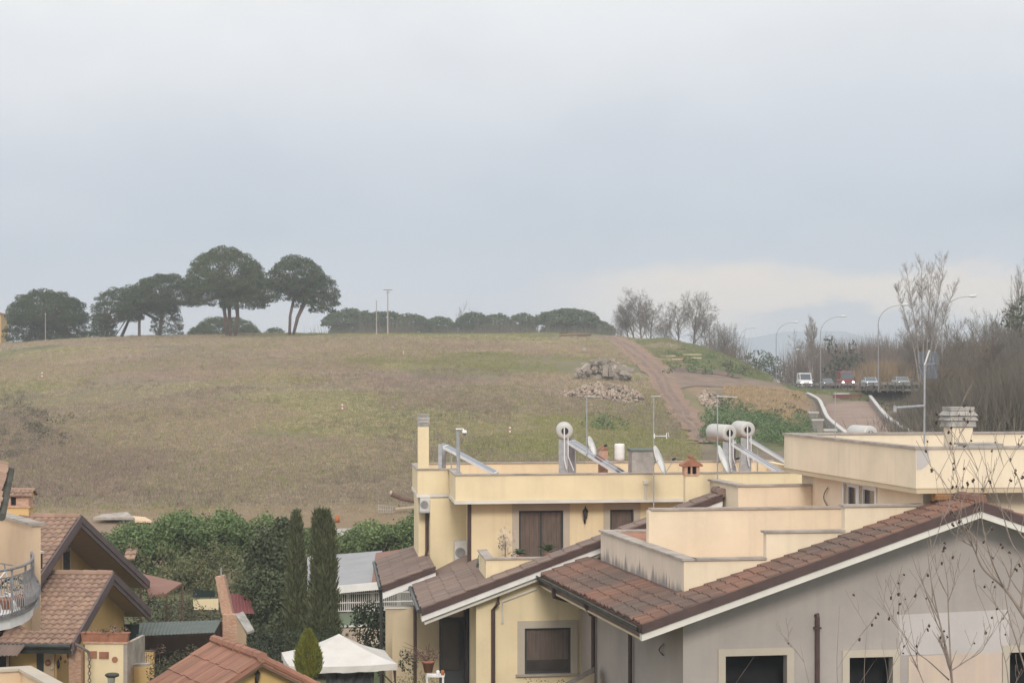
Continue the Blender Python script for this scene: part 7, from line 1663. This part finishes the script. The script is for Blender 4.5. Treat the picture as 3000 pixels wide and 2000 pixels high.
def heap3(name,label,px,py,Wm,Dm,Hm,n,size,m,seed,pw=.8):
    r_=random.Random(seed); c=gpt(px,py,150); c.y+=Dm*.5; c.z=zfun(c.x,c.y)-.1; mb=MB(); mb.blob(c-Vector((0,0,.1)),(Wm*.42,Dm*.42,Hm*.78),seed,14,.15,True)
    for k in range(n):
        an=r_.uniform(0,6.283); q=math.sqrt(r_.random()); lump=1+.25*math.sin(an*3+seed)+.12*math.sin(an*7); x=Wm/2*q*math.cos(an); y=Dm/2*q*math.sin(an); z=Hm*lump*max(0,1-q*q)**pw*r_.uniform(.9,1.06)
        p=Vector((c.x+x,c.y+y,max(zfun(c.x+x,c.y+y),c.z+z))); s_=size*r_.uniform(.4,1.4)
        Rm=Matrix.Rotation(r_.uniform(0,6.28),3,Vector((r_.gauss(0,1),r_.gauss(0,1),r_.gauss(0,1)+.01)).normalized()); h=[Vector((x_*s_*r_.uniform(.7,1.2),y_*s_*r_.uniform(.4,.8),z_*s_*r_.uniform(.3,.7))) for z_ in (-.5,.5) for x_,y_ in ((-.5,-.5),(.5,-.5),(.5,.5),(-.5,.5))]
        mb.hexa([p+Rm@v for v in h],None,True)
    o=mb.build(name,m); o['kind']='stuff'; o['label']=label; return o
heap3('concrete_rubble','heap of broken pale concrete on the hillside',1768,1114,6.2,4.6,1.55,480,.5,'rubble',1,.6)
heap3('brick_rubble','long heap of broken brick fragments under the concrete heap',1768,1170,8.0,5.2,1.15,1900,.24,'rubble2',2,.7)
heap3('brick_rubble','loose rubble scattered downhill of the heap',1815,1178,4.5,4,.25,140,.2,'rubble2',21)
heap3('brick_rubble','scattered brick at the thin end of the heap',1655,1156,2.6,2.5,.3,90,.22,'rubble2',12)
heap('stone_rubble','heap of stones spilling down beside the dirt track',[(2040,1160),(2075,1146),(2112,1165),(2100,1200),(2090,1225),(2075,1200),(2050,1180)],420,.30,'rubble2',.35,3)
heap('bank_stones','stones in the orange bank',[(2200,1165),(2240,1150),(2300,1160),(2330,1190),(2290,1200),(2220,1180)],90,.16,'rubble',.04,4)
def slab(name,label,cat,px,py,L_,w_,h_,rz,tilt,m,lift=0,group=None,Yf=None):
    p=gpt(px,py,150)+Vector((0,0,lift)) if Yf is None else at(px,py,Yf); Rm=Matrix.Rotation(rz,3,'Z')@Matrix.Rotation(tilt,3,'Y'); mb=MB(); h=[Vector((x*L_,y*w_,z*h_)) for z in (0,1) for x,y in ((-.5,-.5),(.5,-.5),(.5,.5),(-.5,.5))]; mb.hexa([p+Rm@q for q in h],None,True); return tag(mb.build(name,m),label,cat,group)
gS='concrete slabs on the rubble heap'
for k,(px,py,L_,w_,h_,rz,ti,lf,lab) in enumerate(((1752,1058,1.6,.5,.22,.2,-.1,.40,'flat pale slab lying across the top of the concrete heap'),(1772,1102,.45,.35,1.0,.1,.05,.1,'upright broken concrete post in the middle of the heap'),(1788,1103,.35,.35,.9,.3,-.08,.1,'second upright broken post beside the first in the concrete heap'),(1832,1086,1.5,.5,.4,-.1,.18,.35,'thick tilted slab at the track side of the concrete heap'),(1834,1098,1.2,.45,.3,.1,.1,.0,'lower slab under the thick tilted one'),(1716,1082,.9,.4,.35,.6,-.6,.4,'curved pale block leaning at the field side of the concrete heap'),(1722,1066,1.3,.4,.15,.1,-.05,.35,'thin plank-like slab on the back of the concrete heap'),(1698,1090,.8,.5,.4,.2,.1,.1,'low grey block at the field end of the concrete heap'))):
    slab('concrete_slab',lab,'concrete slab',px,py,L_*1.25,w_*1.3,h_*1.2,rz,ti,'rubble',lf,gS,gpt(1768,1117,150).y+(1.6 if py<1075 else .6))
mb=MB(); mb.blob(gpt(1712,1034,150)+Vector((0,0,.3)),(.34,.3,.32),3,10,.4); tag(mb.build('boulder','rubble'),'single pale boulder in the grass above the concrete heap','boulder')
for k,(px,py,L_,rz,m_,lab) in enumerate(((1955,1046,2.2,.05,'plank','grey plank at the track end of the scattered timber on the mound'),(1990,1054,1.8,.6,'cap_orange','yellowish board lying flat in the timber on the mound'),(2028,1046,2.6,-.06,'plank','long pale board pointing to the wood on the mound'),(2035,1052,1.9,-.1,'plank','shorter board just below the long pale one'),(1995,1028,1.2,.4,'oldwood','weathered board at the top of the scattered timber'),(1985,1060,1.4,-.4,'plank','sheet of pale board overlapping the yellowish one'),(2010,1071,1.6,-.15,'rubble','low grey board in the grass below the timber'))):
    slab('timber_board',lab,'board',px,py,L_,.45 if k in (1,5) else .2,.12,rz,0,m_,.12+.08*(k%3),'boards scattered on the mound')
for k,(px,py,L_,rz,lab) in enumerate(((1680,984,4.4,-.05,'longest dark pole in the timber pile on the crest'),(1700,986,3.6,-.2,'dark pole crossing the longest one on the crest'),(1690,979,3.0,.12,'upper dark pole of the pile on the crest'),(1712,987,2.4,.3,'short dark pole at the track end of the pile on the crest'),(1652,980,1.4,0.2,'stubby dark log at the field end of the pile on the crest'),(1668,990,3.3,-.12,'lowest dark pole lying in the grass on the crest'))):
    p=gpt(px,py,250); p.z=zfun(p.x,p.y)+.15+.12*(k%3); d=Vector((math.cos(rz),math.sin(rz),.03)); mb=MB(); mb.tube([p-d*L_/2,p+d*L_/2],[.12,.09],6); tag(mb.build('timber_pole','oldwood'),lab,'timber','dark poles piled on the crest')
# things at the foot of the hill
lg=empty('fallen_log',gpt(1185,1490,119,180,.3),'dark fallen log with a pale broken end at the foot of the hill','log'); p=gpt(1185,1492,119,180,.5); mb=MB(); mb.tube([p+Vector((-.75,0,.35)),p+Vector((-.2,0,.12)),p+Vector((.9,0,-.15))],[.15,.13,.09],8); mb.build('log','oldwood',lg); mb=MB(); mb.blob(p+Vector((-.78,-.05,.42)),(.09,.11,.12),2,8,.3); mb.build('broken_end','plank',lg)
p=gpt(1200,1503,119,180,.25); mb=MB(); mb.hexa([p+Vector(v) for v in ((-.8,-.15,-.05),(.9,-.15,.1),(.9,.25,.1),(-.8,.25,-.05),(-.8,-.15,.02),(.9,-.15,.2),(.9,.25,.2),(-.8,.25,.02))],None,True); tag(mb.build('timber_board','plank'),'pale orange plank lying under the dark fallen log','board')
p=gpt(1130,1507,119,180,.1); root=empty('wire_crate',p,'pale wire crate tipped over beside the fallen log','crate'); mb=MB()
for k in range(7): mb.tube([p+Vector((-.4+.13*k,0,0)),p+Vector((-.4+.13*k,.1,.5-.03*k))],.02,4)
for z_ in (0,.2,.42): mb.tube([p+Vector((-.42,z_*.2,z_)),p+Vector((.4,z_*.2,z_*.8))],.02,4)
mb.build('wire_lattice','concrete',root)
p=gpt(988,1533,118,180,0); mb=MB(); mb.tube_prof(p,Vector((0,0,1)),[(0,.001),(0,.13),(.17,.15),(.30,.12),(.38,.05),(.42,.001)],12); tag(mb.build('plastic_drum','orange',None,True),'orange plastic drum with a narrow neck behind the hedge','drum')
wf_=empty('low_fence',at(945,1556,113),'low white wall glimpsed between the cypress tips and the hedge','wall'); mb=MB(); mb.hexa([at(870,1585,113),at(1060,1585,113),at(1060,1585,113.2),at(870,1585,113.2),at(870,1549,113),at(1060,1546,113),at(1060,1546,113.2),at(870,1549,113.2)],(.5,.5),True); mb.build('wall_body','wallcap',wf_)
cf=empty('cold_frame',gpt(330,1530,118,180),'pale flat planked frame on the bare strip behind the hedge','frame'); mb=MB(); P=[gpt(x,y,117,190,.35) for x,y in ((272,1534),(395,1536),(372,1519),(300,1523))]; dn=Vector((0,0,-.12)); mb.hexa([p+dn for p in P]+P,None,True); mb.build('frame_board','capstone',cf)
mb=MB(); P=[gpt(x,y,117,190,.2) for x,y in ((395,1536),(445,1538),(425,1526),(375,1522))]; mb.hexa([p+dn for p in P]+P,None,True); mb.build('side_board','apricot',cf)
for k,(px,py,lab) in enumerate(((2385,1210,'upper concrete formwork stub beside the ramp wall'),(2398,1232,'middle concrete formwork stub beside the ramp wall'),(2435,1262,'lowest concrete formwork stub beside the ramp wall'))):
    p=[at(px,py,Y_) for Y_ in ((222,200,178)[k],)][0]; root=empty('formwork_block',p,lab,'concrete block','formwork stubs by the ramp'); mb=MB(); mb.box(p.x-.55,p.x+.35,p.y-.3,p.y+.3,p.z-1.2,p.z); mb.build('block','cement',root); mb=MB(); mb.box(p.x-.6,p.x+.45,p.y-.35,p.y+.35,p.z+.002,p.z+.15); mb.build('cap','wallcap',root); mb=MB()
    for j in range(3): mb.tube([p+Vector((-.3+.3*j,0,0)),p+Vector((-.3+.3*j,0,.5))],.02,4)
    mb.build('rebar_lattice','rust',root)
brr=empty('road_barrier',at(2500,1163,266),'low rusty barrier across the top of the earth ramp','barrier'); mb=MB(); mb.hexa([at(2440,1166,266),at(2525,1166,266),at(2525,1166,266.3),at(2440,1166,266.3),at(2440,1156,266),at(2525,1154,266),at(2525,1154,266.3),at(2440,1156,266.3)],(.5,.5),True); mb.build('barrier_board','maroon',brr); mb=MB(); mb.hexa([at(2440,1155,265.9),at(2490,1154,265.9),at(2490,1154,266.4),at(2440,1155,266.4),at(2440,1151,265.9),at(2490,1150,265.9),at(2490,1150,266.4),at(2440,1151,266.4)],(.5,.5),True); mb.build('top_rail','concrete',brr)
# ---- street lamps along the road
def lamp(px,top,base,Y,label,head=None):
    X=(px-1500)/f*Y; z0=min(zr(Y),zfun(X,Y)) if base is None else zr(Y)-.4; zt_=(HY-top)/f*Y; root=empty('street_lamp',(X,Y,z0),label,'street lamp','curved lamps along the road'); hx=X+3.0; H_=zt_-z0
    mb=MB(); mb.tube([(X,Y,z0),(X,Y,z0+H_*.78)],[.07,.05],8); mb.build('pole','lampsteel',root)
    mb=MB(); P=[]
    for k in range(9):
        t=k/8; an=t*math.pi/2; P.append((X+2.5*(1-math.cos(an)) if k else X,Y,z0+H_*.78+(H_*.215)*math.sin(an)))
    P.append((hx-.25,Y,zt_-.02)); mb.tube(P,[.05-.0022*k for k in range(len(P))],6); mb.build('arm','lampsteel',root)
    mb=MB(); mb.tube_prof(Vector((hx-.35,Y,zt_)),Vector((1,0,.06)),[(0,.05),(.1,.10),(.4,.15),(.75,.12),(.85,.001)],8); mb.build('lamp_head','lamphead',root,True)
lamp(2760,868,1150,228,'tallest-looking curved lamp rising from the wood beside the grid antenna')
lamp(2573,893,1150,257,'curved street lamp beside the silver car')
lamp(2404,927,1145,303,'curved street lamp between the white van and the red van')
lamp(2274,944,1120,357,'curved street lamp at the end of the orange bank')
lamp(2165,960,None,440,'curved street lamp rising behind the dark domed pine')
lamp(2095,972,None,545,'faint farthest curved lamp with only its head clear of the mound')
def smalllamp(px,top,Y,label,two):
    b=onground(px,Y,-.3); zt_=(HY-top)/f*Y; root=empty('park_lamp',b,label,'lamp post'); mb=MB(); mb.tube([b,Vector((b.x,Y,zt_))],[.1,.07],6); mb.build('pole','lampsteel',root)
    for s_ in ((-1,1) if two else (1,)): mb=MB(); mb.tube([(b.x,Y,zt_-.05),(b.x+s_*.6,Y,zt_+.05)],.05,5); mb.tube_prof(Vector((b.x+s_*.5,Y,zt_+.05)),Vector((s_,0,0)),[(0,.08),(.2,.16),(.6,.12),(.7,.001)],8); mb.build('lamp_head','lamphead',root)
smalllamp(2237,1041,480,'small lamp post with two heads in front of the dark domed pine',True); smalllamp(2324,1024,430,'small single-headed lamp post in front of the wood',False)
# ---- vehicles
def vehicle(X,Y,kind,paint,label,name,roofm=None):
    z=zr(Y); root=empty(name,(X,Y,z),label,'van' if 'van' in name else 'car'); K=lambda pts:[Vector((X+p[0],Y+p[1],z+p[2])) for p in pts]
    if kind=='van': Lg,W_,H_=5.0,1.95,2.35; hood=(-2.5,1.12,-1.75,1.22,-1.05,2.28,2.45,2.32)
    else: Lg,W_,H_=4.0,1.68,1.46; hood=(-2.0,.74,-1.15,.96,-.35,1.42,1.75,1.30)
    y0,zh0,y1,zh1,y2,zr_,y3,zr3=hood; hw=W_/2; ht=hw*(.90 if kind=='van' else .80); yb=Lg/2; sill=.30
    mb=MB()   # lower body loft along the length: (y, z low, z high, half width)
    S_=[(-Lg/2,.36,zh0-.12,hw*.82),(-Lg/2+.12,.28,zh0,hw*.95),(y1-.3,.25,zh1-.06,hw),(y1,.25,zh1,hw),(0,.25,zh1+.03,hw),(yb-.5,.25,zh1+.05,hw),(yb-.06,.3,zh1+.02,hw*.97),(yb,.42,zh1-.2,hw*.9)]
    V=[];F_=[]
    for (y,a,b,w) in S_: V+=K([(-w*.94,y,a),(w*.94,y,a),(w,y,a+.2),(w,y,b-.12),(w*.88,y,b),(-w*.88,y,b),(-w,y,b-.12),(-w,y,a+.2)])
    n=8
    for k in range(len(S_)-1):
        for j in range(n): F_.append((k*n+j,k*n+(j+1)%n,(k+1)*n+(j+1)%n,(k+1)*n+j))
    F_+=[tuple(range(n))[::-1],tuple((len(S_)-1)*n+j for j in range(n))]; mb.mesh(V,F_,(.5,.5),True)
    zb_=zh1-.03; yb1=yb-.12
    cab=K([(-hw*.9,y1+.02,zb_),(hw*.9,y1+.02,zb_),(hw*.9,yb1,zb_),(-hw*.9,yb1,zb_),(-ht,y2,zr_),(ht,y2,zr_),(ht,y3-.25,zr3),(-ht,y3-.25,zr3)]); mb.hexa(cab,(.5,.5),True)
    body=mb.build('body',paint,root,False)
    def on(q,m_,nm):
        b=MB(); nrm=(q[1]-q[0]).cross(q[3]-q[0]).normalized(); b.face([p+nrm*.012 for p in q],(.5,.5),True); return b.build(nm,m_,root)
    def bl(A,B,Cc,D,u0,u1,v0,v1):
        g=lambda u,v:(A.lerp(B,u)).lerp(D.lerp(Cc,u),v); return [g(u0,v0),g(u1,v0),g(u1,v1),g(u0,v1)]
    on(bl(cab[0],cab[1],cab[5],cab[4],.05,.95,.08,.93),'carglass','windscreen')
    for s_,(A,B,Cc,D) in ((1,(cab[1],cab[2],cab[6],cab[5])),(-1,(cab[3],cab[0],cab[4],cab[7]))):
        for u0,u1 in (((.06,.40),) if kind=='van' else ((.08,.46),(.52,.90))):
            if s_<0: u0,u1=1-u1,1-u0
            on(bl(A,B,Cc,D,u0,u1,.14,.88),'carglass','side_window')
    for sx in (-1,1):
        for wy in (-Lg*.32,Lg*.31):
            r_=.33 if kind=='van' else .29; mb=MB(); c=Vector((X+sx*(hw-.17),Y+wy,z+r_)); mb.tube_prof(c,Vector((sx,0,0)),[(0,.001),(0,r_),(.17,r_),(.19,r_*.8),(.19,.001)],14); wl_=mb.build('wheel','tyre',root); mb=MB(); mb.tube_prof(c,Vector((sx,0,0)),[(.188,r_*.58),(.2,r_*.5),(.2,.001)],12); mb.build('rim','alu',wl_)
        mb=MB(); mb.tube_prof(Vector((X+sx*hw*.70,Y-Lg/2-.02,z+.68 if kind!='van' else z+.82)),Vector((sx*.2,-1,0)),[(-.06,.13),(.02,.135),(.06,.10),(.075,.001)],10); mb.build('headlight','headlamp',root,True)
        mb=MB(); mb.blob(Vector((X+sx*(hw+.1),Y+y1+.15,z+zh1+.1)),(.1,.06,.08),1,6,.1); mb.build('wing_mirror',paint,root)
    mb=MB(); mb.box(X-hw*.5,X+hw*.5,Y-Lg/2-.012,Y-Lg/2+.02,z+.42,z+.62); mb.box(X-hw*.8,X+hw*.8,Y-Lg/2-.02,Y-Lg/2+.1,z+.28,z+.38); mb.build('grille','black',root)
    return root
vehicle(44.9,346,'van','whitecar','white high-roofed van with headlights on, leading edge of the traffic by the ramp wall','white_van')
vehicle(45.0,322,'car','darkcar','dark grey car half hidden behind a lamp pole between the two vans','parked_car')
rv_=vehicle(45.3,306,'van','redcar','red emergency van with a roof beacon and headlights on','red_van')
mb=MB(); mb.tube_prof(Vector((44.9,305.2,zr(306)+2.3)),Vector((0,0,1)),[(0,.12),(.12,.12),(.2,.07),(.22,.001)],10); mb.build('beacon','redwhite',rv_)
vehicle(45.1,284,'car','silvercar','silver-blue hatchback with bright headlights following the red van','parked_car')
vehicle(45.6,264,'car','greycar','grey car nearest along the road, half hidden by a roadside bush','parked_car')
vehicle(45.0,388,'car','whitecar','pale car just appearing behind the orange bank','parked_car')
bsh=Vector((44.6,258,0)); shrub('roadside_bush','dark bush hiding the grey car at the road edge','shrub',[(2630,1128,256,20,12),(2615,1138,256,14,10),(2645,1136,256,14,10)],'ivy',.25,12)
# ================================================================== H  bare plane trees close to the eye
def plane_tree(label,limbs,seed,balls,Y0,ntw=1.0):
    r_=random.Random(seed); base_=at(*limbs[0][0][:3]); root=empty('plane_tree',Vector((base_.x,base_.y,-11)),label,'tree'); main=MB();tw=MB();bl_=MB(); tips=[]
    main.tube([Vector((base_.x+.1,base_.y+.1,-11)),base_],[.16,limbs[0][0][3]],8,True)
    def grow(p,d,ln,r,lv):
        n=5; P=[p]; q=p.copy(); dd=d.copy()
        for k in range(n): dd=(dd+Vector((r_.gauss(0,.09),r_.gauss(0,.09),r_.gauss(.05,.07)))).normalized(); q=q+dd*ln/n; P.append(q.copy())
        tw.tube(P,[max(.003,r*(1-.7*k/n)) for k in range(n+1)],5,True,cap=False); tips.append((P[-1],lv)); tips.append((P[3],lv))
        if lv<2:
            for k in range(r_.randint(1,3) if lv==0 else r_.randint(0,2)):
                i=r_.randint(1,n-1); an=r_.uniform(0,6.28); nd=(dd*.6+Vector((math.cos(an)*.6,math.sin(an)*.6,.35+.3*r_.random()))).normalized(); grow(P[i],nd,ln*r_.uniform(.4,.65),r*.55,lv+1)
    for lm in limbs:
        P=[at(x,y,Y) for x,y,Y,_ in lm]; D=[]
        for k in range(len(P)-1):
            p0=P[max(k-1,0)];p1=P[k];p2=P[k+1];p3=P[min(k+2,len(P)-1)]
            for q in range(5): t=q/5; D.append((.5*((2*p1)+(p2-p0)*t+(2*p0-5*p1+4*p2-p3)*t*t+(3*p1-p0-3*p2+p3)*t**3),lm[k][3]+(lm[k+1][3]-lm[k][3])*t))
        D.append((P[-1],lm[-1][3])); main.tube([d[0] for d in D],[d[1]*.44 for d in D],7,True)
        for k in range(int(len(D)*.6*ntw)):
            i=r_.randint(2,len(D)-1); dirn=(D[i][0]-D[i-1][0]).normalized(); an=r_.uniform(0,6.28); nd=(dirn*.55+Vector((math.cos(an)*.65,math.sin(an)*.65,.45))).normalized(); grow(D[i][0],nd,r_.uniform(.35,1.05),max(.004,D[i][1]*.32),0)
    main.build('trunk','planebark',root,True); tw.build('twigs','planebark',root)
    r_.shuffle(tips)
    for p,lv in tips[:balls]:
        bl_=MB()
        for k in range(r_.choice((1,1,2,3))):
            c=p+Vector((r_.uniform(-.012,.012),r_.uniform(-.012,.012),-.03-.011*k)); s_=r_.uniform(.011,.017); bl_.blob(c,(s_,s_,s_),k+r_.random(),8,.35)
        bl_.build('seed_ball','seed',root,True)
    return root
T=30.0
plane_tree('thin upright bare plane tree with dark seed balls in front of the pale wall patch',[[(2792,2080,T,.05),(2788,1985,T,.04),(2772,1900,T,.032),(2748,1800,T,.024),(2728,1700,T,.016),(2718,1620,T,.008)],[(2788,1985,T,.035),(2782,1880,T+.2,.028),(2778,1780,T+.3,.02),(2775,1700,T+.3,.013),(2760,1620,T+.4,.007)],[(2780,1990,T,.025),(2720,1935,T-.3,.018),(2672,1900,T-.4,.013),(2650,1860,T-.4,.008),(2600,1790,T-.5,.005)],[(2784,1965,T,.022),(2830,1935,T+.3,.016),(2880,1900,T+.5,.012),(2905,1830,T+.6,.006)],[(2740,2090,T,.02),(2690,1960,T,.014),(2655,1880,T,.009),(2640,1780,T,.005)]],3,30,T,.45)
T=27.0
plane_tree('arching bare plane tree with many seed balls reaching in from the picture edge',[[(3080,2080,T,.09),(3040,1880,T,.06),(2990,1790,T,.045),(2940,1720,T,.036),(2880,1665,T,.028),(2850,1600,T,.02),(2820,1560,T,.012),(2800,1530,T,.007)],[(2990,1790,T,.04),(3000,1660,T+.2,.026),(2960,1580,T+.3,.02),(2930,1480,T+.3,.013),(2895,1400,T+.3,.008),(2880,1290,T+.4,.004)],[(3060,1700,T,.035),(3010,1500,T,.022),(2990,1420,T,.014),(2960,1350,T,.009),(2935,1300,T,.004)],[(2940,1720,T,.025),(2905,1640,T-.3,.018),(2880,1540,T-.4,.012),(2868,1450,T-.4,.007),(2866,1380,T-.4,.004)],[(3010,1980,T,.03),(2985,1900,T,.022),(2955,1800,T,.015),(2940,1700,T,.008)],[(2960,2090,T,.022),(2950,1960,T,.015),(2930,1870,T,.009),(2935,1800,T,.005)],[(2850,1600,T,.02),(2790,1560,T,.010),(2755,1480,T,.006),(2738,1370,T,.003)],[(2850,1600,T,.02),(2815,1520,T,.009),(2808,1440,T,.006),(2796,1340,T,.003)]],8,72,T,.38)
T=28.5
for k,(lm,nb_,lab) in enumerate((([(2460,2080,T,.014),(2452,1960,T,.010),(2455,1860,T,.007),(2460,1770,T,.003)],6,'tallest slender plane shoot between the two garage openings'),([(2390,2080,T,.010),(2365,1980,T,.007),(2345,1890,T,.003)],1,'short curved plane shoot leaning over the wider garage opening'),([(2535,2080,T,.010),(2532,1960,T,.007),(2541,1840,T,.003)],1,'straight thin plane shoot before the narrower garage opening'),([(2592,2080,T,.009),(2600,1980,T,.006),(2582,1880,T,.003)],1,'thin plane shoot at the jamb of the narrower garage opening'))): plane_tree(lab,[lm],15+k,nb_,T,.2)
shrub('twiggy_shrub','leafy twigs poking up under the large lower window','shrub',[(1545,1990,58,20,12),(1590,1995,58,30,14),(1640,1996,58,16,10)],'dryshrub',.05,60)
# ramp parapet between the yellow and grey house
sp_=empty('stair_parapet',at(1700,1990,58),'grey stone coping of a stair rising between the yellow and the grey house','wall'); P=[at(1660,2020,58.2),at(1742,1955,59.5),at(1742,1955,59.9),at(1640,2020,58.6)]; mb=MB(); mb.hexa([at(1650,2060,58.2),at(1742,2010,59.5),at(1742,2010,59.8),at(1650,2060,58.5),at(1650,2018,58.2),at(1742,1968,59.5),at(1742,1968,59.8),at(1650,2018,58.5)],(.5,.5),True); mb.build('wall_body','cream',sp_); mb=MB(); mb.hexa([at(1650,2016,58.1),at(1742,1966,59.4),at(1742,1966,59.95),at(1650,2016,58.65),at(1650,2002,58.1),at(1742,1950,59.4),at(1742,1950,59.95),at(1650,2002,58.65)],(.5,.5),True); mb.build('coping','concrete',sp_)
# ================================================================== I  air, sky, light, camera
mb=MB(); mb.box(-1500,1500,-40,2500,-22,44); hz=mb.build('haze','white'); hz['kind']='stuff'
m=bpy.data.materials.new('thin_haze'); m.use_nodes=True; nt=m.node_tree; nt.nodes.clear(); o_=nt.nodes.new('ShaderNodeOutputMaterial'); v=nt.nodes.new('ShaderNodeVolumePrincipled'); v.inputs['Density'].default_value=HAZE; v.inputs['Color'].default_value=(.86,.90,.95,1); v.inputs['Anisotropy'].default_value=0.0
nt.links.new(v.outputs[0],o_.inputs['Volume']); hz.data.materials.clear(); hz.data.materials.append(m)
SUN_EL,SUN_AZ=R(26),R(176)     # behind the eye, to the right
w=bpy.data.worlds.new('World'); S.world=w; w.use_nodes=True; nt=w.node_tree; n=nt.nodes; l=nt.links; bg_=n['Background']; bg_.inputs['Strength'].default_value=.1
sky=n.new('ShaderNodeTexSky'); sky.sky_type='NISHITA'; sky.sun_disc=False; sky.sun_elevation=SUN_EL; sky.sun_rotation=SUN_AZ; sky.dust_density=3.0
tc=n.new('ShaderNodeTexCoord'); sx=n.new('ShaderNodeSeparateXYZ'); l.new(tc.outputs['Generated'],sx.inputs[0])
def math_(op,a,b=None,cl=False):
    x=n.new('ShaderNodeMath'); x.operation=op; x.use_clamp=cl
    for k,v_ in enumerate((a,b)):
        if v_ is None: continue
        if isinstance(v_,(int,float)): x.inputs[k].default_value=v_
        else: l.new(v_,x.inputs[k])
    return x.outputs[0]
def ramp(src,pts):
    c=n.new('ShaderNodeValToRGB'); el=c.color_ramp.elements
    while len(el)>1: el.remove(el[-1])
    el[0].position=pts[0][0]; el[0].color=(*pts[0][1],1)
    for p_,c_ in pts[1:]: e=el.new(p_); e.color=(*c_,1)
    l.new(src,c.inputs[0]); return c.outputs[0]
def mapr(s,a,b,c=0,d=1,sm=True):
    r=n.new('ShaderNodeMapRange'); r.interpolation_type='SMOOTHSTEP' if sm else 'LINEAR'
    for k,v_ in enumerate((a,b,c,d)): r.inputs[k+1].default_value=v_
    l.new(s,r.inputs[0]); return r.outputs[0]
def wnoise(sc,st,det=6,ro=.55,off_=(0,0,0)):
    mp=n.new('ShaderNodeMapping'); mp.inputs['Scale'].default_value=st; mp.inputs['Location'].default_value=off_; l.new(tc.outputs['Generated'],mp.inputs['Vector']); z=n.new('ShaderNodeTexNoise'); z.inputs['Scale'].default_value=sc; z.inputs['Detail'].default_value=det; z.inputs['Roughness'].default_value=ro; l.new(mp.outputs['Vector'],z.inputs['Vector']); return z.outputs['Fac']
def mixc(a,b,fac,mode='MIX'):
    x=n.new('ShaderNodeMix'); x.data_type='RGBA'; x.blend_type=mode
    for s_,v_ in ((6,a),(7,b)):
        if isinstance(v_,tuple): x.inputs[s_].default_value=(*v_,1)
        else: l.new(v_,x.inputs[s_])
    if isinstance(fac,(int,float)): x.inputs[0].default_value=fac
    else: l.new(fac,x.inputs[0])
    return x.outputs[2]
el=sx.outputs['Z']; az=math_('DIVIDE',sx.outputs['X'],math_('MAXIMUM',math_('ABSOLUTE',sx.outputs['Y']),.05))
big=wnoise(3.0,(1,1,1.7),4,.5,(2,3,1)); wob=math_('MULTIPLY',math_('SUBTRACT',big,.5),.07)
e2=math_('ADD',math_('ADD',el,wob),math_('MULTIPLY',az,-.06))
K=10.0
cl=ramp(math_('MULTIPLY',e2,1.0),[(0,SKY[0]),(.022,SKY[1]),(.055,SKY[2]),(.095,SKY[3]),(.135,SKY[4]),(.175,SKY[5]),(.5,SKY[6]),(1,SKY[7])])
fine=wnoise(9,(1,1,2.2),6,.55,(3,1,0)); cl=mixc(cl,mixc(cl,(.935,.943,.955),1,'MULTIPLY'),mapr(fine,.38,.72,0,1))
# break in the cloud low on the right: warm light band with a grey-blue bank inside it
n2=wnoise(11,(1,1,3.4),6,.55,(1,7,2)); jit=math_('MULTIPLY',math_('SUBTRACT',n2,.5),.036); eb=math_('ADD',el,jit)
band=math_('MULTIPLY',mapr(eb,.010,.020),mapr(eb,.0445,.034)); band=math_('MULTIPLY',band,mapr(math_('ADD',az,math_('MULTIPLY',jit,2.0)),-.005,.075)); band=math_('MULTIPLY',band,mapr(sx.outputs['Y'],.2,.6))
cl=mixc(cl,WARM,math_('MULTIPLY',band,.95))
n3=wnoise(20,(1,1,3.4),6,.6,(5,2,9)); bk_=math_('MULTIPLY',mapr(math_('ADD',el,math_('MULTIPLY',math_('SUBTRACT',n3,.5),.030)),.0262,.0215),mapr(math_('ADD',el,math_('MULTIPLY',math_('SUBTRACT',n3,.5),.03)),.004,.012)); bk_=math_('MULTIPLY',bk_,math_('MULTIPLY',mapr(az,.085,.125),mapr(az,.21,.165)))
cl=mixc(cl,BANKC,math_('MULTIPLY',bk_,.95))
sc10=n.new('ShaderNodeVectorMath'); sc10.operation='SCALE'; sc10.inputs[3].default_value=K; l.new(cl,sc10.inputs[0])
fin=mixc(sc10.outputs[0],sky.outputs[0],.06); l.new(fin,bg_.inputs['Color'])
ld=bpy.data.lights.new('sun','SUN'); ld.energy=SUNE; ld.angle=R(14); ld.color=(1,.93,.84); lo=bpy.data.objects.new('sun',ld); COL.objects.link(lo)
sv_=Vector((math.sin(SUN_AZ)*math.cos(SUN_EL),math.cos(SUN_AZ)*math.cos(SUN_EL),math.sin(SUN_EL))); lo.rotation_euler=sv_.to_track_quat('Z','Y').to_euler(); lo.location=(30,-40,40)
cd=bpy.data.cameras.new('camera'); cam=bpy.data.objects.new('camera',cd); COL.objects.link(cam); cam.location=(0,0,0); cam.rotation_euler=(R(90),0,0); cd.sensor_width=36; cd.lens=36*f/3000; cd.shift_y=(HY-1000)/3000; cd.clip_start=.5; cd.clip_end=8000; S.camera=cam
vs=S.view_settings; vs.view_transform='Standard'; vs.look='None'; vs.gamma=1; vs.exposure=EXPO; vs.use_curve_mapping=False
S.render.engine='CYCLES'; S.cycles.use_denoising=True; S.cycles.max_bounces=6; S.cycles.diffuse_bounces=3; S.cycles.volume_bounces=0; S.cycles.use_adaptive_sampling=True; S.cycles.adaptive_threshold=.01
S.cycles.volume_step_rate=4.0
